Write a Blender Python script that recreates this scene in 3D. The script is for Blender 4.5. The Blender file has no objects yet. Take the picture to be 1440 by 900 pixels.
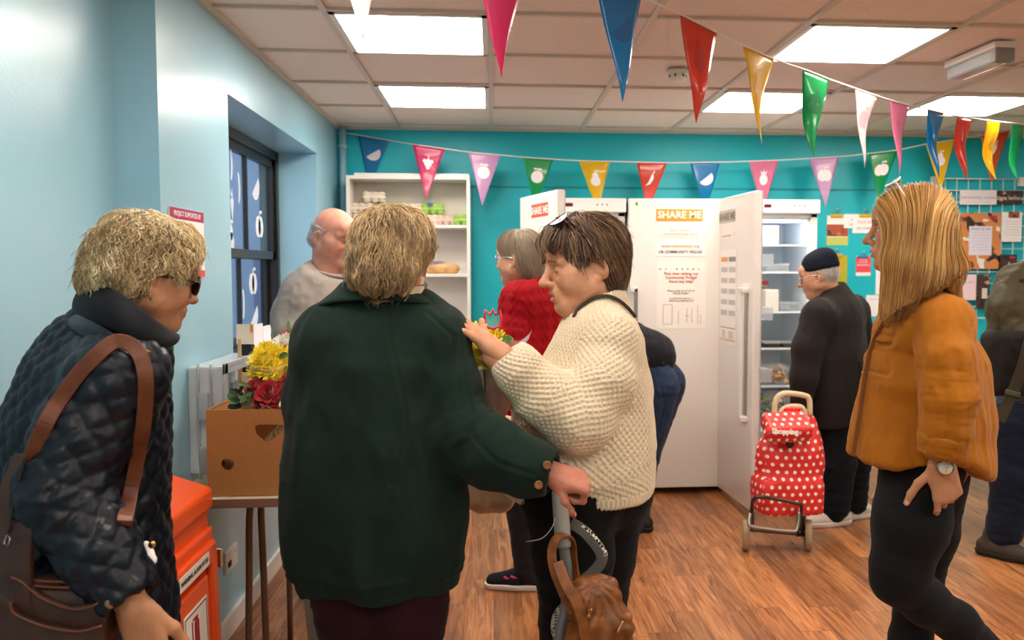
import bpy, math, random
import numpy as np
from mathutils import Vector, Matrix

# ------------------------------------------------------------------ camera, world, light, exposure
SC = bpy.context.scene
COL = SC.collection
F_PX, CX, CY, W_PX, H_PX = 1185.0, 790.0, 450.0, 1440.0, 900.0
YAW, PITCH, CAM_Z = math.radians(4.73), math.atan(69/1185.0), 1.39
cam_d = bpy.data.cameras.new('camera')
cam = bpy.data.objects.new('camera', cam_d); COL.objects.link(cam); SC.camera = cam
cam_d.sensor_width = 36.0; cam_d.lens = 36.0*F_PX/W_PX
cam_d.shift_x = -(CX-720.0)/1440.0
cam.location = (0, 0, CAM_Z); cam.rotation_euler = (math.pi/2-PITCH, 0, -YAW)
cam_d.clip_start = 0.05
cam_d.dof.use_dof = True; cam_d.dof.focus_distance = 2.3; cam_d.dof.aperture_fstop = 4.5
SC.view_settings.view_transform = 'Standard'; SC.view_settings.look = 'None'
SC.view_settings.gamma = 1.0; SC.view_settings.use_curve_mapping = False
SC.view_settings.exposure = 1.08
PANEL = 9.5          # strength of every ceiling panel
world = bpy.data.worlds.new('world'); SC.world = world; world.use_nodes = True
wb = world.node_tree.nodes['Background']; wb.inputs[0].default_value = (0.74, 0.80, 1.0, 1); wb.inputs[1].default_value = 1.25

CW = np.array([0, 0, CAM_Z])
_f = np.array([math.sin(YAW)*math.cos(PITCH), math.cos(YAW)*math.cos(PITCH), -math.sin(PITCH)])
_r = np.array([math.cos(YAW), -math.sin(YAW), 0.0]); _u = np.cross(_r, _f)
def at(px, py, Y):
    """the point of the plane y=Y that the photograph shows at pixel px, py"""
    d = _f + _r*(px-CX)/F_PX - _u*(py-CY)/F_PX
    return CW + d*(Y/d[1])
def atX(px, py, X):
    d = _f + _r*(px-CX)/F_PX - _u*(py-CY)/F_PX
    return CW + d*(X/d[0])
def atZ(px, py, Z):
    d = _f + _r*(px-CX)/F_PX - _u*(py-CY)/F_PX
    return CW + d*((Z-CAM_Z)/d[2])
def pixel(p):
    d = np.asarray(p, float)-CW; z = d@_f
    return CX+F_PX*(d@_r)/z, CY-F_PX*(d@_u)/z, z

# ------------------------------------------------------------------ materials
def lin(c):
    if isinstance(c, str):
        c = [int(c[i:i+2], 16)/255 for i in (0, 2, 4)]
    return tuple((v/12.92 if v <= 0.04045 else ((v+0.055)/1.055)**2.4) for v in c[:3]) + (1.0,)
_M = {}
class NT:
    def __init__(s, m):
        s.t = m.node_tree; s.n = s.t.nodes; s.l = s.t.links
        s.bsdf = s.n['Principled BSDF']; s.out = s.n['Material Output']
    def node(s, typ, **kw):
        n = s.n.new(typ)
        for k, v in kw.items():
            if k.startswith('in_'):
                key = k[3:]
                n.inputs[int(key) if key.isdigit() else key.replace('_', ' ')].default_value = v
            else: setattr(n, k, v)
        return n
    def link(s, a, b): s.l.new(a, b)
def mat(name, col='808080', rough=0.6, metal=0.0, spec=0.5, noise=0.0, nscale=20.0, bump=0.0, bscale=200.0, bdist=0.002,
        col2=None, trans=0.0, coat=0.0, sheen=0.0, alpha=1.0, emit=0.0, emitcol=None, sub=0.0, ior=1.45, stretch=None, nat=None):
    if name in _M: return _M[name]
    m = bpy.data.materials.new(name); m.use_nodes = True; _M[name] = m
    T = NT(m); b = T.bsdf
    b.inputs['Base Color'].default_value = lin(col); b.inputs['Roughness'].default_value = rough
    b.inputs['Metallic'].default_value = metal; b.inputs['Specular IOR Level'].default_value = spec
    b.inputs['IOR'].default_value = ior
    b.inputs['Transmission Weight'].default_value = trans; b.inputs['Coat Weight'].default_value = coat
    b.inputs['Sheen Weight'].default_value = sheen; b.inputs['Alpha'].default_value = alpha
    if sub: b.inputs['Subsurface Weight'].default_value = sub; b.inputs['Subsurface Radius'].default_value = (0.012, 0.004, 0.002)
    if emit: b.inputs['Emission Strength'].default_value = emit; b.inputs['Emission Color'].default_value = lin(emitcol or col)
    tc = T.node('ShaderNodeTexCoord'); src = tc.outputs['Object']
    if stretch:
        mp = T.node('ShaderNodeMapping'); mp.inputs['Scale'].default_value = stretch
        T.link(src, mp.inputs[0]); src = mp.outputs[0]
    if noise or col2:
        nz = T.node('ShaderNodeTexNoise', in_Scale=nscale, in_Detail=4.0); T.link(src, nz.inputs['Vector'])
        mx = T.node('ShaderNodeMix', data_type='RGBA')
        c = lin(col); k = noise
        mx.inputs[6].default_value = lin(col2) if col2 else tuple(v*(1-k) for v in c[:3])+(1,)
        mx.inputs[7].default_value = c if col2 else tuple(min(1, v*(1+k*.6)) for v in c[:3])+(1,)
        rp = T.node('ShaderNodeMapRange'); rp.inputs[1].default_value = 0.35; rp.inputs[2].default_value = 0.65
        T.link(nz.outputs[0], rp.inputs[0]); T.link(rp.outputs[0], mx.inputs[0]); T.link(mx.outputs[2], b.inputs['Base Color'])
    if bump:
        nb = T.node('ShaderNodeTexNoise', in_Scale=bscale, in_Detail=3.0); T.link(src, nb.inputs['Vector'])
        bp = T.node('ShaderNodeBump', in_Strength=bump, in_Distance=bdist)
        T.link(nb.outputs[0], bp.inputs['Height']); T.link(bp.outputs[0], b.inputs['Normal'])
    return m

# ------------------------------------------------------------------ objects
def tag(o, label=None, cat=None, group=None, kind=None):
    if label: o['label'] = label
    if cat: o['category'] = cat
    if group: o['group'] = group
    if kind: o['kind'] = kind
    return o
def empty(name, loc, label, cat, group=None, rz=0.0):
    o = bpy.data.objects.new(name, None); COL.objects.link(o); o.location = tuple(loc); o.rotation_euler = (0, 0, rz)
    o.empty_display_size = 0.1
    return tag(o, label, cat, group)
def place(o, parent):
    """parent o (built in world coordinates) without moving it"""
    if parent is not None:
        o.parent = parent
        loc = Vector((0, 0, 0)); p = parent; chain = []
        while p is not None: chain.append(p); p = p.parent
        M = Matrix.Identity(4)
        for q in reversed(chain): M = M @ Matrix.LocRotScale(q.location, q.rotation_euler, q.scale)
        o.matrix_basis = M.inverted()
    return o
def np_mesh(name, V, Fq, mats=(), midx=None, smooth=True):
    """mesh from arrays; Fq an (n,4) or (n,3) array or a list of tuples"""
    me = bpy.data.meshes.new(name)
    V = np.asarray(V, np.float32)
    if isinstance(Fq, np.ndarray):
        k = Fq.shape[1]; n = len(Fq)
        me.vertices.add(len(V)); me.vertices.foreach_set('co', V.ravel())
        me.loops.add(n*k); me.loops.foreach_set('vertex_index', Fq.astype(np.int32).ravel())
        me.polygons.add(n); me.polygons.foreach_set('loop_start', np.arange(0, n*k, k, dtype=np.int32))
        me.polygons.foreach_set('loop_total', np.full(n, k, np.int32))
        me.update(calc_edges=True)
    else:
        me.from_pydata([tuple(map(float, v)) for v in V], [], [tuple(map(int, f)) for f in Fq]); me.update()
    for m in mats: me.materials.append(m)
    if midx is not None: me.polygons.foreach_set('material_index', np.asarray(midx, np.int32))
    me.polygons.foreach_set('use_smooth', np.full(len(me.polygons), bool(smooth)))
    me.update()
    return me
def link(name, me, parent=None, bevel=0.0, world=True, seg=2):
    o = bpy.data.objects.new(name, me); COL.objects.link(o)
    if parent is not None:
        if world: place(o, parent)
        else: o.parent = parent
    if bevel:
        b = o.modifiers.new('bevel', 'BEVEL'); b.width = bevel; b.segments = seg; b.limit_method = 'ANGLE'; b.angle_limit = 0.6
    return o

class MB:
    """collects shapes; build() links them as one mesh object"""
    def __init__(s): s.v = []; s.f = []; s.m = []; s.sm = []
    def add(s, V, F, mi=0, smooth=False):
        o = len(s.v); s.v += [tuple(map(float, p)) for p in V]
        s.f += [tuple(i+o for i in f) for f in F]; s.m += [mi]*len(F); s.sm += [smooth]*len(F); return s
    def box(s, c, d, R=None, mi=0):
        c = np.asarray(c, float); h = np.asarray(d, float)/2
        P = np.array([[x, y, z] for x in (-1, 1) for y in (-1, 1) for z in (-1, 1)])*h
        if R is not None: P = P@np.asarray(R).T
        return s.add(P+c, [(0, 1, 3, 2), (4, 6, 7, 5), (0, 4, 5, 1), (2, 3, 7, 6), (0, 2, 6, 4), (1, 5, 7, 3)], mi)
    def lohi(s, lo, hi, mi=0):
        lo = np.asarray(lo, float); hi = np.asarray(hi, float); return s.box((lo+hi)/2, hi-lo, mi=mi)
    def tube(s, pts, r, n=10, mi=0, closed=False, caps=True, flat=1.0, up=None):
        P = np.asarray(pts, float); k = len(P)
        rr = np.full(k, r, float) if np.isscalar(r) else np.asarray(r, float)
        T = np.gradient(P, axis=0) if not closed else np.roll(P, -1, 0)-np.roll(P, 1, 0)
        T /= np.linalg.norm(T, axis=1)[:, None]+1e-12
        a = np.array(up, float) if up is not None else (np.array([0, 0, 1.0]) if abs(T[0][2]) < .9 else np.array([1.0, 0, 0]))
        V = []
        for i in range(k):
            a = a-T[i]*(a@T[i]); a /= np.linalg.norm(a)+1e-12; b = np.cross(T[i], a)
            for j in range(n):
                t = 2*math.pi*j/n; V.append(P[i]+rr[i]*(math.cos(t)*a*flat+math.sin(t)*b))
        Fs = []
        for i in range(k if closed else k-1):
            i2 = (i+1) % k
            for j in range(n): Fs.append((i*n+j, i*n+(j+1) % n, i2*n+(j+1) % n, i2*n+j))
        if caps and not closed: Fs.append(tuple(range(n))[::-1]); Fs.append(tuple((k-1)*n+j for j in range(n)))
        return s.add(V, Fs, mi, True)
    def lathe(s, c, prof, n=24, mi=0, axis=(0, 0, 1), smooth=True, caps=False):
        ax = np.asarray(axis, float); ax /= np.linalg.norm(ax)
        a = np.array([1.0, 0, 0]) if abs(ax[0]) < .9 else np.array([0, 1.0, 0]); a -= ax*(a@ax); a /= np.linalg.norm(a); b = np.cross(ax, a)
        V = []; c = np.asarray(c, float)
        for (r, z) in prof:
            for j in range(n):
                t = 2*math.pi*j/n; V.append(c+ax*z+r*(math.cos(t)*a+math.sin(t)*b))
        k = len(prof); Fs = [(i*n+j, i*n+(j+1) % n, (i+1)*n+(j+1) % n, (i+1)*n+j) for i in range(k-1) for j in range(n)]
        if caps: Fs.append(tuple(range(n))[::-1]); Fs.append(tuple((k-1)*n+j for j in range(n)))
        return s.add(V, Fs, mi, smooth)
    def prism(s, poly, o, ax, ay, d, mi=0, smooth=False):
        """polygon (2-D, any simple outline) in the frame o, ax, ay, extruded by vector d"""
        o = np.asarray(o, float); ax = np.asarray(ax, float); ay = np.asarray(ay, float); d = np.asarray(d, float); n = len(poly)
        A = [o+ax*p[0]+ay*p[1] for p in poly]; B = [a+d for a in A]
        s.add(A+B, [tuple(range(n)), tuple(range(n, 2*n))[::-1]]+[(i, n+i, n+(i+1) % n, (i+1) % n) for i in range(n)], mi, smooth); return s
    def ball(s, c, r, n=12, mi=0, R=None):
        r = np.broadcast_to(np.asarray(r, float), (3,)); V = []; k = n//2
        for i in range(k+1):
            for j in range(n):
                a = math.pi*i/k; t = 2*math.pi*j/n; V.append((math.sin(a)*math.cos(t)*r[0], math.sin(a)*math.sin(t)*r[1], math.cos(a)*r[2]))
        V = np.array(V)
        if R is not None: V = V@np.asarray(R).T
        return s.add(V+np.asarray(c, float), [(i*n+j, (i+1)*n+j, (i+1)*n+(j+1) % n, i*n+(j+1) % n) for i in range(k) for j in range(n)], mi, True)
    def build(s, name, mats, parent=None, bevel=0.0, world=True, smooth=None, seg=2):
        if not isinstance(mats, (list, tuple)): mats = [mats]
        me = bpy.data.meshes.new(name); me.from_pydata(s.v, [], s.f)
        for m in mats: me.materials.append(m)
        me.polygons.foreach_set('material_index', s.m)
        me.polygons.foreach_set('use_smooth', s.sm if smooth is None else [smooth]*len(s.f)); me.update()
        return link(name, me, parent, bevel, world, seg)

def text_mb(body, o, ax, ay, size, depth=0.0006, weight=0.0, align='CENTER', spacing=1.0, line=1.0):
    """lettering as real geometry: returns an MB; o the anchor, ax the reading direction, ay up"""
    c = bpy.data.curves.new('lettering', 'FONT'); c.body = body; c.size = size; c.extrude = depth; c.offset = weight
    c.align_x = align; c.align_y = 'CENTER'; c.space_character = spacing; c.space_line = line; c.resolution_u = 3
    ob = bpy.data.objects.new('lettering', c); COL.objects.link(ob)
    dg = bpy.context.evaluated_depsgraph_get(); me = bpy.data.meshes.new_from_object(ob.evaluated_get(dg))
    ax = np.asarray(ax, float); ay = np.asarray(ay, float); az = np.cross(ax, ay); o = np.asarray(o, float)
    V = [o+ax*v.co.x+ay*v.co.y+az*v.co.z for v in me.vertices]; Fs = [tuple(p.vertices) for p in me.polygons]
    bpy.data.objects.remove(ob); bpy.data.curves.remove(c); bpy.data.meshes.remove(me)
    return MB().add(V, Fs)
def dup(o, parent=None, dloc=None):
    c = o.copy(); COL.objects.link(c)
    if parent is not None: c.parent = parent
    for ch in [x for x in bpy.data.objects if x.parent == o]: dup(ch, c)
    return c
def smoothpath(pts, n=8):
    """Catmull-Rom through pts"""
    P = [np.asarray(p, float) for p in pts]; P = [2*P[0]-P[1]]+P+[2*P[-1]-P[-2]]; out = []
    for i in range(1, len(P)-2):
        for k in range(n):
            t = k/n; a, b, c, d = P[i-1], P[i], P[i+1], P[i+2]
            out.append(.5*((2*b)+(c-a)*t+(2*a-5*b+4*c-d)*t*t+(3*b-a-3*c+d)*t**3))
    out.append(P[-2]); return np.array(out)

# ------------------------------------------------------------------ noise
def _hash(i, j, k, s=0):
    h = (i.astype(np.int64)*374761393+j.astype(np.int64)*668265263+k.astype(np.int64)*2147483647+s*144269) & 0xffffffff
    h = ((h ^ (h >> 13))*1274126177) & 0xffffffff
    return ((h ^ (h >> 16)) & 0xffff)/65535.0
def vnoise(P, s=0):
    P = np.asarray(P, float); I = np.floor(P).astype(np.int64); f = P-I; f = f*f*(3-2*f); r = 0
    for a in (0, 1):
        for b in (0, 1):
            for c in (0, 1):
                w = (f[:, 0] if a else 1-f[:, 0])*(f[:, 1] if b else 1-f[:, 1])*(f[:, 2] if c else 1-f[:, 2])
                r = r+w*_hash(I[:, 0]+a, I[:, 1]+b, I[:, 2]+c, s)
    return r*2-1
def fbm(P, s=0, o=3):
    r = 0; a = 1.0
    for i in range(o): r = r+a*vnoise(np.asarray(P)*2**i+17.3*i, s+i); a *= .5
    return r/1.75

# ------------------------------------------------------------------ signed distance shapes -> smooth meshes
def V3(*a): return np.array(a if len(a) > 1 else a[0], float)
def ell(c, r, k=0.0, R=None, op='+'):
    c = V3(c); r = np.broadcast_to(np.asarray(r, float), (3,)).copy(); Rm = None if R is None else np.asarray(R, float); m = r.max()
    def fn(X, Y, Z):
        x, y, z = X-c[0], Y-c[1], Z-c[2]
        if Rm is not None: x, y, z = (x*Rm[0, 0]+y*Rm[1, 0]+z*Rm[2, 0]), (x*Rm[0, 1]+y*Rm[1, 1]+z*Rm[2, 1]), (x*Rm[0, 2]+y*Rm[1, 2]+z*Rm[2, 2])
        k0 = np.sqrt((x/r[0])**2+(y/r[1])**2+(z/r[2])**2)+1e-9; k1 = np.sqrt((x/r[0]**2)**2+(y/r[1]**2)**2+(z/r[2]**2)**2)+1e-9
        return k0*(k0-1)/k1
    return (op, k, fn, c-m, c+m)
def seg(a, b, ra, rb=None, k=0.0, fl=1.0, side=None, op='+'):
    """tapered capsule; with side given the section is an ellipse: radius r along side, r*fl across it"""
    a = V3(a); b = V3(b); rb = ra if rb is None else rb; ab = b-a; L2 = max(ab@ab, 1e-12); m = max(ra, rb)*max(1, fl)
    lo = np.minimum(a, b)-m; hi = np.maximum(a, b)+m
    if side is not None:
        n = ab/math.sqrt(L2); s = V3(side); s = s-n*(s@n); s /= np.linalg.norm(s); w = np.cross(n, s)
    def fn(X, Y, Z):
        x, y, z = X-a[0], Y-a[1], Z-a[2]
        t = np.clip((x*ab[0]+y*ab[1]+z*ab[2])/L2, 0, 1); x, y, z = x-t*ab[0], y-t*ab[1], z-t*ab[2]
        q = x*x+y*y+z*z
        if side is not None: v = x*w[0]+y*w[1]+z*w[2]; q = q+v*v*(1/fl**2-1)
        d = np.sqrt(q)-(ra+(rb-ra)*t)
        return d*min(1, fl) if side is not None else d
    return (op, k, fn, lo, hi)
def chain(pts, rs, k=0.0, fl=1.0, side=None, op='+'):
    fl = fl if isinstance(fl, (list, tuple)) else [fl]*len(pts)
    return [seg(pts[i], pts[i+1], rs[i], rs[i+1], k, (fl[i]+fl[i+1])/2, side, op) for i in range(len(pts)-1)]
def rbox(c, h, r=0.01, k=0.0, R=None, op='+'):
    c = V3(c); h = V3(h)-r; Rm = None if R is None else np.asarray(R, float); m = np.linalg.norm(V3(h)+r)
    def fn(X, Y, Z):
        x, y, z = X-c[0], Y-c[1], Z-c[2]
        if Rm is not None: x, y, z = (x*Rm[0, 0]+y*Rm[1, 0]+z*Rm[2, 0]), (x*Rm[0, 1]+y*Rm[1, 1]+z*Rm[2, 1]), (x*Rm[0, 2]+y*Rm[1, 2]+z*Rm[2, 2])
        x, y, z = np.abs(x)-h[0], np.abs(y)-h[1], np.abs(z)-h[2]
        return np.sqrt(np.maximum(x, 0)**2+np.maximum(y, 0)**2+np.maximum(z, 0)**2)+np.minimum(np.maximum(x, np.maximum(y, z)), 0)-r
    return (op, k, fn, c-m, c+m)
def cut(o, n, k=0.0):
    """removes everything on the side n points to"""
    o = V3(o); n = V3(n); n /= np.linalg.norm(n)
    return ('cut', k, lambda X, Y, Z: -((X-o[0])*n[0]+(Y-o[1])*n[1]+(Z-o[2])*n[2]), None, None)
def lcut(o, n, rad):
    """like cut, but only within rad of o: ends a sleeve without touching the rest"""
    o = V3(o); n = V3(n); n /= np.linalg.norm(n)
    return ('-', 0.0, lambda X, Y, Z: np.maximum(-((X-o[0])*n[0]+(Y-o[1])*n[1]+(Z-o[2])*n[2]), np.sqrt((X-o[0])**2+(Y-o[1])**2+(Z-o[2])**2)-rad), o-rad, o+rad)
def _apply(D, d, op, k):
    if op == '+':
        if k <= 0: return np.minimum(D, d)
        h = np.maximum(k-np.abs(D-d), 0)/k; return np.minimum(D, d)-h*h*k*.25
    d = -d
    if k <= 0: return np.maximum(D, d)
    h = np.maximum(k-np.abs(D-d), 0)/k; return np.maximum(D, d)+h*h*k*.25
def sdf_pts(prims, P):
    D = np.full(len(P), 1.0)
    for op, k, fn, lo, hi in prims: D = _apply(D, fn(P[:, 0], P[:, 1], P[:, 2]), op, k)
    return D
def sdf_mesh(prims, vox, smooth=1, bounds=None):
    pos = [p for p in prims if p[0] == '+']
    lo = np.min([p[3] for p in pos], 0)-3*vox; hi = np.max([p[4] for p in pos], 0)+3*vox
    if bounds is not None: lo = np.maximum(lo, bounds[0]); hi = np.minimum(hi, bounds[1])
    n = np.ceil((hi-lo)/vox).astype(int)+1
    ax = [(lo[i]+np.arange(n[i])*vox).astype(np.float32) for i in range(3)]
    D = np.full(n, 0.5, np.float32)
    for op, k, fn, a, b in prims:
        if a is None: i0 = np.zeros(3, int); i1 = n
        else:
            m = k+4*vox; i0 = np.clip(np.floor((a-m-lo)/vox).astype(int), 0, n); i1 = np.clip(np.ceil((b+m-lo)/vox).astype(int)+1, 0, n)
            if (i1 <= i0).any(): continue
        sl = tuple(slice(i0[i], i1[i]) for i in range(3))
        d = fn(ax[0][sl[0]][:, None, None], ax[1][sl[1]][None, :, None], ax[2][sl[2]][None, None, :])
        D[sl] = _apply(D[sl], d.astype(np.float32), op, k)
    D[0] = D[-1] = 0.5; D[:, 0] = D[:, -1] = 0.5; D[:, :, 0] = D[:, :, -1] = 0.5
    S = D < 0
    c = np.zeros(np.array(S.shape)-1, np.int8)
    for a in (0, 1):
        for b in (0, 1):
            for e in (0, 1): c += S[a:S.shape[0]-1+a, b:S.shape[1]-1+b, e:S.shape[2]-1+e]
    act = (c > 0) & (c < 8); idx = np.argwhere(act); N = len(idx)
    ids = np.full(c.shape, -1, np.int32); ids[act] = np.arange(N)
    cs = np.array([[a, b, e] for a in (0, 1) for b in (0, 1) for e in (0, 1)])
    val = np.stack([D[idx[:, 0]+q[0], idx[:, 1]+q[1], idx[:, 2]+q[2]] for q in cs], 1)
    acc = np.zeros((N, 3)); cnt = np.zeros(N)
    for i in range(8):
        for j in range(i+1, 8):
            if np.abs(cs[i]-cs[j]).sum() != 1: continue
            m = (val[:, i] < 0) != (val[:, j] < 0); t = val[m, i]/(val[m, i]-val[m, j])
            acc[m] += cs[i]+(cs[j]-cs[i])*t[:, None]; cnt[m] += 1
    V = lo+(idx+acc/cnt[:, None])*vox
    Q = []
    for d in range(3):
        sa = [slice(1, -1)]*3; sb = [slice(1, -1)]*3; sa[d] = slice(0, -1); sb[d] = slice(1, None)
        A = S[tuple(sa)]; B = S[tuple(sb)]; e = np.argwhere(A != B); ins = A[tuple(e.T)]
        e = e+1; e[:, d] -= 1
        u, v = (d+1) % 3, (d+2) % 3; o = []
        for du, dv in ((-1, -1), (0, -1), (0, 0), (-1, 0)):
            q = e.copy(); q[:, u] += du; q[:, v] += dv; o.append(ids[q[:, 0], q[:, 1], q[:, 2]])
        q = np.stack(o, 1); q[~ins] = q[~ins][:, ::-1]; Q.append(q)
    Q = np.concatenate(Q); Q = Q[(Q >= 0).all(1)]
    for _ in range(smooth): V = relax(V, Q, .5)
    return V, Q
def relax(V, Q, w=.5):
    n = len(V); acc = np.zeros((n, 3)); cnt = np.zeros(n)
    for i in range(4):
        a, b = Q[:, i], Q[:, (i+1) % 4]
        for d in range(3): acc[:, d] += np.bincount(a, V[b, d], n)
        cnt += np.bincount(a, minlength=n)
    return V*(1-w)+w*acc/np.maximum(cnt, 1)[:, None]
def normals(V, Q):
    fn = np.cross(V[Q[:, 2]]-V[Q[:, 0]], V[Q[:, 3]]-V[Q[:, 1]]); N = np.zeros_like(V)
    for i in range(4):
        for d in range(3): N[:, d] += np.bincount(Q[:, i], fn[:, d], len(V))
    return N/(np.linalg.norm(N, axis=1)[:, None]+1e-12)
def frame(fwd, up=(0, 0, 1)):
    """columns: forward, left, up"""
    f = V3(fwd); f /= np.linalg.norm(f); u = V3(up); u = u-f*(u@f); u /= np.linalg.norm(u); return np.stack([f, np.cross(u, f), u], 1)
def bone_uv(V, bones):
    """(along, around) of every vertex on its nearest bone; bones: list of (points, radius); the seam turns away from the lens"""
    best = np.full(len(V), 9e9); out = np.zeros((len(V), 3))
    for bi, (pts, R) in enumerate(bones):
        s0 = 0.0; pts = [V3(p) for p in pts]
        for a, b in zip(pts[:-1], pts[1:]):
            ab = b-a; L = np.linalg.norm(ab); n = ab/L; t = np.clip((V-a)@ab/L**2, 0, 1); d = V-a-t[:, None]*ab
            dist = np.linalg.norm(d, axis=1)-R
            ref = CW-(a+b)/2; ref = ref-n*(ref@n); ref /= np.linalg.norm(ref); s = np.cross(n, ref)
            th = np.arctan2(d@s, d@ref); m = dist < best; best = np.where(m, dist, best)
            out[m, 0] = s0+((V-a)@n)[m]; out[m, 1] = (th*R)[m]; out[m, 2] = bi
            s0 += L
    return out
def cloth(name, prims, vox, material, parent, bones=None, disp=None, smooth=2, thick_bounds=None, mats=None, midx=None):
    V, Q = sdf_mesh(prims, vox, smooth)
    UV = bone_uv(V, bones) if bones else None
    if disp is not None:
        N = normals(V, Q)
        for _ in range(2): N = relax(N, Q, .7)
        V = V+N*disp(V, N, UV)[:, None]
    mi = midx(V[Q].mean(1)) if midx else None
    me = np_mesh(name, V, Q, mats or [material], mi)
    if UV is not None:
        at_ = me.attributes.new('puv', 'FLOAT_VECTOR', 'POINT'); at_.data.foreach_set('vector', UV.astype(np.float32).ravel())
    return link(name, me, parent)
# ------------------------------------------------------------------ room
WX, WY, CZ = -1.009, 5.70, 2.325          # left wall (window part), back wall, ceiling
NX = -1.125                               # nearer left wall, a little further out
RX, BY = 6.2, -3.2                        # walls behind and right of the lens
def wall_mat(name, col, rough, bump=0.25, bs=60, noise=.03):
    return mat(name, col, rough=rough, bump=bump, bscale=bs, bdist=.0015, noise=noise, nscale=3, spec=.5)
M_blue = wall_mat('blue_wall_paint', '9bcadd', .34, .35, 90)
M_blue.node_tree.nodes['Principled BSDF'].inputs['Coat Weight'].default_value = .5; M_blue.node_tree.nodes['Principled BSDF'].inputs['Coat Roughness'].default_value = .28
M_blue2 = wall_mat('blue_wall_paint_deep', '5fb0d8', .45)
M_teal = wall_mat('teal_wall_paint', '18bccb', .40, .2, 70)
M_white = mat('white_gloss_paint', 'ece6df', rough=.35)
M_fridge = mat('white_enamel', 'f3ebe4', rough=.28, coat=.2)
M_fin = mat('fridge_liner', 'eef3f8', rough=.35)
M_grey = mat('grey_plastic', '8d8a86', rough=.45)
M_black = mat('black_plastic', '16161a', rough=.4)
M_chrome = mat('chrome', 'c8c8c8', rough=.22, metal=1)
M_paper = mat('white_paper', 'f4efe8', rough=.75)

def floor_material():
    m = bpy.data.materials.new('laminate_floor'); m.use_nodes = True; T = NT(m)
    geo = T.node('ShaderNodeNewGeometry'); sp = T.node('ShaderNodeSeparateXYZ'); T.link(geo.outputs['Position'], sp.inputs[0])
    def M(op, a, b=None, c=None):
        n = T.node('ShaderNodeMath', operation=op)
        for i, v in enumerate((a, b, c)):
            if v is None: continue
            if isinstance(v, (int, float)): n.inputs[i].default_value = v
            else: T.link(v, n.inputs[i])
        return n.outputs[0]
    u = M('DIVIDE', sp.outputs[0], .118); row = M('FLOOR', u); fu = M('FRACT', u)
    wn = T.node('ShaderNodeTexWhiteNoise', noise_dimensions='1D'); T.link(row, wn.inputs['W'])
    v = M('ADD', M('DIVIDE', sp.outputs[1], .78), M('MULTIPLY', wn.outputs[0], 7.3)); col = M('FLOOR', v); fv = M('FRACT', v)
    cb = T.node('ShaderNodeCombineXYZ'); T.link(row, cb.inputs[0]); T.link(col, cb.inputs[1])
    w2 = T.node('ShaderNodeTexWhiteNoise', noise_dimensions='3D'); T.link(cb.outputs[0], w2.inputs['Vector'])
    mp = T.node('ShaderNodeMapping'); mp.inputs['Scale'].default_value = (30, 2.2, 1); T.link(geo.outputs['Position'], mp.inputs[0])
    off = T.node('ShaderNodeVectorMath', operation='ADD'); T.link(mp.outputs[0], off.inputs[0])
    sc = T.node('ShaderNodeVectorMath', operation='SCALE'); sc.inputs['Scale'].default_value = 40; T.link(w2.outputs['Color'], sc.inputs[0]); T.link(sc.outputs[0], off.inputs[1])
    g = T.node('ShaderNodeTexNoise', in_Scale=1.0, in_Detail=6.0, in_Roughness=.62, in_Distortion=1.6); T.link(off.outputs[0], g.inputs['Vector'])
    r = T.node('ShaderNodeValToRGB'); e = r.color_ramp.elements
    e[0].position = .32; e[0].color = lin('74452a'); e[1].position = .72; e[1].color = lin('c98a58'); e.new(.5).color = lin('a66a40')
    T.link(g.outputs[0], r.inputs[0])
    hs = T.node('ShaderNodeHueSaturation'); T.link(r.outputs[0], hs.inputs['Color'])
    mr = T.node('ShaderNodeMapRange'); mr.inputs[3].default_value = .72; mr.inputs[4].default_value = 1.28; T.link(w2.outputs[0], mr.inputs[0]); T.link(mr.outputs[0], hs.inputs['Value'])
    gap = M('MAXIMUM', M('LESS_THAN', fu, .012), M('LESS_THAN', fv, .0025))
    mx = T.node('ShaderNodeMix', data_type='RGBA'); T.link(gap, mx.inputs[0]); T.link(hs.outputs[0], mx.inputs[6]); mx.inputs[7].default_value = lin('4a2a18')
    T.link(mx.outputs[2], T.bsdf.inputs['Base Color']); T.bsdf.inputs['Roughness'].default_value = .33; T.bsdf.inputs['Specular IOR Level'].default_value = .45
    bp = T.node('ShaderNodeBump', in_Strength=.25, in_Distance=.001, invert=True); T.link(gap, bp.inputs['Height']); T.link(bp.outputs[0], T.bsdf.inputs['Normal'])
    return m
def tile_material():
    m = mat('ceiling_tile', 'f2e3d8', rough=.9, noise=.05, nscale=120, bump=.4, bscale=300, bdist=.001)
    return m
M_tile = tile_material()
def struct(mb, name, m, **k): return tag(mb.build(name, m, **k), kind='structure')

struct(MB().lohi((-2.2, BY, -.1), (RX, WY+.3, 0)), 'floor', floor_material())
# the ceiling: a slab of tiles with the grid of metal bars set into it
TS = .6
rows = [WY-.15-TS*i for i in range(0, 15)]
struct(MB().lohi((-1.6, BY, CZ+.012), (RX, WY+.3, CZ+.1)), 'ceiling', M_tile)
g = MB()
xs = [TS*i for i in range(-1, 11)]
for x in xs: g.box((x, (BY+WY)/2, CZ+.006), (.024, WY-BY, .014))
for y in rows: g.box(((-1.05+RX)/2, y, CZ+.0055), (RX+1.05, .018, .012))
g.box((WX+.012, (BY+WY)/2, CZ+.004), (.024, WY-BY, .02)); g.box(((WX+RX)/2, WY-.012, CZ+.004), (RX-WX, .024, .02))
struct(g, 'trim_1', mat('ceiling_grid_metal', 'd8cabd', rough=.5))
struct(MB().lohi((WX, WY, 0), (RX, WY+.2, CZ+.1)), 'wall_back', M_teal)
struct(MB().lohi((RX, BY, 0), (RX+.2, WY+.2, CZ+.1)), 'wall_right', M_teal)
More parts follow.
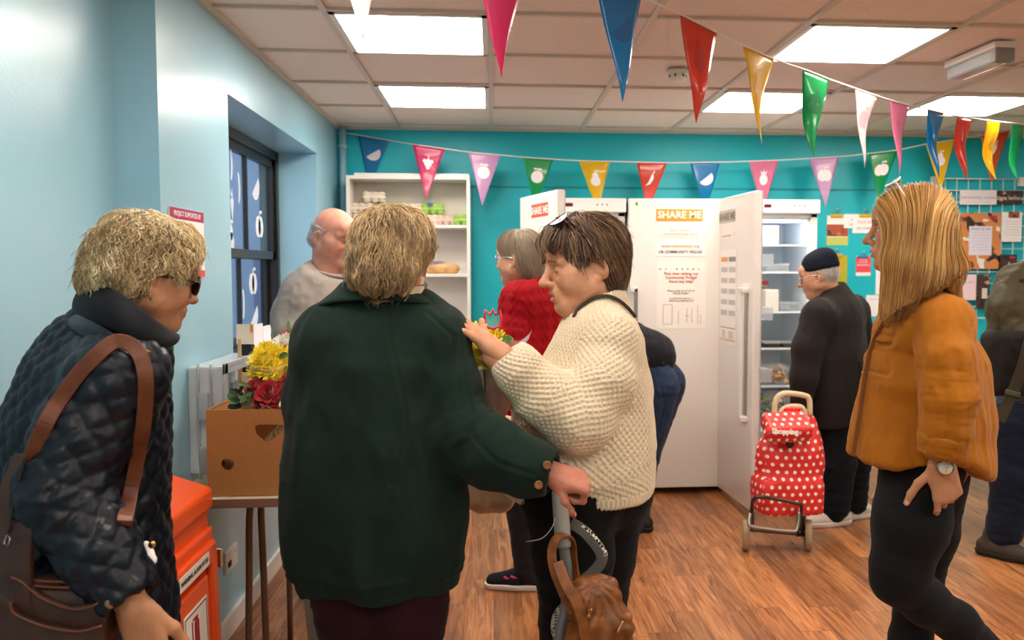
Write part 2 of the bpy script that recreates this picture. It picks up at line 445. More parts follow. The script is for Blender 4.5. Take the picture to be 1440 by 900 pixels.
struct(MB().lohi((-1.4, BY-.2, 0), (RX+.2, BY, CZ+.1)), 'wall_front', M_teal)
# left wall with the window opening and the step at y=2.666
WY0, WY1, WZ0, WZ1, FRX = 3.377, 5.026, .96, 2.07, -1.225
w = MB()
w.lohi((-1.34, 2.666, 0), (WX, WY0, CZ+.1)); w.lohi((-1.34, WY1, 0), (WX, WY+.2, CZ+.1))
w.lohi((-1.34, WY0, 0), (WX, WY1, WZ0)); w.lohi((-1.34, WY0, WZ1), (WX, WY1, CZ+.1))
w.lohi((-1.6, BY, 0), (NX, 2.666, CZ+.1)); 
struct(w, 'wall_left', M_blue)
struct(MB().lohi((WX-.02, 2.664, 0), (WX+.008, 3.05, CZ)), 'trim_3', M_blue)
s = MB().lohi((WX-.02, 3.05, .0), (WX+.014, WY, .085)); struct(s, 'baseboard_left', M_white, bevel=.003)
struct(MB().lohi((WX+.02, WY-.016, 0), (RX, WY, .085)), 'baseboard_back', M_white, bevel=.003)
struct(MB().lohi((NX, BY, 0), (NX+.016, 2.666, .085)), 'baseboard_near', M_white, bevel=.003)
# panel joint and the horizontal cover strip on the back wall
struct(MB().lohi((WX, WY-.006, 1.945), (RX, WY, 1.957)), 'trim_2', mat('teal_strip', '0f93a0', rough=.5))

# window: sash frame, glass, stickers, sill
M_frame = mat('black_window_paint', '1b1714', rough=.3)
def bars(mb, y0, y1, z0, z1, x0, x1, wd):
    mb.lohi((x0, y0, z0), (x1, y0+wd, z1)); mb.lohi((x0, y1-wd, z0), (x1, y1, z1)); mb.lohi((x0, y0, z0), (x1, y1, z0+wd)); mb.lohi((x0, y0, z1-wd), (x1, y1, z1))
MIDZ = 1.475
wf = MB(); bars(wf, WY0, WY1, WZ0, WZ1, FRX-.10, FRX, .05)
win = struct(wf, 'window_1', M_frame, bevel=.004)
up = MB(); bars(up, WY0+.05, WY1-.05, MIDZ-.02, WZ1-.05, FRX-.05, FRX-.015, .045)
lo = MB(); bars(lo, WY0+.05, WY1-.05, WZ0+.05, MIDZ+.022, FRX-.09, FRX-.055, .045)
for k in (1, 2):
    y = WY0+.05+(WY1-WY0-.1)*k/3
    up.lohi((FRX-.045, y-.011, MIDZ), (FRX-.02, y+.011, WZ1-.06)); lo.lohi((FRX-.085, y-.011, WZ0+.06), (FRX-.06, y+.011, MIDZ))
up.build('upper_sash', M_frame, win, bevel=.003); lo.build('lower_sash', M_frame, win, bevel=.003)
M_glass = bpy.data.materials.new('window_glass'); M_glass.use_nodes = True
T = NT(M_glass); tr = T.node('ShaderNodeBsdfTransparent'); tr.inputs[0].default_value = (.80, .88, .93, 1); gl = T.node('ShaderNodeBsdfGlossy', in_Roughness=.03)
mx = T.node('ShaderNodeMixShader'); lw_ = T.node('ShaderNodeLayerWeight', in_Blend=.5); pw = T.node('ShaderNodeMath', operation='POWER'); T.link(lw_.outputs['Facing'], pw.inputs[0]); pw.inputs[1].default_value = 3.5; fr = T.node('ShaderNodeMath', operation='MULTIPLY_ADD'); T.link(pw.outputs[0], fr.inputs[0]); fr.inputs[1].default_value = .55; fr.inputs[2].default_value = .04; T.link(fr.outputs[0], mx.inputs[0]); T.link(tr.outputs[0], mx.inputs[1]); T.link(gl.outputs[0], mx.inputs[2]); T.link(mx.outputs[0], T.out.inputs[0])
MB().lohi((FRX-.034, WY0+.09, MIDZ+.02), (FRX-.030, WY1-.09, WZ1-.09)).build('pane', M_glass, win)
MB().lohi((FRX-.074, WY0+.09, WZ0+.09), (FRX-.070, WY1-.09, MIDZ-.01)).build('pane', M_glass, win)
struct(MB().lohi((FRX-.01, WY0, WZ0-.03), (WX+.03, WY1, WZ0+.004)), 'window_sill', M_white, bevel=.004)

# fruit outlines (unit size, centred), used for the flag prints and the window stickers
def circ(cx, cy, rx, ry, a0=0, a1=360, n=22): return [(cx+rx*math.cos(math.radians(a0+(a1-a0)*i/n)), cy+ry*math.sin(math.radians(a0+(a1-a0)*i/n))) for i in range(n+(a1-a0 < 360))]
def fruit(kind):
    """list of convex-ish outlines"""
    if kind == 'apple': return [circ(-.16, -.1, .30, .36), circ(.16, -.1, .30, .36), [(-.03, .2), (.03, .2), (.08, .45), (.02, .45)], circ(.2, .4, .13, .06)]
    if kind == 'pear': return [circ(0, -.2, .30, .30), circ(0, .1, .18, .26), [(-.02, .3), (.03, .3), (.05, .5), (0, .5)], circ(.13, .42, .11, .05)]
    if kind == 'slice': return [[(p[0]*.8-p[1]*.6+.1, p[0]*.6+p[1]*.8) for p in circ(0, .1, .48, .48, 180, 360)]]
    if kind == 'orange': return [circ(0, -.1, .38, .38), circ(.14, .36, .16, .07), circ(-.12, .38, .13, .06)]
    if kind == 'chilli': return [[(-.28, -.42), (.0, -.32), (.17, -.05), (.2, .25), (.05, .3), (-.03, .0), (-.12, -.22)], [(.06, .3), (.14, .28), (.26, .5), (.2, .52)]]
    if kind == 'pineapple': return [circ(0, -.15, .25, .34), [(-.14, .15), (-.22, .42), (-.03, .24)], [(-.08, .18), (0, .52), (.08, .18)], [(.14, .15), (.22, .42), (.03, .24)]]
    if kind == 'grapes': return [circ(x, y, .12, .12, n=12) for x, y in ((-.2, .15), (0, .17), (.2, .15), (-.1, -.03), (.1, -.03), (0, -.22))]+[[(-.02, .25), (.03, .25), (.06, .48), (0, .48)]]
    if kind == 'banana': return [circ(-.05, 0, .18, .5, -80, 80, 14)+circ(-.12, 0, .1, .42, 80, -80, 14)[::1]]
    if kind == 'carrot': return [[(-.1, .2), (-.16, .1), (.02, -.5), (.15, .1), (.1, .22)], [(-.08, .22), (-.16, .5), (0, .3)], [(0, .24), (.04, .52), (.08, .22)]]
    return [circ(0, 0, .4, .4)]
st = [(.16, .80, 'chilli', 1), (.52, .86, 'banana', 1), (.27, .42, 'apple', 1), (.60, .64, 'banana', 1), (.52, .44, 'carrot', 1), (.16, .12, 'orange', .8), (.5, .12, 'pear', .8), (.8, .7, 'slice', 1), (.85, .3, 'apple', 1),
      (.12, .66, 'apple', 0), (.27, .64, 'orange', 0), (.55, .76, 'pear', 0), (.72, .4, 'banana', 0), (.2, .2, 'carrot', 0), (.55, .15, 'chilli', 0), (.85, .7, 'apple', 0), (.85, .2, 'slice', 0)]
M_sticker = mat('white_vinyl', 'e4eaf4', rough=.5)
for i, (u, v, k, upper) in enumerate(st):
    z0, z1 = (MIDZ+.03, WZ1-.1) if upper else (WZ0+.1, MIDZ-.02)
    mb = MB(); xx = (FRX-.0295) if upper else FRX-.0695
    c = (xx, WY0+.1+(WY1-WY0-.2)*u, z0+(z1-z0)*v); sz = .16
    for pl in fruit(k): mb.prism(pl, c, (0, sz*1.0, 0), (0, 0, sz), (.0006, 0, 0))
    o = mb.build('window_sticker', M_sticker)
    where = 'upper' if upper else 'lower'
    tag(o, f'white {k} sticker on {where} window glass, {["at near edge","in near pane","before the middle","past the middle","in far pane","at far edge"][min(5,int(u*6))]}, {["low","halfway up","high"][min(2,int(v*3))]}', 'sticker', 'fruit stickers on the window')
# yard behind the window: brick wall, paving, an end wall of bluish grey render
def brick_material():
    m = bpy.data.materials.new('brick'); m.use_nodes = True; T = NT(m)
    geo = T.node('ShaderNodeNewGeometry'); sp = T.node('ShaderNodeSeparateXYZ'); T.link(geo.outputs['Position'], sp.inputs[0]); cb = T.node('ShaderNodeCombineXYZ')
    T.link(sp.outputs[1], cb.inputs[0]); T.link(sp.outputs[2], cb.inputs[1])
    b = T.node('ShaderNodeTexBrick', in_Scale=4.4, in_Mortar_Size=.012); b.inputs['Color1'].default_value = lin('76666c'); b.inputs['Color2'].default_value = lin('5e5056'); b.inputs['Mortar'].default_value = lin('8a8890')
    b.inputs['Brick Width'].default_value = .95; b.inputs['Row Height'].default_value = .33
    T.link(cb.outputs[0], b.inputs['Vector']); T.link(b.outputs[0], T.bsdf.inputs['Base Color']); T.bsdf.inputs['Roughness'].default_value = .9
    return m
struct(MB().lohi((-5.0, 1.0, -.2), (-4.8, 13, 2.6)), 'wall_outside', brick_material())
struct(MB().lohi((-4.8, 1.0, -.2), (-1.6, 13, -.1)), 'ground_outside', mat('paving', '8088a0', rough=.8, noise=.2))
struct(MB().lohi((-4.8, 12.8, -.2), (-1.6, 13, 3.2)), 'wall_outside_end', mat('grey_render', '8890a4', rough=.8))

# pipe in the far left corner with its brackets
pp = empty('corner_pipe', (WX+.045, WY-.06, 0), 'blue painted vertical pipe running up the corner left of the shelving', 'pipe')
MB().tube([(WX+.045, WY-.06, 0), (WX+.045, WY-.06, CZ)], .022, 14).build('pipe', M_blue, pp)
for z in (.5, 1.2, 1.75, 2.2): MB().lathe((WX+.045, WY-.06, z), [(.026, -.012), (.03, -.008), (.03, .008), (.026, .012)], 14).build('bracket', M_blue, pp)

# ------------------------------------------------------------------ ceiling fittings
M_light = mat('light_panel', 'fff6ea', emit=PANEL, emitcol='fff5e8')
def y_row(k): return rows[k]
def panel(ix, r, label):
    x0, y1 = ix*TS, rows[r]; y0 = y1-TS
    o = empty('ceiling_light', (x0+TS/2, y0+TS/2, CZ), label, 'ceiling light', 'square ceiling light panels')
    m = MB(); w_ = .022; z0, z1 = CZ-.004, CZ+.01
    m.lohi((x0+.012, y0+.012, z0), (x0+.012+w_, y1-.012, z1)); m.lohi((x0+TS-.012-w_, y0+.012, z0), (x0+TS-.012, y1-.012, z1))
    m.lohi((x0+.012, y0+.012, z0), (x0+TS-.012, y0+.012+w_, z1)); m.lohi((x0+.012, y1-.012-w_, z0), (x0+TS-.012, y1-.012, z1))
    m.build('frame', M_white, o)
    MB().lohi((x0+.03, y0+.03, CZ-.001), (x0+TS-.03, y1-.03, CZ+.008)).build('diffuser', M_light, o)
panel(-1, 1, 'lit square ceiling panel, smaller of the two at left, nearest the window end')
panel(-1, 3, 'lit square ceiling panel at top left, the nearer of the left pair')
panel(2, 3, 'large lit square ceiling panel at top right beside the emergency light')
panel(2, 1, 'lit square ceiling panel behind the yellow and orange pennants')
panel(4, 1, 'lit square ceiling panel at the far right edge of the ceiling')
for ix, r in ((-1, 6), (2, 6), (5, 4), (5, 7), (-1, 9), (2, 9), (2, 12), (-1, 12), (5, 10), (8, 2), (8, 6), (8, 10)):
    panel(ix, r, 'lit square ceiling panel behind the photographer, outside the picture')
# emergency light
def emergency():
    p = atZ(1376, 84, CZ-.03); q = atZ(1340, 99, CZ-.03)-atZ(1412, 70, CZ-.03)
    o = empty('emergency_light', (p[0], p[1], CZ), 'white emergency light box with green indicator on the ceiling at top right', 'emergency light')
    ang = math.atan2(q[1], q[0]); ax = np.array([math.cos(ang), math.sin(ang), 0]); ay = np.array([-math.sin(ang), math.cos(ang), 0]); R = np.stack([ax, ay, (0, 0, 1)], 1)
    L = .36
    MB().box(p+[0, 0, .018], (L, .10, .03), R).build('base', M_white, o, bevel=.006)
    MB().box(p+[0, 0, -.022], (L*.97, .085, .055), R).build('diffuser', mat('clear_diffuser', 'd9dde0', rough=.15, trans=.55, ior=1.3), o, bevel=.014, seg=3)
    MB().box(p+ax*(-L*.45)+[0, 0, -.02], (.035, .09, .062), R).build('end_cap', M_grey, o, bevel=.006)
    MB().box(p+ax*(-.05)+[0, 0, .002], (.2, .02, .02), R).build('lamp_tube', mat('tube_white', 'f2f8f8', rough=.3), o)
    MB().ball(p+ax*(-L*.36)+[0, 0, -.028]-ay*.03, .008).build('indicator', mat('green_led', '20d060', emit=3), o)
emergency()
def detector():
    p = atZ(953, 106, CZ-.02)
    o = empty('smoke_detector', (p[0], p[1], CZ), 'round white smoke detector on the ceiling between blue and orange pennants', 'smoke detector')
    MB().lathe((p[0], p[1], CZ), [(.0, 0), (.052, 0), (.052, -.01), (.046, -.016), (.0, -.016)], 28).build('base', M_white, o)
    MB().lathe((p[0], p[1], CZ-.016), [(.034, 0), (.034, -.006), (.04, -.014), (.036, -.028), (.02, -.034), (0, -.035)], 28).build('sensor_head', M_white, o)
    for a in range(6): MB().box((p[0]+.037*math.cos(a*1.047), p[1]+.037*math.sin(a*1.047), CZ-.026), (.008, .008, .012)).build('vent', M_black, o)
detector()
# ------------------------------------------------------------------ helpers for furniture
def plate(name, outer, holes, o, ax, ay, thick, m, parent=None):
    """flat plate with holes; outlines in metres in the frame o, ax, ay, thick along ax x ay"""
    c = bpy.data.curves.new(name, 'CURVE'); c.dimensions = '2D'; c.fill_mode = 'BOTH'; c.extrude = thick/2
    for pl in [outer]+list(holes):
        s = c.splines.new('POLY'); s.points.add(len(pl)-1); s.use_cyclic_u = True
        for i, p in enumerate(pl): s.points[i].co = (p[0], p[1], 0, 1)
    ob = bpy.data.objects.new(name, c); COL.objects.link(ob); me = bpy.data.meshes.new_from_object(ob.evaluated_get(bpy.context.evaluated_depsgraph_get()))
    V = np.array([v.co[:] for v in me.vertices]); Fs = [tuple(p.vertices) for p in me.polygons]; bpy.data.objects.remove(ob); bpy.data.curves.remove(c); bpy.data.meshes.remove(me)
    ax = V3(ax); ay = V3(ay); az = np.cross(ax, ay); W = V3(o)+V[:, :1]*ax+V[:, 1:2]*ay+V[:, 2:]*az
    return MB().add(W, Fs).build(name, m, parent)
INK = {}
def ink(c): return mat('ink_'+c, c, rough=.7)
def sheet(label, cat, o, ax, ay, w, h, base='f4efe8', items=(), group=None, name='notice', t=.0012):
    """a paper on a wall: o its centre; items: ('b',x,y,w,h,col) block, ('t',x,y,size,text,col[,weight]) words, in fractions of w, h from the centre"""
    ax = V3(ax); ay = V3(ay); n = np.cross(ax, ay); R = np.stack([ax, ay, n], 1); o = V3(o)
    r = empty(name, o, label, cat, group)
    MB().box(o+n*t/2, (w, h, t), R).build('paper', mat('paper_'+base, base, rough=.75), r)
    for k, it in enumerate(items):
        if it[0] == 'b':
            _, x, y, bw, bh, c = it
            MB().box(o+ax*x*w+ay*y*h+n*(t+.0002+k*.00004), (bw*w, bh*h, .0004), R).build('printed_block', c if not isinstance(c, str) else ink(c), r)
        else:
            _, x, y, s_, tx, c = it[:6]; wt = it[6] if len(it) > 6 else 0
            text_mb(tx, o+ax*x*w+ay*y*h+n*(t+.0012+k*.00004), ax, ay, s_, .0003, wt, line=.95).build('lettering', ink(c), r)
    return r
def photo_mat(name, cols, sc=30):
    if name in _M: return _M[name]
    m = bpy.data.materials.new(name); m.use_nodes = True; _M[name] = m; T = NT(m)
    tc = T.node('ShaderNodeTexCoord'); nz = T.node('ShaderNodeTexNoise', in_Scale=sc*.6, in_Detail=1.0); T.link(tc.outputs['Object'], nz.inputs['Vector'])
    v = T.node('ShaderNodeTexVoronoi', in_Scale=sc); T.link(tc.outputs['Object'], v.inputs['Vector'])
    mx = T.node('ShaderNodeMath', operation='MULTIPLY_ADD'); T.link(v.outputs['Color'], mx.inputs[0]); mx.inputs[1].default_value = .7; T.link(nz.outputs[0], mx.inputs[2])
    r = T.node('ShaderNodeValToRGB'); r.color_ramp.interpolation = 'CONSTANT'
    for i, c in enumerate(cols):
        e = r.color_ramp.elements[i] if i < 2 else r.color_ramp.elements.new(.5)
        e.position = .3+.7*i/len(cols) if i else 0; e.color = lin(c)
    sb = T.node('ShaderNodeMath', operation='SUBTRACT'); T.link(mx.outputs[0], sb.inputs[0]); sb.inputs[1].default_value = .25
    T.link(sb.outputs[0], r.inputs[0]); T.link(r.outputs[0], T.bsdf.inputs['Base Color']); T.bsdf.inputs['Roughness'].default_value = .5
    return m
def film(name, tint='f4f4f4', a=.25, rough=.08, edge=.5):
    """clear wrapping film: mostly see-through with glints"""
    if name in _M: return _M[name]
    m = bpy.data.materials.new(name); m.use_nodes = True; _M[name] = m; T = NT(m)
    tr = T.node('ShaderNodeBsdfTransparent'); tr.inputs[0].default_value = (1, 1, 1, 1); b = T.bsdf
    b.inputs['Base Color'].default_value = lin(tint); b.inputs['Roughness'].default_value = rough; b.inputs['Specular IOR Level'].default_value = .9
    lw = T.node('ShaderNodeLayerWeight', in_Blend=.35); mr = T.node('ShaderNodeMapRange'); mr.inputs[3].default_value = a; mr.inputs[4].default_value = min(1, a+edge)
    T.link(lw.outputs['Facing'], mr.inputs[0]); mx = T.node('ShaderNodeMixShader'); T.link(mr.outputs[0], mx.inputs[0]); T.link(tr.outputs[0], mx.inputs[1]); T.link(b.outputs[0], mx.inputs[2]); T.link(mx.outputs[0], T.out.inputs[0])
    return m
M_film = film('clear_film', a=.10, edge=.35)
M_clear = film('clear_plastic_tub', 'e8eef2', a=.28, rough=.2, edge=.4)

# ------------------------------------------------------------------ white shelving with egg boxes
SX0, SX1, SY, SZ = -.911, -.137, 5.42, 1.99
sh = empty('bookcase', ((SX0+SX1)/2, SY+.14, 0), 'tall white open bookcase holding egg boxes against the teal wall', 'bookcase')
t_ = .022
MB().lohi((SX0, SY, 0), (SX0+t_, WY-.045-.004, SZ)).build('side_panel', M_white, sh, bevel=.002)
MB().lohi((SX1-t_, SY, 0), (SX1, WY-.045-.004, SZ)).build('side_panel', M_white, sh, bevel=.002)
MB().lohi((SX0+t_, SY, SZ-t_), (SX1-t_, WY-.045-.006, SZ)).build('top_panel', M_white, sh, bevel=.002)
MB().lohi((SX0+t_, WY-.045-.012, .02), (SX1-t_, WY-.045-.006, SZ-t_)).build('back_panel', mat('shelf_back', 'e2d8cc', rough=.6), sh)
MB().lohi((SX0+t_, SY+.01, 0), (SX1-t_, SY+.03, .07)).build('plinth', M_white, sh)
shz = [.08, .42, .74, 1.07, at(600, 385, SY)[2]-.01, at(600, 316, SY)[2]-.01]
for z in shz: MB().lohi((SX0+t_, SY+.012, z-.01), (SX1-t_, WY-.045-.012, z+.01)).build('shelf', M_white, sh, bevel=.002)
tag(MB().box(((SX0+SX1)/2+.02, SY+.16, SZ+.010), (.72, .24, .018)).build('board', M_white), 'white spare board lying flat on top of the bookcase', 'board')

def carton_mesh(tall):
    P = [rbox((0, 0, .030), (.074, .051, .007), .004, .004), rbox((0, 0, .046), (.066, .044, .016), .012, .008)]
    for i in (-1, 0, 1):
        for j in (-1, 1): P += [ell((i*.047, j*.026, .014), (.023, .024, .020), .004), ell((i*.047, j*.025, .056), (.025, .024, .016), .006)]
    P += [seg((-.08, 0, .034), (.08, 0, .034), .004, k=.004, fl=12, side=(0, 0, 1))] if tall else []
    V, Q = sdf_mesh(P, .0045, 1); return V, Q
cV, cQ = carton_mesh(False)
cart_m = {k: mat('carton_'+k, c, rough=.9, bump=.3, bscale=150, noise=.08) for k, c in (('cream', 'd9cab6'), ('pinkish', 'd2b6a8'), ('green', '9cc45e'))}
cart_me = {k: np_mesh('egg_box', cV, cQ, [m]) for k, m in cart_m.items()}
zs = shz[-1]+.0105
for px, lvl, k, rz, lab in ((512, 0, 'cream', .1, 'cream egg box at the left end, bottom of the stack'), (511, 1, 'cream', -.1, 'cream egg box at the left end, middle of the stack'), (526, 2, 'cream', .25, 'cream egg box highest on the shelf, top of the left stack'),
                       (549, 0, 'cream', 0, 'cream egg box under the flat green one, behind the grey haired head'), (550, 1, 'green', .05, 'pale green egg box left of centre, behind the grey haired head'), (581, 0, 'pinkish', .1, 'pinkish egg box under the middle cream one'), (580, 1, 'cream', -.05, 'cream egg box in the middle, beside the labelled green one'),
                       (602, 0, 'cream', 0, 'cream egg box under the labelled green egg box'), (609, 1, 'green', .1, 'green egg box with a small label, lying across two others'), (628, 0, 'pinkish', 0, 'pinkish grey egg box low on the shelf, second from right'), (650, 0, 'green', 1.45, 'green egg box standing end-on at the far right of the shelf')):
    p = at(px, 316, SY+.12); o = bpy.data.objects.new('egg_box', cart_me[k]); COL.objects.link(o); o.location = (p[0], p[1], zs+.072*lvl); o.rotation_euler = (0, 0, rz)
    tag(o, lab, 'egg box', 'egg boxes on the top shelf')
    if 'label' in lab and k == 'green': link('paper_label', np_mesh('paper_label', *[(MB().box((-.02, -.049, .06), (.035, .004, .02))).v, (MB().box((0, 0, 0), (1, 1, 1))).f], [ink('5a6aa0')], smooth=False), o, world=False)
def bread():
    p = at(622, 384, SY+.1); z = shz[-2]+.0105
    o = empty('bread_loaf', (p[0], p[1], z), 'bagged loaf of golden bread on the lower visible shelf', 'bread')
    V, Q = sdf_mesh([ell((p[0], p[1], z+.036), (.115, .05, .037), 0), rbox((p[0], p[1], z+.022), (.1, .045, .022), .015, .02)], .006)
    link('loaf', np_mesh('loaf', V, Q, [mat('bread_crust', 'd9a765', rough=.8, noise=.25, nscale=25)]), o)
    V, Q = sdf_mesh([ell((p[0], p[1], z+.04), (.13, .058, .042), 0), seg((p[0]+.1, p[1], z+.05), (p[0]+.16, p[1], z+.06), .02, .03, .03)], .007)
    V += .004*fbm(V*60)[:, None]*normals(V, Q); link('plastic_bag', np_mesh('plastic_bag', V, Q, [M_film]), o)
    MB().box((p[0]-.03, p[1]-.03, z+.077), (.08, .03, .004)).build('blue_label', ink('5a7fc0'), o)
bread()

# ------------------------------------------------------------------ fridges
FY, FZ = 5.10, 1.83
M_glassy = film('shelf_glass', 'dfeaf0', a=.25, rough=.1, edge=.5)
def shell(fr, x0, x1, closed):
    y0, y1, w_ = FY+.045, WY-.03, .045
    m = MB(); m.lohi((x0, y0, .05), (x0+w_, y1, FZ-.015)); m.lohi((x1-w_, y0, .05), (x1, y1, FZ-.015)); m.lohi((x0, y0, .05), (x1, y1, .16)); m.lohi((x0, y0, FZ-.11), (x1, y1, FZ-.015)); m.lohi((x0+w_, y1-w_, .05), (x1-w_, y1, FZ-.02))
    m.build('body', M_fridge, fr, bevel=.004)
    if closed: return
    li = MB(); a, b = x0+w_, x1-w_; li.lohi((a, y0+.01, .16), (a+.012, y1-w_, FZ-.11)); li.lohi((b-.012, y0+.01, .16), (b, y1-w_, FZ-.11)); li.lohi((a, y1-w_-.012, .16), (b, y1-w_, FZ-.11)); li.lohi((a, y0+.01, FZ-.122), (b, y1-w_, FZ-.11)); li.lohi((a, y0+.01, .16), (b, y1-w_, .175))
    li.build('liner', M_fin, fr)
    MB().lohi((x0, FY, FZ-.085), (x1, y0, FZ)).build('control_panel', M_fridge, fr, bevel=.006)
    MB().lohi((x0+.23, FY-.003, FZ-.05), (x0+.275, FY, FZ-.03)).build('display', mat('dark_red_display', '5a1414', rough=.2), fr)
    for k in range(3): MB().lohi((x0+.42+.03*k, FY-.002, FZ-.044), (x0+.43+.03*k, FY, FZ-.034)).build('button', M_grey, fr)
    MB().lohi((x0+.1, FY+.07, FZ-.135), (x1-.1, FY+.12, FZ-.123)).build('lamp', mat('fridge_lamp', 'eaf3ff', emit=6, emitcol='dcebff'), fr)
    for z in (.42, .66, .90, 1.13, 1.38, 1.55): MB().lohi((a+.013, y0+.03, z-.003), (b-.013, y1-w_-.02, z+.003)).build('shelf', M_glassy, fr)
    for z in (.42, .66, .90, 1.13, 1.38, 1.55): MB().lohi((a+.013, y0+.022, z-.006), (b-.013, y0+.03, z+.006)).build('shelf_edge', M_fin, fr)
    for i, (z0, z1) in enumerate(((.185, .40),)):
        MB().lohi((a+.02, y0+.02, z0), (b-.02, y1-.12, z1-.01)).build('drawer', M_clear, fr, bevel=.01)
def door(fr, hx, ang, w_=.59, posters=True, handle='bar', side=1):
    """hinged at its left edge; returns frame (origin, along, normal out)"""
    d = MB(); a = math.radians(ang); ax = np.array([math.cos(a), -math.sin(a), 0]); n = np.array([-math.sin(a), -math.cos(a), 0])   # n: outward face
    R = np.stack([ax, n, (0, 0, 1)], 1); o = np.array([hx, FY+.04, 0]); z0, z1 = .045, FZ if ang < 5 else FZ-.0
    zc, h = (z0+z1)/2, (z1-z0)
    D = MB().box(o+ax*w_/2+n*.022+[0, 0, zc], (w_, .045, h), R).build('door', M_fridge, fr, bevel=.007, seg=3)
    if ang > 5:
        MB().box(o+ax*w_/2-n*.006+[0, 0, zc], (w_-.03, .012, h-.06), R).build('inner_liner', M_fin, D, bevel=.004)
        for zz in (.45, .8, 1.15, 1.45): MB().box(o+ax*w_/2-n*.05+[0, 0, zz], (w_-.09, .08, .07), R).build('door_tray', M_clear, D)
        g2 = MB(); g2.box(o+ax*w_/2-n*.0025+[0, 0, zc], (w_-.01, .008, h-.01), R); g2.build('seal', mat('grey_seal', 'b8b8bc', rough=.7), D)
    return D, o, ax, n, w_
fr1 = empty('fridge', (.51, FY+.3, 0), 'white upright fridge with door ajar, behind the woman in red', 'fridge', 'white community fridges')
shell(fr1, .213, .815, False)
D1, o1, a1, n1, w1 = door(fr1, .213, 72)
fr2 = empty('fridge', (1.13, FY+.3, 0), 'white upright fridge with closed door carrying orange sign and notices', 'fridge', 'white community fridges')
shell(fr2, .83, 1.428, True)
D2, o2, a2, n2, w2 = door(fr2, .83, 0, .598)
fr3 = empty('fridge', (1.74, FY+.3, 0), 'white upright fridge standing open full of food, beside the man in the dark jacket', 'fridge', 'white community fridges')
shell(fr3, 1.442, 2.03, False)
D3, o3, a3, n3, w3 = door(fr3, 1.436, 85.5)
def handle(D, o, ax, n, u, z0, z1):
    R = np.stack([ax, n, (0, 0, 1)], 1); p = o+ax*u+n*.045
    h = MB().box(p+n*.034+[0, 0, (z0+z1)/2], (.03, .014, z1-z0), R).build('handle', M_fridge, D, bevel=.005)
    MB().box(p+n*.002+[0, 0, (z0+z1)/2], (.045, .004, z1-z0-.04), R).build('grip_recess', mat('aluminium', 'a59f98', rough=.35, metal=.8), h)
    for z in (z0, z1): MB().box(p+n*.02+[0, 0, z], (.075, .042, .03), R).build('handle_bracket', M_fridge, h, bevel=.005)
hz1, hz0 = 1.39-.025*4.7/1.0*0-.03, .0
def zat(o, ax, u, py, px_): return None
handle(D3, o3, a3, n3, w3-.10, at(1062, 588, 4.65)[2], at(1062, 408, 4.65)[2])
handle(D1, o1, a1, n1, w1-.10, .55, 1.26)
R2 = np.stack([a2, n2, (0, 0, 1)], 1)
hh = MB().box((.868, FY-.052, (at(890, 405, FY)[2]+.55)/2), (.024, .012, at(890, 405, FY)[2]-.55)).build('handle', mat('aluminium', 'a59f98', rough=.35, metal=.8), D2, bevel=.004)
for z in (at(890, 405, FY)[2], .55): MB().box((.862, FY-.034, z-.01), (.034, .048, .03)).build('handle_bracket', M_fridge, hh, bevel=.004)
MB().lohi((.872, FY-.0065, 1.787), (.884, FY-.005, 1.807)).build('green_sticker', ink('2fa04c'), D2)
MB().lohi((1.348, FY-.0065, 1.775), (1.385, FY-.005, 1.815)).build('rating_sticker', ink('dcd6d0'), D2)
# notices on the middle fridge
def onY(px, py, Y=FY-.0055): return at(px, py, Y)
X_, Z_ = (1, 0, 0), (0, 0, 1)
def rect_sheet(x0, y0, x1, y1, Y, *a, **k):
    p, q = at(x0, y0, Y), at(x1, y1, Y); c = (p+q)/2; c[1] = Y
    return sheet(*a[:2], c, X_, Z_, abs(q[0]-p[0]), abs(p[2]-q[2]), *a[2:], **k)
rect_sheet(923, 294, 988, 311, FY-.0055, 'orange sign reading share me on the closed fridge door', 'sign', 'ee9a2e', [('t', 0, -.0, .060, 'SHARE ME', 'fdf3e4', .0016)], name='door_sign')
rect_sheet(928, 320, 986, 333, FY-.0055, 'faint two line paper strip under the orange sign', 'notice', 'f6eee6', [('t', 0, .22, .022, 'this is a public', 'c0aea0'), ('t', 0, -.2, .022, 'community fridge for all', 'c0aea0')])
rect_sheet(922, 340, 991, 360, FY-.0055, 'white paper strip with orange and grey letters in the middle of the closed door', 'notice', 'fbf6f0', [('t', 0, .2, .028, 'www.community.org', 'e0984a', .0004), ('t', 0, -.22, .024, 'UK COMMUNITY FRIDGE', '6d655f', .0006)])
rect_sheet(923, 370, 992, 462, FY-.0055, 'tall white notice with red lettering about visiting the fridge', 'notice', 'faf1e8',
           [('t', 0, .28,   .025, 'First time visiting our\nCommunity Fridge?\nNeed any help?', 'c04a32', .0003), ('t', 0, .06, .016, 'Please speak to one of our\nfriendly helpers', '6a4a40'), ('t', 0, -.055, .015, 'or ask at the desk for a\nleaflet about sharing food', '7a5a50')]
           +[('b', -.42+.11*i, .41, .03, .02, c) for i, c in enumerate(('c03a2a', 'e0a030', 'f3e6dc', '4a4a4a', '60708a', 'b08090', '6a6a6a', 'e0a030'))]
           +[('b', -.36, -.28, .012, .3, 'c8bcb2'), ('b', -.18, -.28, .012, .3, 'c8bcb2'), ('b', -.27, -.13, .18, .008, 'c8bcb2'), ('b', -.27, -.43, .18, .008, 'c8bcb2'), ('b', -.05, -.33, .012, .2, 'c8bcb2'), ('b', .12, -.3, .08, .012, 'c8bcb2'), ('b', .12, -.3, .012, .22, 'c8bcb2'), ('b', .22, -.3, .012, .22, 'c8bcb2'), ('b', .34, -.28, .012, .28, 'c8bcb2'), ('b', .4, -.36, .012, .14, 'c8bcb2')])
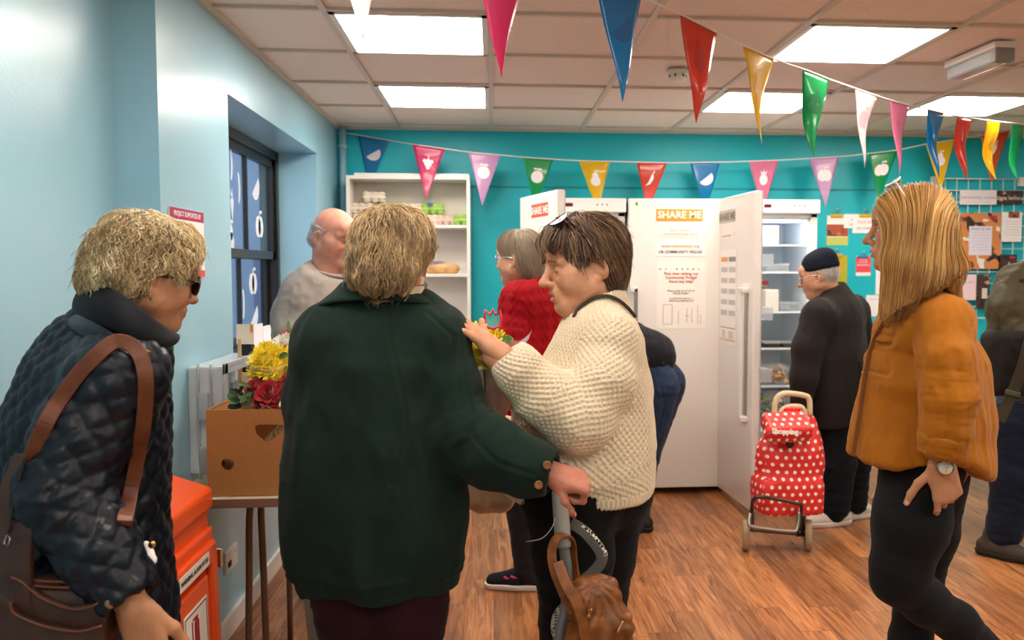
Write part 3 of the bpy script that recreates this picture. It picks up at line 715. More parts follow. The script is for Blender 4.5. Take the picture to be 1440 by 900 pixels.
# notices on the two open doors
def door_sheet(o, ax, n, u, z, w_, h, *a, **k):
    return sheet(a[0], a[1], o+ax*u+n*.0455+[0, 0, z], ax, (0, 0, 1), w_, h, *a[2:], **k)
door_sheet(o1, a1, n1, .33, 1.735, .26, .075, 'red sign reading share me on the half open fridge door', 'sign', 'dd5a40', [('t', 0, -.04, .06, 'SHARE ME', 'fbeae0', .0014)], name='door_sign')
door_sheet(o1, a1, n1, .33, 1.50, .27, .24, 'white notice below the red sign on the half open fridge door', 'notice', 'f8f1ea', [('t', 0, .2, .03, 'Please sign in', 'a09088'), ('t', 0, -.05, .022, 'name, date and\nwhat you took', 'a09088')])
door_sheet(o3, a3, n3, .17, 1.715, .26, .075, 'grey sign reading share me on the wide open fridge door', 'sign', 'cfc6ba', [('t', 0, -.04, .06, 'SHARE ME', '8d8478', .0014)], name='door_sign')
door_sheet(o3, a3, n3, .17, 1.60, .24, .04, 'small faint strip below the grey sign on the open door', 'notice', 'f6eee6', [('t', 0, 0, .018, 'please close the door', 'c0aea0')])
door_sheet(o3, a3, n3, .20, 1.235, .27, .56, 'long white list with orange and grey headings on the open fridge door', 'notice', 'faf3ec',
           [('b', -.24, .40, .42, .05, 'eea06a'), ('b', .24, .40, .42, .05, '8e8e90')]+[('b', s*.24, .29-.115*i, .40, .055, 'c9c4c0') for i in range(5) for s in (-1, 1)]+[('b', 0, -.33, .9, .012, 'c9a080'), ('b', 0, -.46, .9, .03, 'e8c8a0'), ('b', -.25, -.40, .2, .08, 'ddd6d0'), ('b', .2, -.4, .3, .08, 'ddd6d0')])

# food in the open fridge on the right
def tub(px0, py0, px1, py1, Y, lab, cat, m, name, depth=.14, bev=.01, lid=None, g=None):
    p, q = at(px0, py0, Y), at(px1, py1, Y); x0, x1, z1, z0 = p[0], q[0], p[2], q[2]
    o = empty(name, ((x0+x1)/2, Y+depth/2, z0), lab, cat, g)
    MB().lohi((x0, Y, z0), (x1, Y+depth, z1)).build('box', m, o, bevel=bev)
    if lid: MB().lohi((x0-.004, Y-.004, z1-.004), (x1+.004, Y+depth+.004, z1+.008)).build('lid', lid, o, bevel=.003)
    return o
def snap(py0, z_): return 0
ZS = {1: 1.553, 2: 1.383, 3: 1.133, 4: .903, 5: .663, 6: .423}
def in_fridge(x0, x1, s, h, y, d, lab, cat, m, name, lid=None, bev=.008):
    o = empty(name, ((x0+x1)/2, y+d/2, ZS[s]), lab, cat)
    MB().lohi((x0, y, ZS[s]+.001), (x1, y+d, ZS[s]+h)).build('box', m, o, bevel=bev)
    if lid: MB().lohi((x0-.003, y-.003, ZS[s]+h-.003), (x1+.003, y+d+.003, ZS[s]+h+.008)).build('lid', lid, o, bevel=.002)
def heap(c, r, lab, cat, name, cols, n=14, bag=True, seed=1):
    rnd = random.Random(seed); c = V3(c); r = V3(r)
    o = empty(name, c-[0, 0, r[2]], lab, cat)
    for k, col in enumerate(cols):
        P = []
        for i in range(n):
            q = c+np.array([rnd.uniform(-.7, .7)*r[0], rnd.uniform(-.7, .7)*r[1], rnd.uniform(-.75, .6)*r[2]]); s = rnd.uniform(.014, .03)
            d = V3(rnd.uniform(-1, 1), rnd.uniform(-1, 1), rnd.uniform(-.6, .6))*s
            P.append(seg(q-d, q+d, s*.45, s*.3, .004))
        V, Q = sdf_mesh(P, .005); link('contents', np_mesh('contents', V, Q, [mat('food_'+col, col, rough=.6, noise=.15, nscale=40)]), o)
    if bag:
        V, Q = sdf_mesh([ell(c, r*1.08, 0), rbox(c-[0, 0, r[2]*.3], r*.8, .02, .03)], .009); V += normals(V, Q)*(.006*fbm(V*45, seed))[:, None]
        link('bag', np_mesh('bag', V, Q, [M_film]), o)
    return o
in_fridge(1.70, 1.80, 1, .12, 5.18, .2, 'pale card food box on the top shelf of the open fridge', 'food box', mat('pale_card', 'efe4d8', rough=.7), 'food_box')
in_fridge(1.72, 1.86, 2, .045, 5.17, .2, 'clear shallow tub on the second shelf of the open fridge', 'food tub', M_clear, 'food_tub', lid=M_clear)
in_fridge(1.71, 1.80, 3, .14, 5.17, .12, 'cream food carton on the third shelf of the open fridge', 'food box', mat('pale_card', 'efe4d8', rough=.7), 'food_box')
in_fridge(1.82, 1.95, 3, .05, 5.2, .18, 'clear lidded tub beside the cream carton in the open fridge', 'food tub', M_clear, 'food_tub', lid=M_clear)
heap((1.735, 5.33, 1.225), (.045, .05, .09), 'bag of greens with a red tied top in the open fridge', 'salad bag', 'salad_bag', ('5c8a34', '8fae5c'), 10, seed=5)
MB().lohi((1.70, 5.30, 1.30), (1.775, 5.34, 1.325)).build('red_tie', ink('d8402c'), bpy.data.objects['salad_bag'])
for i, (x, c) in enumerate(((1.72, '3a332b'), (1.83, '4a4236'))):
    in_fridge(x, x+.095, 4, .03, 5.18, .16, ['dark meal tray with film lid, left of the pair on the fourth shelf', 'dark meal tray with film lid, right of the pair on the fourth shelf'][i], 'meal tray', mat('tray_'+c, c, rough=.4), 'meal_tray', lid=M_clear)
heap((1.80, 5.26, .735), (.12, .09, .065), 'bag of golden pastries on the fifth shelf of the open fridge', 'pastry bag', 'pastry_bag', ('dba860', 'c98540', 'e8c88a'), 9, seed=3)
heap((1.80, 5.26, .525), (.13, .1, .095), 'large bag of mixed salad under the pastries in the open fridge', 'salad bag', 'salad_bag', ('a8b870', '7a4a6a', 'e0d8b8', '6a9440'), 13, seed=4)
# first fridge: a few goods too
def in1(x0, x1, z, h, lab): pass
ZS1 = ZS
in_fridge(.30, .48, 2, .10, 5.2, .2, 'pale food box on the second shelf of the half open fridge', 'food box', mat('pale_card', 'efe4d8', rough=.7), 'food_box')

# ------------------------------------------------------------------ papers on the teal wall, right
WYs = WY-.002
def clip(px, py, col, body='d9d4d0', s=1.0, lab='clip'):
    p = at(px, py, WYs-.008); o = empty('bulldog_clip', p, lab, 'clip', 'bulldog clips holding papers on the teal wall')
    MB().box(p+[0, .002, -.012*s], (.085*s, .014, .022*s)).build('jaw', mat('clip_'+col, col, rough=.35, coat=.3), o, bevel=.003)
    MB().tube([p+[-.014*s, -.004, 0], p+[-.018*s, -.008, .02*s], p+[-.008*s, -.01, .034*s], p+[.008*s, -.01, .034*s], p+[.018*s, -.008, .02*s], p+[.014*s, -.004, 0]], .003*s, 8).build('wire_handle', M_chrome, o)
cols_food = ('5a2d22', 'b5502e', 'e0b090', 'f0e6dc', 'c9805a', '8c3a2c')
rect_sheet(1163, 303, 1192, 345, WYs, 'flyer with food picture and green foot, hanging by a yellow clip', 'flyer', 'f8f4f0', [('b', 0, 0, 1, .4, photo_mat('food_picture', cols_food, 34)), ('b', 0, -.36, 1, .28, 'c5cf6a')], name='flyer')
clip(1177, 301, 'd9b41c', lab='yellow clip at top of the food picture flyer')
rect_sheet(1187, 301, 1228, 321, WYs-.001, 'white paper strip with faint coloured letters beside the food flyer', 'notice', 'f8f6f4', [('t', .12, .1, .03, 'www.thecosy', 'd8907a'), ('t', .12, -.25, .024, 'UK COMMUNITY', '8a8a90')])
rect_sheet(1199, 306, 1245, 328, WYs-.003, 'second white strip overlapping, held by a yellow clip near the blonde face', 'notice', 'faf6f4', [('t', 0, .2, .03, 'FREE FRIDGE', 'e0a090'), ('t', 0, -.2, .024, 'UK COMMUNITY', '7a8a90')])
clip(1217, 301, 'd9b41c', lab='yellow clip holding the overlapping white strips')
rect_sheet(1172, 359, 1191, 398, WYs, 'yellow green leaflet partly hidden behind the dark woolly hat', 'leaflet', 'b9b42a', [('b', -.1, .1, .5, .3, 'd9a030')], name='leaflet')
clip(1176, 357, 'e39a1e', lab='orange clip above the yellow green leaflet')
rect_sheet(1204, 360, 1224, 388, WYs, 'small red leaflet with white foot under a blue clip', 'leaflet', 'f6f0ee', [('b', 0, .08, 1, .8, 'e8505c'), ('t', 0, .2, .022, 'FOOD\nIS FOR\nSHARING', 'f6dcd8')], name='leaflet')
clip(1214, 359, '2a7fc0', s=.8, lab='small blue clip above the red leaflet')
rect_sheet(1232, 371, 1262, 414, WYs, 'white printed sheet just behind the blonde hair', 'notice', 'f6f2f2', [('b', 0, .28, .8, .02, '9aa0c0'), ('b', 0, .1, .8, .02, 'c0c0c8')])
rect_sheet(1218, 415, 1250, 445, WYs, 'white sheet low on the wall above the dark jacket shoulder', 'notice', 'f4f0f0', [('b', 0, .3, .8, .03, 'c8c0c8')])
# wire grid panel with cards
def wire_panel():
    Y = WY-.03; p, q = at(1313, 251, Y), at(1437, 447, Y); x0, z1, z0 = p[0], p[2], q[2]; x1 = q[0]
    o = empty('wire_grid_panel', ((x0+x1)/2, Y, z0), 'white wire grid panel hung on the teal wall with cards clipped on', 'wire grid panel')
    m = MB(); nx, nz = 8, 12
    for i in range(nx+1): x = x0+(x1-x0)*i/nx; m.tube([(x, Y, z0), (x, Y, z1)], .0034 if i % nx else .0045, 6)
    for i in range(nz+1): z = z0+(z1-z0)*i/nz; m.tube([(x0, Y-.004, z), (x1, Y-.004, z)], .0034 if i % nz else .0045, 6)
    m.build('wires', M_white, o)
    for x in (x0+.02, x1-.02): MB().lohi((x-.03, Y-.012, z1-.05), (x+.03, WY-.001, z1+.015)).build('wall_bracket', M_white, o, bevel=.004)
wire_panel()
GY = WY-.04
dark_food = ('1e1414', '4a2a20', '8c5a3c', '2a1a18', 'c8a080', 'e0d0c4')
rect_sheet(1350, 267, 1401, 288, GY, 'wide white banner card at the top of the wire grid', 'card', 'f3ecf0', [('t', 0, 0, .036, 'Community cooking', 'c89ab0'), ('b', 0, -.3, .7, .05, 'e0d0dc')], name='card')
rect_sheet(1402, 268, 1438, 287, GY, 'dark photo card beside the banner at the top of the wire grid', 'photo card', '2a1c1a', [('b', 0, 0, .96, .94, photo_mat('dark_food_picture', dark_food, 40)), ('t', 0, -.1, .03, 'COOK WITH US', 'efe6e0', .0004)], name='photo_card')
rect_sheet(1324, 299, 1345, 339, GY, 'narrow white card beside the blonde hair on the wire grid', 'card', 'f6f2f4', [('b', 0, .42, .9, .14, photo_mat('food_picture', cols_food, 34)), ('b', 0, .1, .7, .015, 'c0b8c0'), ('b', 0, 0, .7, .015, 'c0b8c0')], name='card')
rect_sheet(1351, 299, 1406, 378, GY, 'largest poster of the wire grid, a colourful food collage', 'poster', 'c9a48c', [('b', 0, 0, .99, .99, photo_mat('poster_picture', ('2e2428', '8a3f2c', 'd98a4a', 'e6d8cc', 'b87858', 'f0e8e4', '5a3028'), 13)), ('b', .3, .43, .18, .04, 'c8304a')], name='poster')
rect_sheet(1363, 318, 1394, 359, GY-.004, 'pale lilac text sheet fixed over the middle of the collage poster', 'notice', 'e6e0ee', [('t', 0, .4, .024, 'WHAT IS ON', '8a8498')]+[('b', 0, .28-.1*i, .75, .012, 'b4aec4') for i in range(7)])
rect_sheet(1409, 298, 1436, 340, GY, 'white recipe card with a food picture at its top right', 'card', 'f8f4f4', [('b', .1, .4, .55, .2, photo_mat('food_picture', cols_food, 34))]+[('b', 0, .18-.09*i, .75, .012, 'd0c8cc') for i in range(6)], name='card')
rect_sheet(1404, 358, 1429, 397, GY, 'dark photo card right below the collage poster', 'photo card', '2a1c1a', [('b', 0, 0, .96, .96, photo_mat('dark_food_picture', dark_food, 40)), ('b', .25, .4, .3, .06, 'c8304a')], name='photo_card')
rect_sheet(1352, 386, 1372, 422, GY, 'pink tinted card behind the mustard shoulder', 'card', 'f0d4dc', [('b', 0, .2, .7, .02, 'c890a8')], name='card')
rect_sheet(1374, 386, 1391, 434, GY, 'narrow dark photo strip left of the smallest card', 'photo card', '3a2a2a', [('b', 0, 0, .95, .98, photo_mat('dark_food_picture', dark_food, 40)), ('b', .1, -.05, .4, .3, 'd8d0cc')], name='photo_card')
rect_sheet(1392, 415, 1404, 431, GY, 'smallest dark card on the wire grid, bottom right', 'photo card', '1e1818', [('b', 0, 0, .6, .5, 'b8b0ac')], name='photo_card')

# sign on the pillar, half hidden by the curly hair
pz = atX(236, 290, WX+.008), atX(284, 300, WX+.008); zb = atX(287, 389, WX+.008)[2]
def project_sign():
    y0, y1 = pz[0][1], pz[1][1]; z1 = pz[0][2]; c = ((WX+.009), (y0+y1)/2, (z1+zb)/2)
    sheet('white sign with crimson top and red foot on the blue pillar', 'sign', c, (0, 1, 0), (0, 0, 1), y1-y0, z1-zb, 'f6ece6',
          [('b', 0, .42, 1, .16, 'b0305a'), ('b', 0, -.45, 1, .1, 'd8353f'), ('t', 0, .42, .022, 'PROJECT SUPPORTED BY', 'f2dfe4', .0005), ('t', .2, -.16, .03, 'FUND FOR\nLONDON', 'b06a7a'), ('b', .25, .03, .25, .12, 'e0a8b0'), ('t', 0, -.45, .012, 'together we can', 'f4d8d8')], name='wall_sign', t=.004)
project_sign()

# ------------------------------------------------------------------ bunting
LF, WF = .33, .205
def interp(tab, x):
    xs_ = [t[0] for t in tab]; return np.interp(x, xs_, [t[1] for t in tab])
A_py = [(430, -180), (500, -152), (620, -98), (720, -62), (845, -22), (915, 1), (957, 20), (1045, 64), (1098, 87), (1130, 97), (1170, 113), (1205, 125), (1237, 136), (1252, 141), (1287, 150), (1310, 155), (1350, 164), (1395, 170), (1440, 175), (1520, 180), (1600, 180)]
def SA(px):
    py = interp(A_py, px); d = at(px, py, 1.0)-CW; k = d[0]/d[1]; Y = 2.255/(1-.816*k); return at(px, py, Y)
B_py = [(482, 186), (505, 190), (545, 197), (581, 203), (625, 209), (658, 214), (705, 218), (735, 221), (780, 224), (815, 226), (862, 227), (940, 229), (1016, 228), (1101, 225), (1186, 220), (1263, 211), (1300, 203), (1350, 195), (1380, 190), (1425, 182), (1520, 166), (1600, 152)]
B_Y = [(482, 5.685), (549, 5.68), (579, 5.405), (705, 5.41), (800, 5.50), (1000, 5.52), (1300, 5.50), (1600, 5.45)]
def SB(px): return at(px, interp(B_py, px), interp(B_Y, px))
def plastic(name, col):
    if name in _M: return _M[name]
    m = mat(name, col, rough=.22, spec=.6, coat=.5); T = NT(m); tl = T.node('ShaderNodeBsdfTranslucent'); tl.inputs[0].default_value = lin(col); mx = T.node('ShaderNodeMixShader'); mx.inputs[0].default_value = .32
    T.link(T.bsdf.outputs[0], mx.inputs[1]); T.link(tl.outputs[0], mx.inputs[2]); T.link(mx.outputs[0], T.out.inputs[0]); return m
FC = {'blue': '0d86c6', 'magenta': 'e02e70', 'lilac': 'dba6d4', 'green': '10a45c', 'yellow': 'f4c60c', 'red': 'e2432c', 'pink': 'ea86ac', 'white': 'f0d6d6', 'orange': 'e8602c'}
def flag(P0, P1, col, kind, label, curl, group, seed):
    P0, P1 = V3(P0), V3(P1); e = P1-P0; w = np.linalg.norm(e); e = e/w; w = WF; nrm = np.cross(e, (0, 0, 1)); nrm /= np.linalg.norm(nrm); rnd = random.Random(seed)
    ph, tw = rnd.uniform(0, 6), rnd.uniform(-1, 1); lean = rnd.uniform(-.03, .03)
    def S(u, v, off=0.0):
        """u -1..1 across the top, v 0..1 down; u already scaled by the taper"""
        half = w/2*(1-v); x = u*half; bend = curl*v
        a = bend*1.5*(u)+tw*bend*.9; r = half*(1-.35*bend)
        xx = r*math.sin(u*(.2+bend*1.1))/max(math.sin(.2+bend*1.1), .2)*math.cos(tw*bend); yy = r*(math.cos(u*(.2+bend*1.6))-1)*.9+x*math.sin(tw*bend*1.1)+.012*v*math.sin(6*v+ph)*(.4+curl)
        return P0+e*(w/2)+e*(xx+lean*v)+nrm*(yy+off)+np.array([0, 0, -LF*v])+np.array([0, 0, (P1-P0)[2]/np.linalg.norm(P1-P0)*0])
    nu, nv = 10, 18; V, Fs = [], []
    for j in range(nv+1):
        for i in range(nu+1): V.append(S(-1+2*i/nu, min(j/nv, .995)))
    for j in range(nv):
        for i in range(nu): Fs.append((j*(nu+1)+i, j*(nu+1)+i+1, (j+1)*(nu+1)+i+1, (j+1)*(nu+1)+i))
    o = link('pennant', np_mesh('pennant', V, Fs, [plastic('pennant_'+col, FC[col])])); o.location = (0, 0, 0)
    sd = o.modifiers.new('solid', 'SOLIDIFY'); sd.thickness = .0007; sd.offset = 0
    tag(o, label, 'pennant', group)
    if kind:
        pr = MB(); s_ = .105
        for side in (1, -1):
            for pl in fruit(kind):
                Q = []
                for (x, y) in pl:
                    v = .33-y*s_/LF; half = w/2*(1-v); Q.append(S(max(-.97, min(.97, x*s_/half)), v, side*.0013))
                c = np.mean(Q, 0); n = len(Q)
                pr.add([c]+Q, [(0, 1+i, 1+(i+1) % n) for i in range(n)])
        dark = group.endswith('near bunting line')
        pc = {'blue': '0a5f9c', 'red': 'b52a1c', 'yellow': 'd89c04', 'green': '0a6e3a', 'white': 'e8a0a8', 'pink': 'cf5580', 'magenta': 'c01c58', 'orange': 'b03a18'}.get(col, 'c080b8')
        pr.build('fruit_print', mat('print_'+(pc if dark else 'pale'), pc if dark else 'f3e6ea', rough=.4), o)
    return o
def stringline(fn, a, b, label, n=70):
    P = [fn(a+(b-a)*i/n) for i in range(n+1)]
    tag(MB().tube(P, .0035, 6).build('bunting_string', mat('white_tape', 'f2e6e2', rough=.6)), label, 'bunting string')
stringline(SA, 440, 1502, 'white bunting string crossing the ceiling towards the right wall')
stringline(SB, 482, 1560, 'white bunting string sagging along the teal back wall')
GA, GB = 'pennants on the near bunting line', 'pennants on the far bunting line'
def put(fn, px, col, kind, label, curl, g, seed):
    P0 = fn(px); k = px+4
    while np.linalg.norm(fn(k)-P0) < WF and k < px+200: k += 1
    flag(P0, fn(k), col, kind, label, curl, g, seed)
for i, (px, col, kind, lab, curl) in enumerate((
    (452, 'white', None, 'white pennant of which only the tip shows at the top left', .2),
    (662, 'magenta', None, 'large pink pennant cut off by the top of the picture', .15),
    (838, 'blue', 'slice', 'large blue pennant, the longest seen, with a melon print', .2),
    (957, 'red', 'pineapple', 'orange red pennant curling at the tip, right of the big blue one', .4),
    (1045, 'yellow', 'pear', 'yellow pennant with curled tip hanging before a lit panel', .45),
    (1129, 'green', 'apple', 'bright green pennant with dark apple print', .5),
    (1203, 'white', 'apple', 'whitish pennant with a pale red apple print', .6),
    (1252, 'pink', 'grapes', 'glossy pink pennant right of the whitish one', .6),
    (1304, 'blue', 'slice', 'small curled blue pennant over the yellow one near the right', 1.0),
    (1346, 'red', 'chilli', 'narrow curled red pennant near the right edge', 1.1),
    (1388, 'yellow', 'pear', 'narrow curled yellow pennant in front of the orange one', 1.2),
    (1424, 'green', 'apple', 'curled green pennant at the right edge of the picture', 1.1))):
    put(SA, px, col, kind, lab, curl, GA, i+3)
for i, (px, col, kind, lab) in enumerate((
    (503, 'blue', 'slice', 'blue pennant with melon slice at the left end over the bookcase'),
    (580, 'magenta', 'grapes', 'magenta pennant with grapes in front of the bookcase top'),
    (658, 'lilac', 'orange', 'lilac pennant with orange print right of the bookcase'),
    (735, 'green', 'orange', 'green pennant above the half open fridge door'),
    (814, 'yellow', 'pear', 'yellow pennant with white pear over the first fridge'),
    (895, 'red', 'chilli', 'red pennant with white chilli over the closed fridge'),
    (970, 'blue', 'slice', 'blue pennant with white slice over the closed fridge'),
    (1053, 'pink', 'pineapple', 'pink pennant with pineapple behind the wide open door'),
    (1138, 'lilac', 'apple', 'lilac pennant with apple right of the third fridge'),
    (1221, 'green', 'apple', 'dark green pennant with white apple above the blonde hair'),
    (1302, 'yellow', 'pear', 'yellow pennant with white pear at top of the wire grid'),
    (1379, 'orange', 'chilli', 'orange pennant with white chilli near the right edge'))):
    put(SB, px, col, kind, lab, .03, GB, i+40)
# ------------------------------------------------------------------ red fire extinguisher cabinet by the pillar
M_red = mat('orange_red_plastic', 'ea5218', rough=.33, coat=.2, bump=.05, bscale=60)
def cabinet():
    x0, x1, y0, y1, zt = NX+.012, -.82, 2.02, 2.475, .765
    o = empty('extinguisher_cabinet', ((x0+x1)/2, (y0+y1)/2, 0), 'orange red plastic fire extinguisher cabinet standing by the blue pillar', 'fire extinguisher cabinet')
    m = MB(); B = .02
    # flared body with a sloping roof
    def ring(z, xf, d=0): return [(x0, y0-d, z), (xf, y0-d, z), (xf, y1+d, z), (x0, y1+d, z)]
    P = ring(0, x1+B, .012)+ring(zt-.055, x1, 0)
    m.add(P, [(0, 3, 2, 1), (4, 5, 6, 7), (0, 1, 5, 4), (1, 2, 6, 5), (2, 3, 7, 6), (3, 0, 4, 7)])
    m.build('body', M_red, o, bevel=.014, seg=3)
    r = MB(); e = .012
    P = [(x0, y0-e, zt-.06), (x1+e, y0-e, zt-.06), (x1+e, y1+e, zt-.06), (x0, y1+e, zt-.06), (x0, y0-e, zt+.11), (x1+e, y0-e, zt), (x1+e, y1+e, zt), (x0, y1+e, zt+.11)]
    r.add(P, [(0, 3, 2, 1), (4, 5, 6, 7), (0, 1, 5, 4), (1, 2, 6, 5), (2, 3, 7, 6), (3, 0, 4, 7)]); r.build('lid', M_red, o, bevel=.012, seg=3)
    # door with a raised border and sunk panel, leaning with the flare
    t = math.atan2(B, zt-.055); n = V3(math.cos(t), 0, math.sin(t)); up_ = V3(-math.sin(t), 0, math.cos(t)); R = np.stack([n, (0, 1, 0), up_], 1)
    yc = (y0+y1)/2
    def P_(z, off): return V3(x1+B-(z/(zt-.055))*B, yc, z)+n*off
    D = MB().box(P_(.35, .006), (.02, y1-y0-.03, .62), R).build('door', M_red, o, bevel=.008, seg=3)
    fr_ = MB()
    for z, h in ((.60, .06), (.09, .06)): fr_.box(P_(z, .022), (.022, y1-y0-.09, h), R)
    for s in (-1, 1): fr_.box(P_(.345, .022)+[0, s*(y1-y0-.13)/2, 0], (.022, .05, .56), R)
    fr_.build('raised_border', M_red, D, bevel=.008, seg=2)
    MB().box(P_(.345, .02), (.018, y1-y0-.22, .42), R).build('raised_panel', M_red, D, bevel=.009, seg=2)
    for z in (.56, .12): MB().box(V3(x1+B*(1-z/.7)+.018, y1-.001, z), (.03, .014, .055)).build('hinge', M_chrome, D, bevel=.003)
    def lab(z, h, w_, items, nm):
        c = P_(z, .0345 if nm == 'warning_label' else .0305); L = MB().box(c, (.0016, w_, h), R).build(nm, mat('label_white', 'eee4d8', rough=.5), D)
        return c
    c = lab(.598, .036, .22, None, 'warning_label'); text_mb('WARNING: ALARM FITTED', c+n*.0014, (0, 1, 0), up_, .017, .0003, .0003).build('lettering', M_black, D)
    c = lab(.40, .21, .17, None, 'pictogram_label')
    b = MB(); 
    for s in (-1, 1): b.box(c+V3(0, s*.078, 0)+n*.0011, (.0006, .003, .196), R); b.box(c+up_*s*.097+n*.0011, (.0006, .158, .003), R)
    b.build('label_border', M_black, D)
    pic = MB(); dr = mat('crimson_print', 'a01828', rough=.5)
    pic.box(c+n*.0013+up_*.005, (.0006, .034, .11), R); pic.box(c+n*.0013+up_*.066, (.0006, .014, .02), R); pic.box(c+n*.0013+up_*.078+[0, -.008, 0], (.0006, .036, .007), R); pic.box(c+n*.0013+up_*.03+[0, -.032, 0], (.0006, .007, .09), R)
    for pl in (circ(0, .06, .017, .014),): pic.prism(pl, c+n*.0013, (0, 1, 0), up_, n*.0006)
    pic.build('extinguisher_picture', dr, D)
    text_mb('FIRE EXTINGUISHER', c+n*.0014-up_*.079, (0, 1, 0), up_, .0155, .0003, .0002).build('lettering', dr, D)
cabinet()

# ------------------------------------------------------------------ folding table
TX0, TX1, TY0, TY1, TZ = -.975, -.20, 2.575, 3.30, .705
tb = empty('folding_table', ((TX0+TX1)/2, (TY0+TY1)/2, 0), 'folding table with pale top and brown edge under the cardboard box', 'table')
MB().lohi((TX0, TY0+.003, TZ-.022), (TX1, TY1-.003, TZ)).build('table_top', mat('cream_laminate', 'dccbb2', rough=.45), tb, bevel=.002)
ed = MB(); ed.lohi((TX0, TY0-.002, TZ-.028), (TX1, TY0+.006, TZ-.002)); ed.lohi((TX0, TY1-.006, TZ-.028), (TX1, TY1+.002, TZ-.002)); ed.lohi((TX1-.004, TY0, TZ-.028), (TX1+.004, TY1, TZ-.002))
ed.build('edge_band', mat('brown_edge', '7a5a44', rough=.6), tb)
M_tube = mat('bronze_tube', '7c6252', rough=.35, metal=.7)
for x, s in ((at(352, 730, TY0+.12)[0], 1), (TX1-.14, -1)):
    MB().tube(smoothpath([(x-.02*s, TY0+.12, 0.0), (x-.008*s, TY0+.12, .4), (x, TY0+.12, .64), (x+.03*s, TY0+.12, TZ-.03), (x+.1*s, TY0+.12, TZ-.035)], 5), .011, 10).build('leg', M_tube, tb)
    MB().tube(smoothpath([(x+.035*s, TY0+.15, 0.0), (x+.03*s, TY0+.15, .4), (x+.026*s, TY0+.15, .64), (x+.04*s, TY0+.15, TZ-.03)], 5), .011, 10).build('leg', M_tube, tb)
    MB().tube(smoothpath([(x, TY1-.12, 0.0), (x, TY1-.12, .6), (x, TY1-.12, TZ-.03), (x+.06*s, TY1-.12, TZ-.035)], 5), .011, 10).build('leg', M_tube, tb)
    MB().tube([(x, TY0+.15, TZ-.06), (x, TY1-.12, TZ-.06)], .009, 8).build('stretcher', M_tube, tb)
MB().tube([(TX0+.2, TY0+.2, TZ-.035), (TX1-.1, TY0+.2, TZ-.035)], .012, 8).build('rail', M_black, tb)
# panel leaning under the table, wall socket, cable clip
P = [at(425, 790, 2.45), at(458, 790, 2.45)]
m = MB(); a_ = at(418, 770, 2.50); b_ = at(440, 770, 2.50)
m.add([(a_[0], 2.50, .60), (b_[0]+.03, 2.52, .60), (b_[0]+.16, 2.52, 0), (a_[0]+.05, 2.50, 0), (a_[0], 2.53, .60), (b_[0]+.03, 2.55, .60), (b_[0]+.16, 2.55, 0), (a_[0]+.05, 2.53, 0)], [(0, 3, 2, 1), (4, 5, 6, 7), (0, 1, 5, 4), (1, 2, 6, 5), (2, 3, 7, 6), (3, 0, 4, 7)])
tag(m.build('leaning_panel', mat('grey_board', '6e6860', rough=.6), bevel=.003), 'grey board leaning behind the maroon trouser leg, under the table', 'board')
so = atX(322, 785, WX)
k = empty('wall_socket', so, 'white socket low on the blue wall below the table', 'socket')
MB().box(so+[.006, 0, 0], (.012, .14, .085)).build('faceplate', M_white, k, bevel=.003); MB().box(so+[.014, .04, .02], (.006, .018, .012)).build('switch', M_white, k, bevel=.002); MB().box(so+[.014, -.035, -.01], (.004, .03, .02)).build('pin_holes', M_black, k)

# ------------------------------------------------------------------ cardboard box with its hand hole
M_card = mat('cardboard', 'a8713c', rough=.8, noise=.06, nscale=60, bump=.25, bscale=200)
def card_box():
    bx0, bx1, by0, by1, z0, z1 = -.862, -.46, 2.60, 2.93, TZ+.002, at(290, 577, 2.60)[2]
    o = empty('cardboard_box', ((bx0+bx1)/2, (by0+by1)/2, z0), 'brown cardboard box with a hand hole on the folding table', 'box')
    W_, H_ = bx1-bx0, z1-z0
    def L(px, py): p = at(px, py, by0); return (p[0]-bx0, p[2]-z0)
    hole = [L(*q) for q in ((358, 601), (362, 597), (398, 597), (400, 601), (398, 607), (380, 620), (373, 622), (360, 611))]
    c = L(320, 653); rc = [(c[0]+.019*math.cos(t*.4189), c[1]+.019*math.sin(t*.4189)) for t in range(15)]
    plate('front_wall', [(0, 0), (W_, 0), (W_, H_), (0, H_)], [hole, rc], (bx0, by0+.003, z0), (1, 0, 0), (0, 0, 1), .005, M_card, o)
    MB().lohi((bx0, by1-.005, z0), (bx1, by1, z1)).build('back_wall', M_card, o)
    for x in (bx0, bx1-.005): MB().lohi((x, by0+.005, z0), (x+.005, by1-.005, z1)).build('side_wall', M_card, o)
    MB().lohi((bx0, by0, z0), (bx1, by1, z0+.005)).build('bottom', M_card, o)
    # inner folded flap seen from above, and the paper seen through the holes
    MB().add([(bx0+.006, by0+.01, z1-.004), (bx0+.006, by1-.01, z1-.004), (bx0+.05, by1-.01, z1-.16), (bx0+.05, by0+.01, z1-.16)], [(0, 1, 2, 3)]).build('inner_flap', M_card, o)
    m = MB().tube([at(378, 622, by0+.05), at(398, 604, by0+.05), at(408, 596, by0+.06)], [.018, .02, .02], 8); m.build('stem_bundle', mat('newsprint', 'c8a878', rough=.8, noise=.5, nscale=90), o)
    MB().ball(at(320, 654, by0+.04), (.022, .02, .02), 10).build('packing_paper', mat('kraft_crumple', '8a6238', rough=.8, noise=.5, nscale=80, bump=.5, bscale=60), o)
    return bx0, bx1, by0, by1, z1
BX0, BX1, BY0, BY1, BZ = card_box()

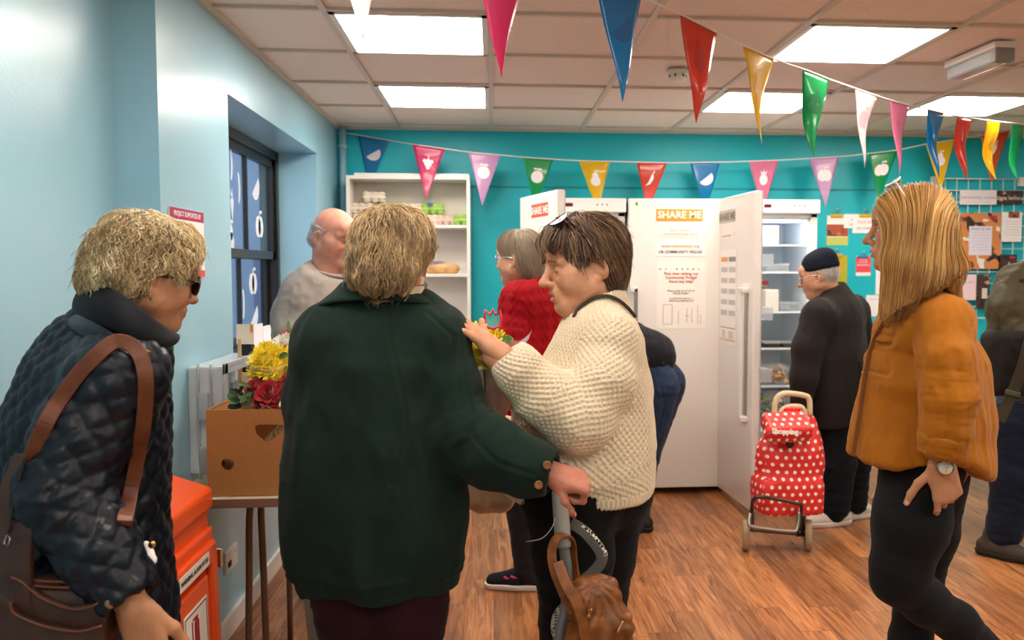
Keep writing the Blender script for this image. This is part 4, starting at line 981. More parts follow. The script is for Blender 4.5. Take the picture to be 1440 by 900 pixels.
# translucent crate standing on its side against the wall
def crate():
    y0, y1, z0, z1, xw, xo = 2.83, 3.36, TZ+.002, 1.085, WX+.012, WX+.135
    o = empty('plastic_crate', ((xw+xo)/2, (y0+y1)/2, z0), 'clear ribbed plastic crate stood on edge between wall and cardboard box', 'crate')
    M_cr = film('crate_plastic', 'dfe6ea', a=.42, rough=.25, edge=.35)
    m = MB()
    m.lohi((xw, y0+.02, z0+.02), (xw+.004, y1-.02, z1-.02)); m.lohi((xw, y0+.02, z0+.012), (xo, y1-.02, z0+.016)); m.lohi((xw, y0+.02, z1-.016), (xo, y1-.02, z1-.012)); m.lohi((xw, y0+.016, z0+.016), (xo, y0+.020, z1-.016)); m.lohi((xw, y1-.020, z0+.016), (xo, y1-.016, z1-.016))
    m.build('tub', M_cr, o)
    r = MB()
    r.lohi((xo-.008, y0, z0), (xo, y0+.035, z1)); r.lohi((xo-.008, y1-.035, z0), (xo, y1, z1)); r.lohi((xo-.008, y0, z0), (xo, y1, z0+.035)); r.lohi((xo-.008, y0, z1-.035), (xo, y1, z1))
    r.lohi((xo-.05, y0-.002, z0), (xo-.046, y0+.02, z1)); r.lohi((xo-.09, y0-.002, z0), (xo-.086, y0+.02, z1))
    r.build('rim', mat('milky_plastic', 'c9d2d6', rough=.3, trans=.3), o, bevel=.004)
    b = MB()
    for k in range(12): y = y0+.07+.035*k; b.lohi((xw+.004, y, z0+.12), (xw+.010, y+.006, z0+.26))
    for zz in (z0+.12, z0+.26): b.lohi((xw+.004, y0+.06, zz-.003), (xw+.012, y1-.08, zz+.003))
    b.build('ribs', mat('milky_plastic', 'c9d2d6', rough=.3, trans=.3), o)
    for z in (z0+.02, z0+.2): MB().box((xo-.07, y0-.004, z+.04), (.03, .008, .09)).build('handle_clip', mat('milky_plastic', 'c9d2d6', rough=.3, trans=.3), o, bevel=.003)
crate()
# cards and files on the sill end of the table
def files():
    y = 3.17; p = at(345, 470, y)
    a, b = at(332, 456, y), at(357, 484, y)
    o = empty('card_holder', ((a[0]+b[0])/2, y, TZ), 'cream card on a wooden stick holder behind the plastic crate', 'card holder')
    MB().lohi((a[0], y, b[2]), (b[0], y+.004, a[2])).build('card', mat('cream_card', 'e8d8c4', rough=.7), o)
    MB().box((a[0]+.010, y+.002, (TZ+b[2])/2+.01), (.012, .008, b[2]-TZ+.02)).build('stick', mat('pale_wood', 'cda680', rough=.6), o)
    MB().lohi((a[0]-.02, y-.03, TZ), (a[0]+.05, y+.03, TZ+.015)).build('base', mat('pale_wood', 'cda680', rough=.6), o, bevel=.003)
    MB().lohi((b[0]-.012, y-.002, a[2]-.03), (b[0]-.002, y, a[2])).build('coloured_corner', ink('d08a3a'), o)
    y = 3.235; a, b = at(338, 484, y), at(362, 560, y)
    o = empty('magazine_file', ((a[0]+b[0])/2, y, TZ), 'black magazine file behind the cream card, by the window', 'magazine file')
    m = MB(); z1 = a[2]; x0, x1 = a[0], b[0]+.02
    m.prism([(0, 0), (x1-x0, 0), (x1-x0, (z1-TZ)*.72), ((x1-x0)*.45, z1-TZ), (0, z1-TZ)], (x0, y, TZ+.001), (1, 0, 0), (0, 0, 1), (0, .05, 0)); m.build('case', M_black, o, bevel=.002)
    MB().prism([(0, 0), (x1-x0+.01, 0), (x1-x0+.01, (z1-TZ)*.5), ((x1-x0)*.45, (z1-TZ)*.74), (0, (z1-TZ)*.74)], (x0-.01, y-.006, TZ+.001), (1, 0, 0), (0, 0, 1), (0, .005, 0)).build('cardboard_insert', mat('cream_card', 'e8d8c4', rough=.7), o)
files()
sl = [(358, 366, 456, 492, 'e8e6ee', 'thin white leaflet standing on the sill'), (372, 379, 458, 490, 'eef0f6', 'folded white card leaning on the window'), (388, 397, 458, 486, 'f2e8e0', 'small white framed card by the grey sleeve')]
for x0, x1, y0_, y1_, c, lab in sl:
    q = atX((x0+x1)/2, y1_, WX-.12); ztop = atX((x0+x1)/2, y0_, WX-.12)[2]
    r = MB().box((WX-.12, q[1], (WZ0+.005+ztop)/2), (.012, .16, ztop-WZ0-.005)).build('leaflet', ink(c)); tag(r, lab, 'leaflet')

# ------------------------------------------------------------------ flowers
def petal_sheet(c, ax, up, L, W, cup, curl, nu=5, nv=5, ruffle=0.0, ph=0.0):
    """one petal: from c outward along ax, normal up"""
    ax = V3(ax); up = V3(up); sd = np.cross(up, ax); V = []; Fs = []
    for j in range(nv+1):
        v = j/nv; w_ = W*math.sin(math.pi*(.12+.80*v))**.7
        for i in range(nu+1):
            u = -1+2*i/nu; V.append(c+ax*(L*v)+sd*(u*w_)+up*(cup*(v*v)*L+curl*u*u*w_+ruffle*L*math.sin(5*u+ph)*v))
    for j in range(nv):
        for i in range(nu): Fs.append((j*(nu+1)+i, j*(nu+1)+i+1, (j+1)*(nu+1)+i+1, (j+1)*(nu+1)+i))
    return V, Fs
def rose_mb(c, r, axis, rnd):
    m = MB(); F = frame(axis, (0.1, .3, 1)); c = V3(c)
    for ring, (n, rad, tilt, L) in enumerate(((3, .10, 82, .8), (4, .2, 74, .85), (5, .34, 64, .9), (5, .5, 50, .9), (6, .62, 34, .85))):
        for k in range(n):
            a = 2*math.pi*(k+.37*ring)/n+rnd.uniform(-.1, .1); d = F[:, 1]*math.cos(a)+F[:, 2]*math.sin(a); t = math.radians(tilt+rnd.uniform(-5, 5))
            ax = d*math.cos(t)+F[:, 0]*math.sin(t); up = -d*math.sin(t)+F[:, 0]*math.cos(t)
            V, Fs = petal_sheet(c+d*r*rad*.8-F[:, 0]*r*.35*(1-ring*.05), ax, up*1.0, r*L, r*(.32+.09*ring), -.25 if ring > 2 else .05, .55, 4, 4, .03, rnd.uniform(0, 6)); m.add(V, Fs, 0, True)
    return m
def mum_mb(c, r, axis, rnd, rings=5):
    m = MB(); F = frame(axis, (0.1, .3, 1)); c = V3(c)
    for ring in range(rings):
        t = math.radians(84-78*ring/(rings-1)); n = 5+4*ring
        for k in range(n):
            a = 2*math.pi*(k+.5*(ring % 2))/n+rnd.uniform(-.15, .15); d = F[:, 1]*math.cos(a)+F[:, 2]*math.sin(a)
            ax = d*math.cos(t)+F[:, 0]*math.sin(t); up = -d*math.sin(t)+F[:, 0]*math.cos(t)
            V, Fs = petal_sheet(c+d*r*.06*ring, ax, up, r*(.62+.09*ring)*rnd.uniform(.85, 1.1), r*.15, .25, .35, 2, 3); m.add(V, Fs, 0, True)
    m.ball(c, r*.4, 8)
    return m
def leaf_mb(c, ax, up, L, W): V, Fs = petal_sheet(V3(c), V3(ax), V3(up), L, W, -.15, .25, 4, 6); return MB().add(V, Fs, 0, True)
M_petal = {k: mat('petals_'+k, c, rough=.55, noise=.12, nscale=60, sheen=.3) for k, c in (('red', 'c0182c'), ('yellow', 'fbdc12'), ('white', 'f3eddc'), ('crimson', 'c4203c'), ('dusky', '9a4050'))}
M_leaf = mat('leaf_green', '4a7038', rough=.5, noise=.2, nscale=40); M_leaf2 = mat('leaf_pale', '94b068', rough=.5)
M_stem = mat('stem_green', '4f6b34', rough=.6)
def sheet_wrap(ring0, ring1, mid=None, amp=.01, seed=0, rows_=14, open_=False):
    """crumpled sheet joining two outlines (lists of points)"""
    A, B = np.array(ring0, float), np.array(ring1, float); V = []
    for j in range(rows_+1):
        t = j/rows_; V.append(A*(1-t)+B*t)
    V = np.concatenate(V); n = len(A); V = V+np.stack([fbm(V*14+seed*3.1, seed+i) for i in range(3)], 1)*amp+np.stack([fbm(V*45+seed, seed+4+i) for i in range(3)], 1)*amp*.35
    Fs = [(j*n+i, j*n+(i+1) % n, (j+1)*n+(i+1) % n, (j+1)*n+i) for j in range(rows_) for i in range(n if not open_ else n-1)]
    return V, Fs
def bouquet(name, lab, heads, base, ringc, ringr, axis, seed, wrapm, leaves=6, group=None, extra=None, ruff=.012):
    """heads: (kind, colour, centre, radius)"""
    rnd = random.Random(seed); base = V3(base); o = empty(name, base, lab, 'bouquet', group)
    for kind, col, c, r in heads:
        a = V3(c)-base; a /= np.linalg.norm(a); a = a+V3(-.1, -.85, .25); a /= np.linalg.norm(a)
        (rose_mb if kind == 'rose' else mum_mb)(c, r, a, rnd).build({'rose': 'rose', 'mum': 'chrysanthemum', 'daisy': 'daisy'}[kind], M_petal[col], o)
        MB().tube([V3(c)-a*r*.3, (V3(c)+base)/2+[0, 0, -.01], base], .0028, 6).build('stem', M_stem, o)
    for k in range(leaves):
        kind, col, c, r = heads[rnd.randrange(len(heads))]; d = V3(rnd.uniform(-1, 1), rnd.uniform(-1, -.2), rnd.uniform(-1, .6)); d /= np.linalg.norm(d)
        leaf_mb(V3(c)+d*r*.6, d, V3(-.2, -.8, .5), .05, .016).build('leaf', rnd.choice([M_leaf, M_leaf2]), o)
    F = frame(axis); n = 40; ringc = V3(ringc)
    top = [ringc+(F[:, 1]*math.cos(2*math.pi*i/n)*ringr[0]+F[:, 2]*math.sin(2*math.pi*i/n)*ringr[1])*(1+.08*math.sin(5*2*math.pi*i/n)) for i in range(n)]
    bot = [base+(F[:, 1]*math.cos(2*math.pi*i/n)+F[:, 2]*math.sin(2*math.pi*i/n))*.022 for i in range(n)]
    V, Fs = sheet_wrap(top, bot, amp=ruff, seed=seed); link('wrapping', np_mesh('wrapping', V, Fs, [wrapm]), o)
    return o
M_sleeve = film('bouquet_film', 'f4f2ee', a=.10, rough=.12, edge=.30)
Yb = 2.72
bouquet('bouquet', 'bunch of yellow chrysanthemums in clear film on the cardboard box',
        [('mum', 'yellow', at(x, y, Yb+dy), r) for x, y, dy, r in ((368, 506, 0, .036), (388, 503, .03, .038), (402, 517, 0, .034), (379, 521, -.02, .036), (362, 524, 0, .03), (394, 530, -.03, .03), (374, 494, .05, .034), (410, 503, .04, .036))],
        at(400, 590, Yb+.08), at(384, 500, Yb+.03), (.09, .09), at(380, 500, Yb)-at(402, 590, Yb+.08), 11, M_sleeve, 5, 'bouquets on the cardboard box')
bouquet('bouquet', 'bunch of dark red roses in clear film at the edge of the cardboard box',
        [('rose', 'red', at(x, y, Yb+dy), r) for x, y, dy, r in ((373, 532, 0, .034), (378, 553, -.07, .036), (402, 541, -.05, .036), (358, 545, -.04, .028), (392, 562, -.08, .028), (410, 556, -.07, .034), (398, 524, .0, .03), (412, 532, -.03, .034), (365, 566, -.06, .02), (425, 545, -.04, .034))],
        at(420, 600, Yb+.05), at(388, 548, Yb-.04), (.105, .075), at(385, 545, Yb-.05)-at(420, 600, Yb+.05), 12, M_sleeve, 9, 'bouquets on the cardboard box')
bouquet('bouquet', 'white daisies with crimson blooms in film beyond the yellow bunch',
        [('mum', c, at(x, y, Yb+.22+dy), r) for x, y, dy, r, c in ((402, 484, 0, .04, 'white'), (386, 488, .02, .034, 'white'), (415, 488, 0, .036, 'white'), (408, 474, .03, .03, 'crimson'), (396, 497, -.05, .026, 'crimson'), (412, 500, -.05, .03, 'crimson'))],
        at(415, 580, Yb+.22), at(402, 478, Yb+.24), (.09, .08), at(400, 480, Yb+.22)-at(415, 580, Yb+.22), 13, M_sleeve, 5, 'bouquets on the cardboard box')
# wilted leaves and film at the left corner of the box
def greens():
    rnd = random.Random(5); o = empty('foliage_bunch', at(340, 575, Yb-.06), 'bunch of variegated leaves in film at the left rim of the box', 'foliage')
    for k in range(12):
        c = at(rnd.uniform(336, 352), rnd.uniform(552, 572), Yb-.06+rnd.uniform(0, .05)); d = V3(rnd.uniform(-1, .6), rnd.uniform(-.8, .2), rnd.uniform(-.2, 1)); d /= np.linalg.norm(d)
        leaf_mb(c, d, V3(0, -.8, .4), .045, .014).build('leaf', [M_leaf, M_leaf2, mat('leaf_dry', 'b8a888', rough=.6), mat('leaf_dark', '2c3a26', rough=.5)][k % 4], o)
greens()
# ------------------------------------------------------------------ people: anatomy
def skin(name, col, col2, rough=.5):
    if name in _M: return _M[name]
    m = mat(name, col, rough=rough, col2=col2, nscale=28, bump=.35, bscale=420, bdist=.0008, sub=.10, spec=.35); return m
M_eye = mat('eye_white', 'd8cfc6', rough=.2); M_iris = mat('iris_dark', '2a1c14', rough=.15); M_nail = mat('fingernail', 'e2b09c', rough=.3)
def head_prims(jowl=0.0, nose=1.0, fat=0.0, lid=.0, mouth=0.0, ear=1.0):
    P = [ell((-.012, 0, .030), (.086, .074, .086), 0), ell((.028, 0, .012), (.066, .063, .085), .03), ell((.026, 0, -.030), (.062, .058+fat*.01, .070), .03)]
    P += [seg((.075, -.022, .045), (.075, .022, .045), .030, k=.03)]                                  # forehead
    for s in (-1, 1):
        P += [seg((.006, s*.052, -.052), (.066, s*.018, -.090), .024+fat*.006, .020, .028),               # jaw
              ell((.058, s*.038, -.024), (.030, .024, .026), .02), seg((.030, s*.064, -.008), (.066, s*.046, -.010), .012, .013, .02)]   # cheek, cheekbone
    if fat: P += [ell((.036, s*.044, -.036), (.042, .024+.006*fat, .034), .02) for s in (-1, 1)]
    P += [ell((.078, 0, -.094), (.020, .021, .017), .022)]                                             # chin
    if jowl: P += [ell((.028, 0, -.100-.006*jowl), (.046, .046, .026+.014*jowl), .03)]
    for s in (-1, 1):
        P += [seg((.090, s*.012, .022), (.076, s*.050, .020), .010, .009, .014), ell((.096, s*.031, .000), (.017, .019, .014), .014, op='-')]
    P += [ell((.085, 0, .010), (.014, .010, .018), .012)]
    P += [seg((.093, 0, .014), (.112+.004*nose, 0, -.026), .0075, .0105*nose, .010), ell((.112+.006*nose, 0, -.030), (.013*nose, .0115*nose, .0105), .008)]
    for s in (-1, 1): P += [ell((.104, s*.0115*nose, -.034), (.010, .0075, .0075), .005), ell((.112, s*.006, -.0415), (.006, .0038, .004), .003, op='-')]
    P += [ell((.088, 0, -.060), (.017, .028, .022), .016)]                                             # muzzle
    P += [seg((.0985, -.016, -.0600), (.1035, 0, -.0565), .0048, .0062, .004), seg((.0985, .016, -.0600), (.1035, 0, -.0565), .0048, .0062, .004)]
    P += [seg((.0965, -.014, -.0690-mouth*.006), (.1005, 0, -.0710-mouth*.006), .0052, .0068, .004), seg((.0965, .014, -.0690-mouth*.006), (.1005, 0, -.0710-mouth*.006), .0052, .0068, .004)]
    P += [seg((.104, -.021, -.0640-mouth*.003), (.104, .021, -.0640-mouth*.003), .0022+mouth*.003, k=.003, op='-'), ell((.106, 0, -.082-mouth*.005), (.012, .016, .005), .006, op='-')]
    for s in (-1, 1):
        e = V3(.0800, s*.0310, .0010); P += [ell(e, .0125, .002)]
        P += [seg(e+[.000, -s*.009, .0075-lid*.011], e+[.000, s*.010, .0065-lid*.011], .0062+.003*lid, k=.005), seg(e+[.001, -s*.008, -.0105], e+[-.001, s*.010, -.0100], .0045, k=.005)]
        c = V3(-.008, s*.0755, -.010)
        if ear:
            a = math.radians(18); Re = np.array([[math.cos(a), 0, math.sin(a)], [0, 1, 0], [-math.sin(a), 0, math.cos(a)]])
            Re = Re@np.array([[math.cos(s*.45), math.sin(s*.45), 0], [-math.sin(s*.45), math.cos(s*.45), 0], [0, 0, 1]])
            P += [ell(c+[-.006, s*.004, .004], (.018, .007, .031), .008, Re), ell(c+[-.003, s*.011, .008], (.010, .006, .017), .005, Re, op='-'), ell(c+[.004, 0, -.024], (.008, .006, .009), .006)]
    return P
def head_block(H, R, s, neck, skin_n=0, vox=.0023, neck_r=.052, **kw):
    """returns V, Q, material index; materials: skin, eye white, iris, lips, brow"""
    nk = R.T@(V3(neck)-H)/s; st = V3(-.026, 0, -.045); d = nk-st
    P = head_prims(**kw); P.insert(1, seg(st, st+d, neck_r, neck_r*1.08, .035))
    V, Q = sdf_mesh(P, vox, 1); C = V[Q].mean(1); mi = np.zeros(len(Q), int)
    for sd in (-1, 1):
        e = V3(.0800, sd*.0310, .0010); q = C-e; r = np.linalg.norm(q, axis=1); lid = kw.get('lid', 0)
        on = (r < .0134) & (q[:, 0] > .004) & (q[:, 2] < .0048-lid*.011) & (q[:, 2] > -.0062); mi[on] = 1
        mi[on & (np.hypot(q[:, 1], q[:, 2]+.001) < .0058)] = 2
        if lid > .8: mi[on] = 0
        lash = (np.abs(q[:, 2]-(.0060-lid*.0115)) < .0014) & (np.abs(q[:, 1]) < .0130) & (q[:, 0] > .004) & (r < .020); mi[lash] = 4
        brow = (np.abs(C[:, 2]-(.0255-.16*np.abs(C[:, 1]-sd*.028))) < .0030) & (C[:, 1]*sd > .014) & (C[:, 1]*sd < .050) & (C[:, 0] > .06); mi[brow] = 5
    m = kw.get('mouth', 0)*.006
    lp = (C[:, 0] > .0955) & (np.abs(C[:, 1]) < .0205) & (C[:, 2] < -.0525) & (C[:, 2] > -.0765-m) & (C[:, 0] > .0985-np.abs(C[:, 1])*.0); mi[lp] = 3
    return H+(V*s)@R.T, Q, mi
def hand_prims(curl=(20, 25, 15), spread=6, thumb=None, mir=1, curls=None, forearm=.06):
    """x to the fingertips, z the back of the hand, y*mir towards the thumb"""
    P = [seg((0, 0, 0), (-forearm, 0, 0), .0235, .026, fl=.76, side=(0, 1, 0), k=0)]
    K = [(.090, .0275, 0), (.094, .0085, .002), (.089, -.0105, .001), (.080, -.028, -.002)]; Ls = [.070, .077, .071, .056]; tips = []
    for i, (k, L) in enumerate(zip(K, Ls)):
        k = V3(k)*[1, mir, 1]; P.append(seg((.004, k[1]*.55, -.001), k, .0165, .0112, .014))
        c = curls[i] if curls else curl; a = 0; yaw = math.radians(spread*(1.2-.8*i))*mir; p = k; rad = [.0092, .0084, .0076, .0066] if i < 3 else [.0080, .0073, .0066, .0058]
        for j, f in enumerate((.46, .30, .24)):
            a += math.radians(c[j]); d = V3(math.cos(a)*math.cos(yaw), math.cos(a)*math.sin(yaw), -math.sin(a)); q = p+d*L*f; P.append(seg(p, q, rad[j], rad[j+1], .003)); p = q
        up_ = V3(math.sin(a)*math.cos(yaw), math.sin(a)*math.sin(yaw), math.cos(a)); tips.append(p+up_*.006-d*.004)
    P.append(ell((.034, mir*.024, -.010), (.030, .016, .014), .012)); P.append(ell((.03, -mir*.022, -.008), (.032, .014, .013), .012))
    th = thumb or [(.55, .62, -.35), (.80, .45, -.30), (.90, .30, -.25)]; p = V3(.018, mir*.024, -.006); r = [.0125, .0112, .0098, .0080]
    for j, (d, L) in enumerate(zip(th, (.046, .034, .028))):
        d = V3(d)*[1, mir, 1]; d /= np.linalg.norm(d); q = p+d*L; P.append(seg(p, q, r[j], r[j+1], .006)); p = q
    tips.append(p+V3(-d[2]*.3, mir*.2, .8)/np.linalg.norm(V3(-d[2]*.3, mir*.2, .8))*.0075-d*.003)
    return P, tips
def hand_block(W, fwd, back, mir=1, s=1.0, vox=.0021, **kw):
    R = frame(fwd, back); P, tips = hand_prims(mir=mir, **kw); V, Q = sdf_mesh(P, vox, 1); C = V[Q].mean(1); mi = np.zeros(len(Q), int)
    for t in tips: mi[np.linalg.norm(C-t, axis=1) < .0058] = 6
    N = normals(V, Q); V = V+N*(-.0007*np.abs(fbm(V*[60, 220, 120], 3)))[:, None]
    V = V3(W)+(V*s)@R.T
    return V, Q, mi
def join_blocks(B):
    Vs, Qs, Ms, n = [], [], [], 0
    for V, Q, m in B: Vs.append(V); Qs.append(Q+n); Ms.append(m); n += len(V)
    return np.concatenate(Vs), np.concatenate(Qs), np.concatenate(Ms)
def body(parent, blocks, skin_m, lips='b8685a', brow='6a5140'):
    V, Q, m = join_blocks(blocks)
    return link('body', np_mesh('body', V, Q, [skin_m, M_eye, M_iris, mat('lips_'+lips, lips, rough=.4), mat('lash_dark', '33221a', rough=.6), mat('brow_'+brow, brow, rough=.8), M_nail], m), parent)
def core(prims, vox=.012):
    V, Q = sdf_mesh(prims, vox, 1); return V, Q, np.zeros(len(Q), int)

# ------------------------------------------------------------------ hair
def hair_mat(name, c1, c2, c3):
    if name in _M: return _M[name]
    m = bpy.data.materials.new(name); m.use_nodes = True; _M[name] = m; T = NT(m)
    a = T.node('ShaderNodeAttribute', attribute_name='rnd'); r = T.node('ShaderNodeValToRGB'); e = r.color_ramp.elements
    e[0].position = 0; e[0].color = lin(c1); e[1].position = 1; e[1].color = lin(c3); e.new(.5).color = lin(c2)
    T.link(a.outputs['Fac'], r.inputs[0]); T.link(r.outputs[0], T.bsdf.inputs['Base Color']); T.bsdf.inputs['Roughness'].default_value = .42; T.bsdf.inputs['Specular IOR Level'].default_value = .35
    T.bsdf.inputs['Sheen Weight'].default_value = .15
    return m
def hair(parent, prims, H, R, s, flow, mt, n=3000, L=.08, segs=8, rad=.0007, noise=.35, nf=30, lift=.003, wild=.0, root=None, seed=0, vox=.004, tipfree=.3, clump=0.0, Lvar=.5, base_disp=.004, grav=0.0, curl=0.0, om=.9, cf=45, locks=0, lock_r=.014, lock_l=1.5, lock_rand=1.0, name='hair', wisps=0.0, zmin=None):
    """prims: the hair volume in head space; strands follow flow(P, N) over its surface"""
    rng = np.random.default_rng(seed)
    if locks:
        V, Q = sdf_mesh(prims, .007, 1); N = normals(V, Q); D0 = flow(V, N); pos = []
        ii = rng.permutation(len(V))
        for i in ii:
            if len(pos) >= locks: break
            if all(np.linalg.norm(V[i]-q) > lock_r*1.5 for q in pos): pos.append(V[i])
            else: continue
            t = D0[i]+.7*rng.normal(0, 1, 3)*lock_rand; t = t-N[i]*(t@N[i]); t /= np.linalg.norm(t)+1e-9
            rr = lock_r*rng.uniform(.7, 1.2); prims = prims+[ell(V[i]-N[i]*rr*.25, (rr*lock_l, rr*.75, rr*.75), .006, frame(t, N[i]))]
    V, Q = sdf_mesh(prims, vox, 1); N = normals(V, Q)
    fl = flow(V, N); side = np.cross(N, fl); side /= np.linalg.norm(side, axis=1)[:, None]+1e-9
    cand = np.arange(len(V)) if root is None else np.nonzero(root(V))[0]
    idx = cand[rng.integers(0, len(cand), n)]; P = V[idx]+rng.normal(0, .002, (n, 3)); path = [P]; ln = L*(1-Lvar*rng.random(n))
    free = rng.random(n)*lift*2
    off = fbm(P*22, seed+9)                            # clumps share a bend
    g = -R.T@V3(0, 0, 1)
    def grad(P):
        e = 1e-3; d0 = sdf_pts(prims, P); G = np.stack([sdf_pts(prims, P+np.eye(3)[i]*e)-d0 for i in range(3)], 1)/e
        return d0, G/(np.linalg.norm(G, axis=1)[:, None]+1e-9)
    phs = 6.28*fbm(P*cf, seed+21)*1.5
    for k in range(segs):
        d0, G = grad(P); D = flow(P, G)
        if curl:
            sd_ = np.cross(G, D); D = D+curl*(np.cos(om*k+phs)[:, None]*sd_+np.sin(om*k+phs)[:, None]*G*.8)
        D = D+noise*np.stack([fbm(P*nf+off[:, None]*clump, seed+i) for i in range(3)], 1)+grav*g*(k/segs)
        if wild: D = D+wild*rng.normal(0, 1, (n, 3))*(k/segs)
        t = k/segs; hold = np.clip((1-t)/max(tipfree, 1e-3), 0, 1)
        D = D-G*(D*G).sum(1)[:, None]*hold; D /= np.linalg.norm(D, axis=1)[:, None]+1e-9
        P = P+D*(ln/segs)[:, None]; d0, G = grad(P); tgt = free+.001+lift*t
        P = P-G*((d0-tgt)*np.where(d0 < tgt, 1.0, hold*.8))[:, None]
        if zmin is not None:
            lim = zmin(path[-1])+off*.02; st_ = P[:, 2] < lim; P[st_] = path[-1][st_]+V3(0, 0, -.0004)
        path.append(P)
    path = np.stack(path, 1)                            # n, segs+1, 3
    if wisps:
        w_ = rng.random(n) < wisps; sp = np.linspace(0, 1, path.shape[1])[None, :, None]**2; path[w_] += (rng.normal(0, 1, (w_.sum(), 1, 3))*.5+(path[w_][:, -1:]-path[w_][:, :1])*12)*sp*.012
    T_ = np.gradient(path, axis=1); T_ /= np.linalg.norm(T_, axis=2)[..., None]+1e-9
    A = np.cross(T_, np.array([.31, .77, .55])); A /= np.linalg.norm(A, axis=2)[..., None]+1e-9; B = np.cross(T_, A)
    k = segs+1; rr = rad*((1-.65*np.linspace(0, 1, k)**2)*np.clip(.35+np.linspace(0, 1, k)*4, 0, 1))[None, :]*(.7+.6*rng.random(n))[:, None]/s
    VV = np.stack([path+rr[..., None]*(math.cos(a)*A+math.sin(a)*B) for a in (0, 2.094, 4.189)], 2)     # n,k,3,3
    VV = VV.reshape(-1, 3); base = np.arange(n)[:, None, None]*k*3+np.arange(segs)[None, :, None]*3; j = np.arange(3)[None, None, :]; j2 = (j+1) % 3
    F4 = np.stack([base+j, base+j2, base+3+j2, base+3+j], 3).reshape(-1, 4)
    rn = np.repeat(np.clip(.5+.38*off+rng.normal(0, .2, n), 0, 1), k*3)
    str_ = fbm(np.stack([(V*side).sum(1)*0+V[:, 0]*60, V[:, 1]*60, V[:, 2]*14], 1), seed+2)
    Vd = V+N*(base_disp*str_-.001)[:, None]
    AV = np.concatenate([Vd, VV]); AF = np.concatenate([Q, F4+len(V)]); rnv = np.concatenate([np.clip(.08+.2*str_, 0, 1), rn])  # base mesh coloured dark, standing in for shade in the gaps between strands
    me = np_mesh(name, H+(AV*s)@R.T, AF, [mt]); at_ = me.attributes.new('rnd', 'FLOAT', 'POINT'); at_.data.foreach_set('value', rnv.astype(np.float32))
    return link(name, me, parent)
def flow_radial(c, down=(0, 0, -1), w=.5, back=0.0):
    c = V3(c); dn = V3(down)
    def f(P, N):
        D = P-c; D = D-N*(D*N).sum(1)[:, None]; D /= np.linalg.norm(D, axis=1)[:, None]+1e-6
        D = D*(1-w)+dn*w+V3(-1, 0, 0)*back; D = D-N*(D*N).sum(1)[:, None]; return D/(np.linalg.norm(D, axis=1)[:, None]+1e-6)
    return f
def tubecurve(pts, r, name, m, parent, n=8, k=6, **kw): return MB().tube(smoothpath(pts, k), r, n, **kw).build(name, m, parent)
def ribbon(pts, w, t, name, m, parent, up=None, k=6, nrm=None, flare=None):
    """a strap: rectangular section w wide, t thick; nrm(P) gives the outward side"""
    P = smoothpath(pts, k); T_ = np.gradient(P, axis=0); T_ /= np.linalg.norm(T_, axis=1)[:, None]; V = []
    for i, (p, tt) in enumerate(zip(P, T_)):
        nn = V3(nrm(p) if nrm else up); nn = nn-tt*(nn@tt); nn /= np.linalg.norm(nn); s_ = np.cross(tt, nn); ww = w*(flare(i/(len(P)-1)) if flare else 1)
        for a, b in ((-1, -1), (1, -1), (1, 1), (-1, 1)): V.append(p+s_*a*ww/2+nn*b*t/2)
    F_ = [(4*i+j, 4*i+(j+1) % 4, 4*i+4+(j+1) % 4, 4*i+4+j) for i in range(len(P)-1) for j in range(4)]+[(3, 2, 1, 0), tuple(4*(len(P)-1)+j for j in range(4))]
    return MB().add(V, F_).build(name, m, parent, bevel=min(t, w)*.3)
def person(loc, label): return empty('person', loc, label, 'person')
def shoe(parent, ankle, fwd, sz, m_up, m_sole, name='shoe', h=.055, accent=None):
    """ankle above the ground point; fwd the way the toe points"""
    f = V3(fwd); f[2] = 0; R = frame(f); g = V3(ankle[0], ankle[1], 0)
    def W(P): return [g+R@V3(p) for p in P]
    a, b, c = W([(-.055, 0, .045), (.06, 0, .045), (.16*sz, 0, .034)])
    P = [seg(a, b, .042, .042, .02), seg(b, c, .042, .032, .02), seg(W([(-.03, 0, .05)])[0], W([(-.03, 0, .11)])[0], .04, .036, .02), cut(g+[0, 0, .016], (0, 0, -1))]
    V, Q = sdf_mesh(P, .005, 1); s_ = link(name, np_mesh(name, V, Q, [m_up]), parent)
    P = [seg(*W([(-.055, 0, .026), (.06, 0, .026)]), .046, .047, .01), seg(*W([(.06, 0, .026), (.165*sz, 0, .026)]), .047, .034, .01), cut(g+[0, 0, .028], (0, 0, 1)), cut(g+[0, 0, .001], (0, 0, -1))]
    V, Q = sdf_mesh(P, .004, 1); link('sole', np_mesh('sole', V, Q, [m_sole]), s_)
    if accent:
        for x, y, z in ((.10, -.034, .058), (.07, -.040, .064), (-.02, -.044, .07), (.10, .034, .058), (.07, .040, .064), (-.02, .044, .07)): p = W([(x, y, z)])[0]; MB().box(p, (.03, .008, .007), frame(f+V3(0, 0, .3))).build('accent', accent, s_)
    return s_
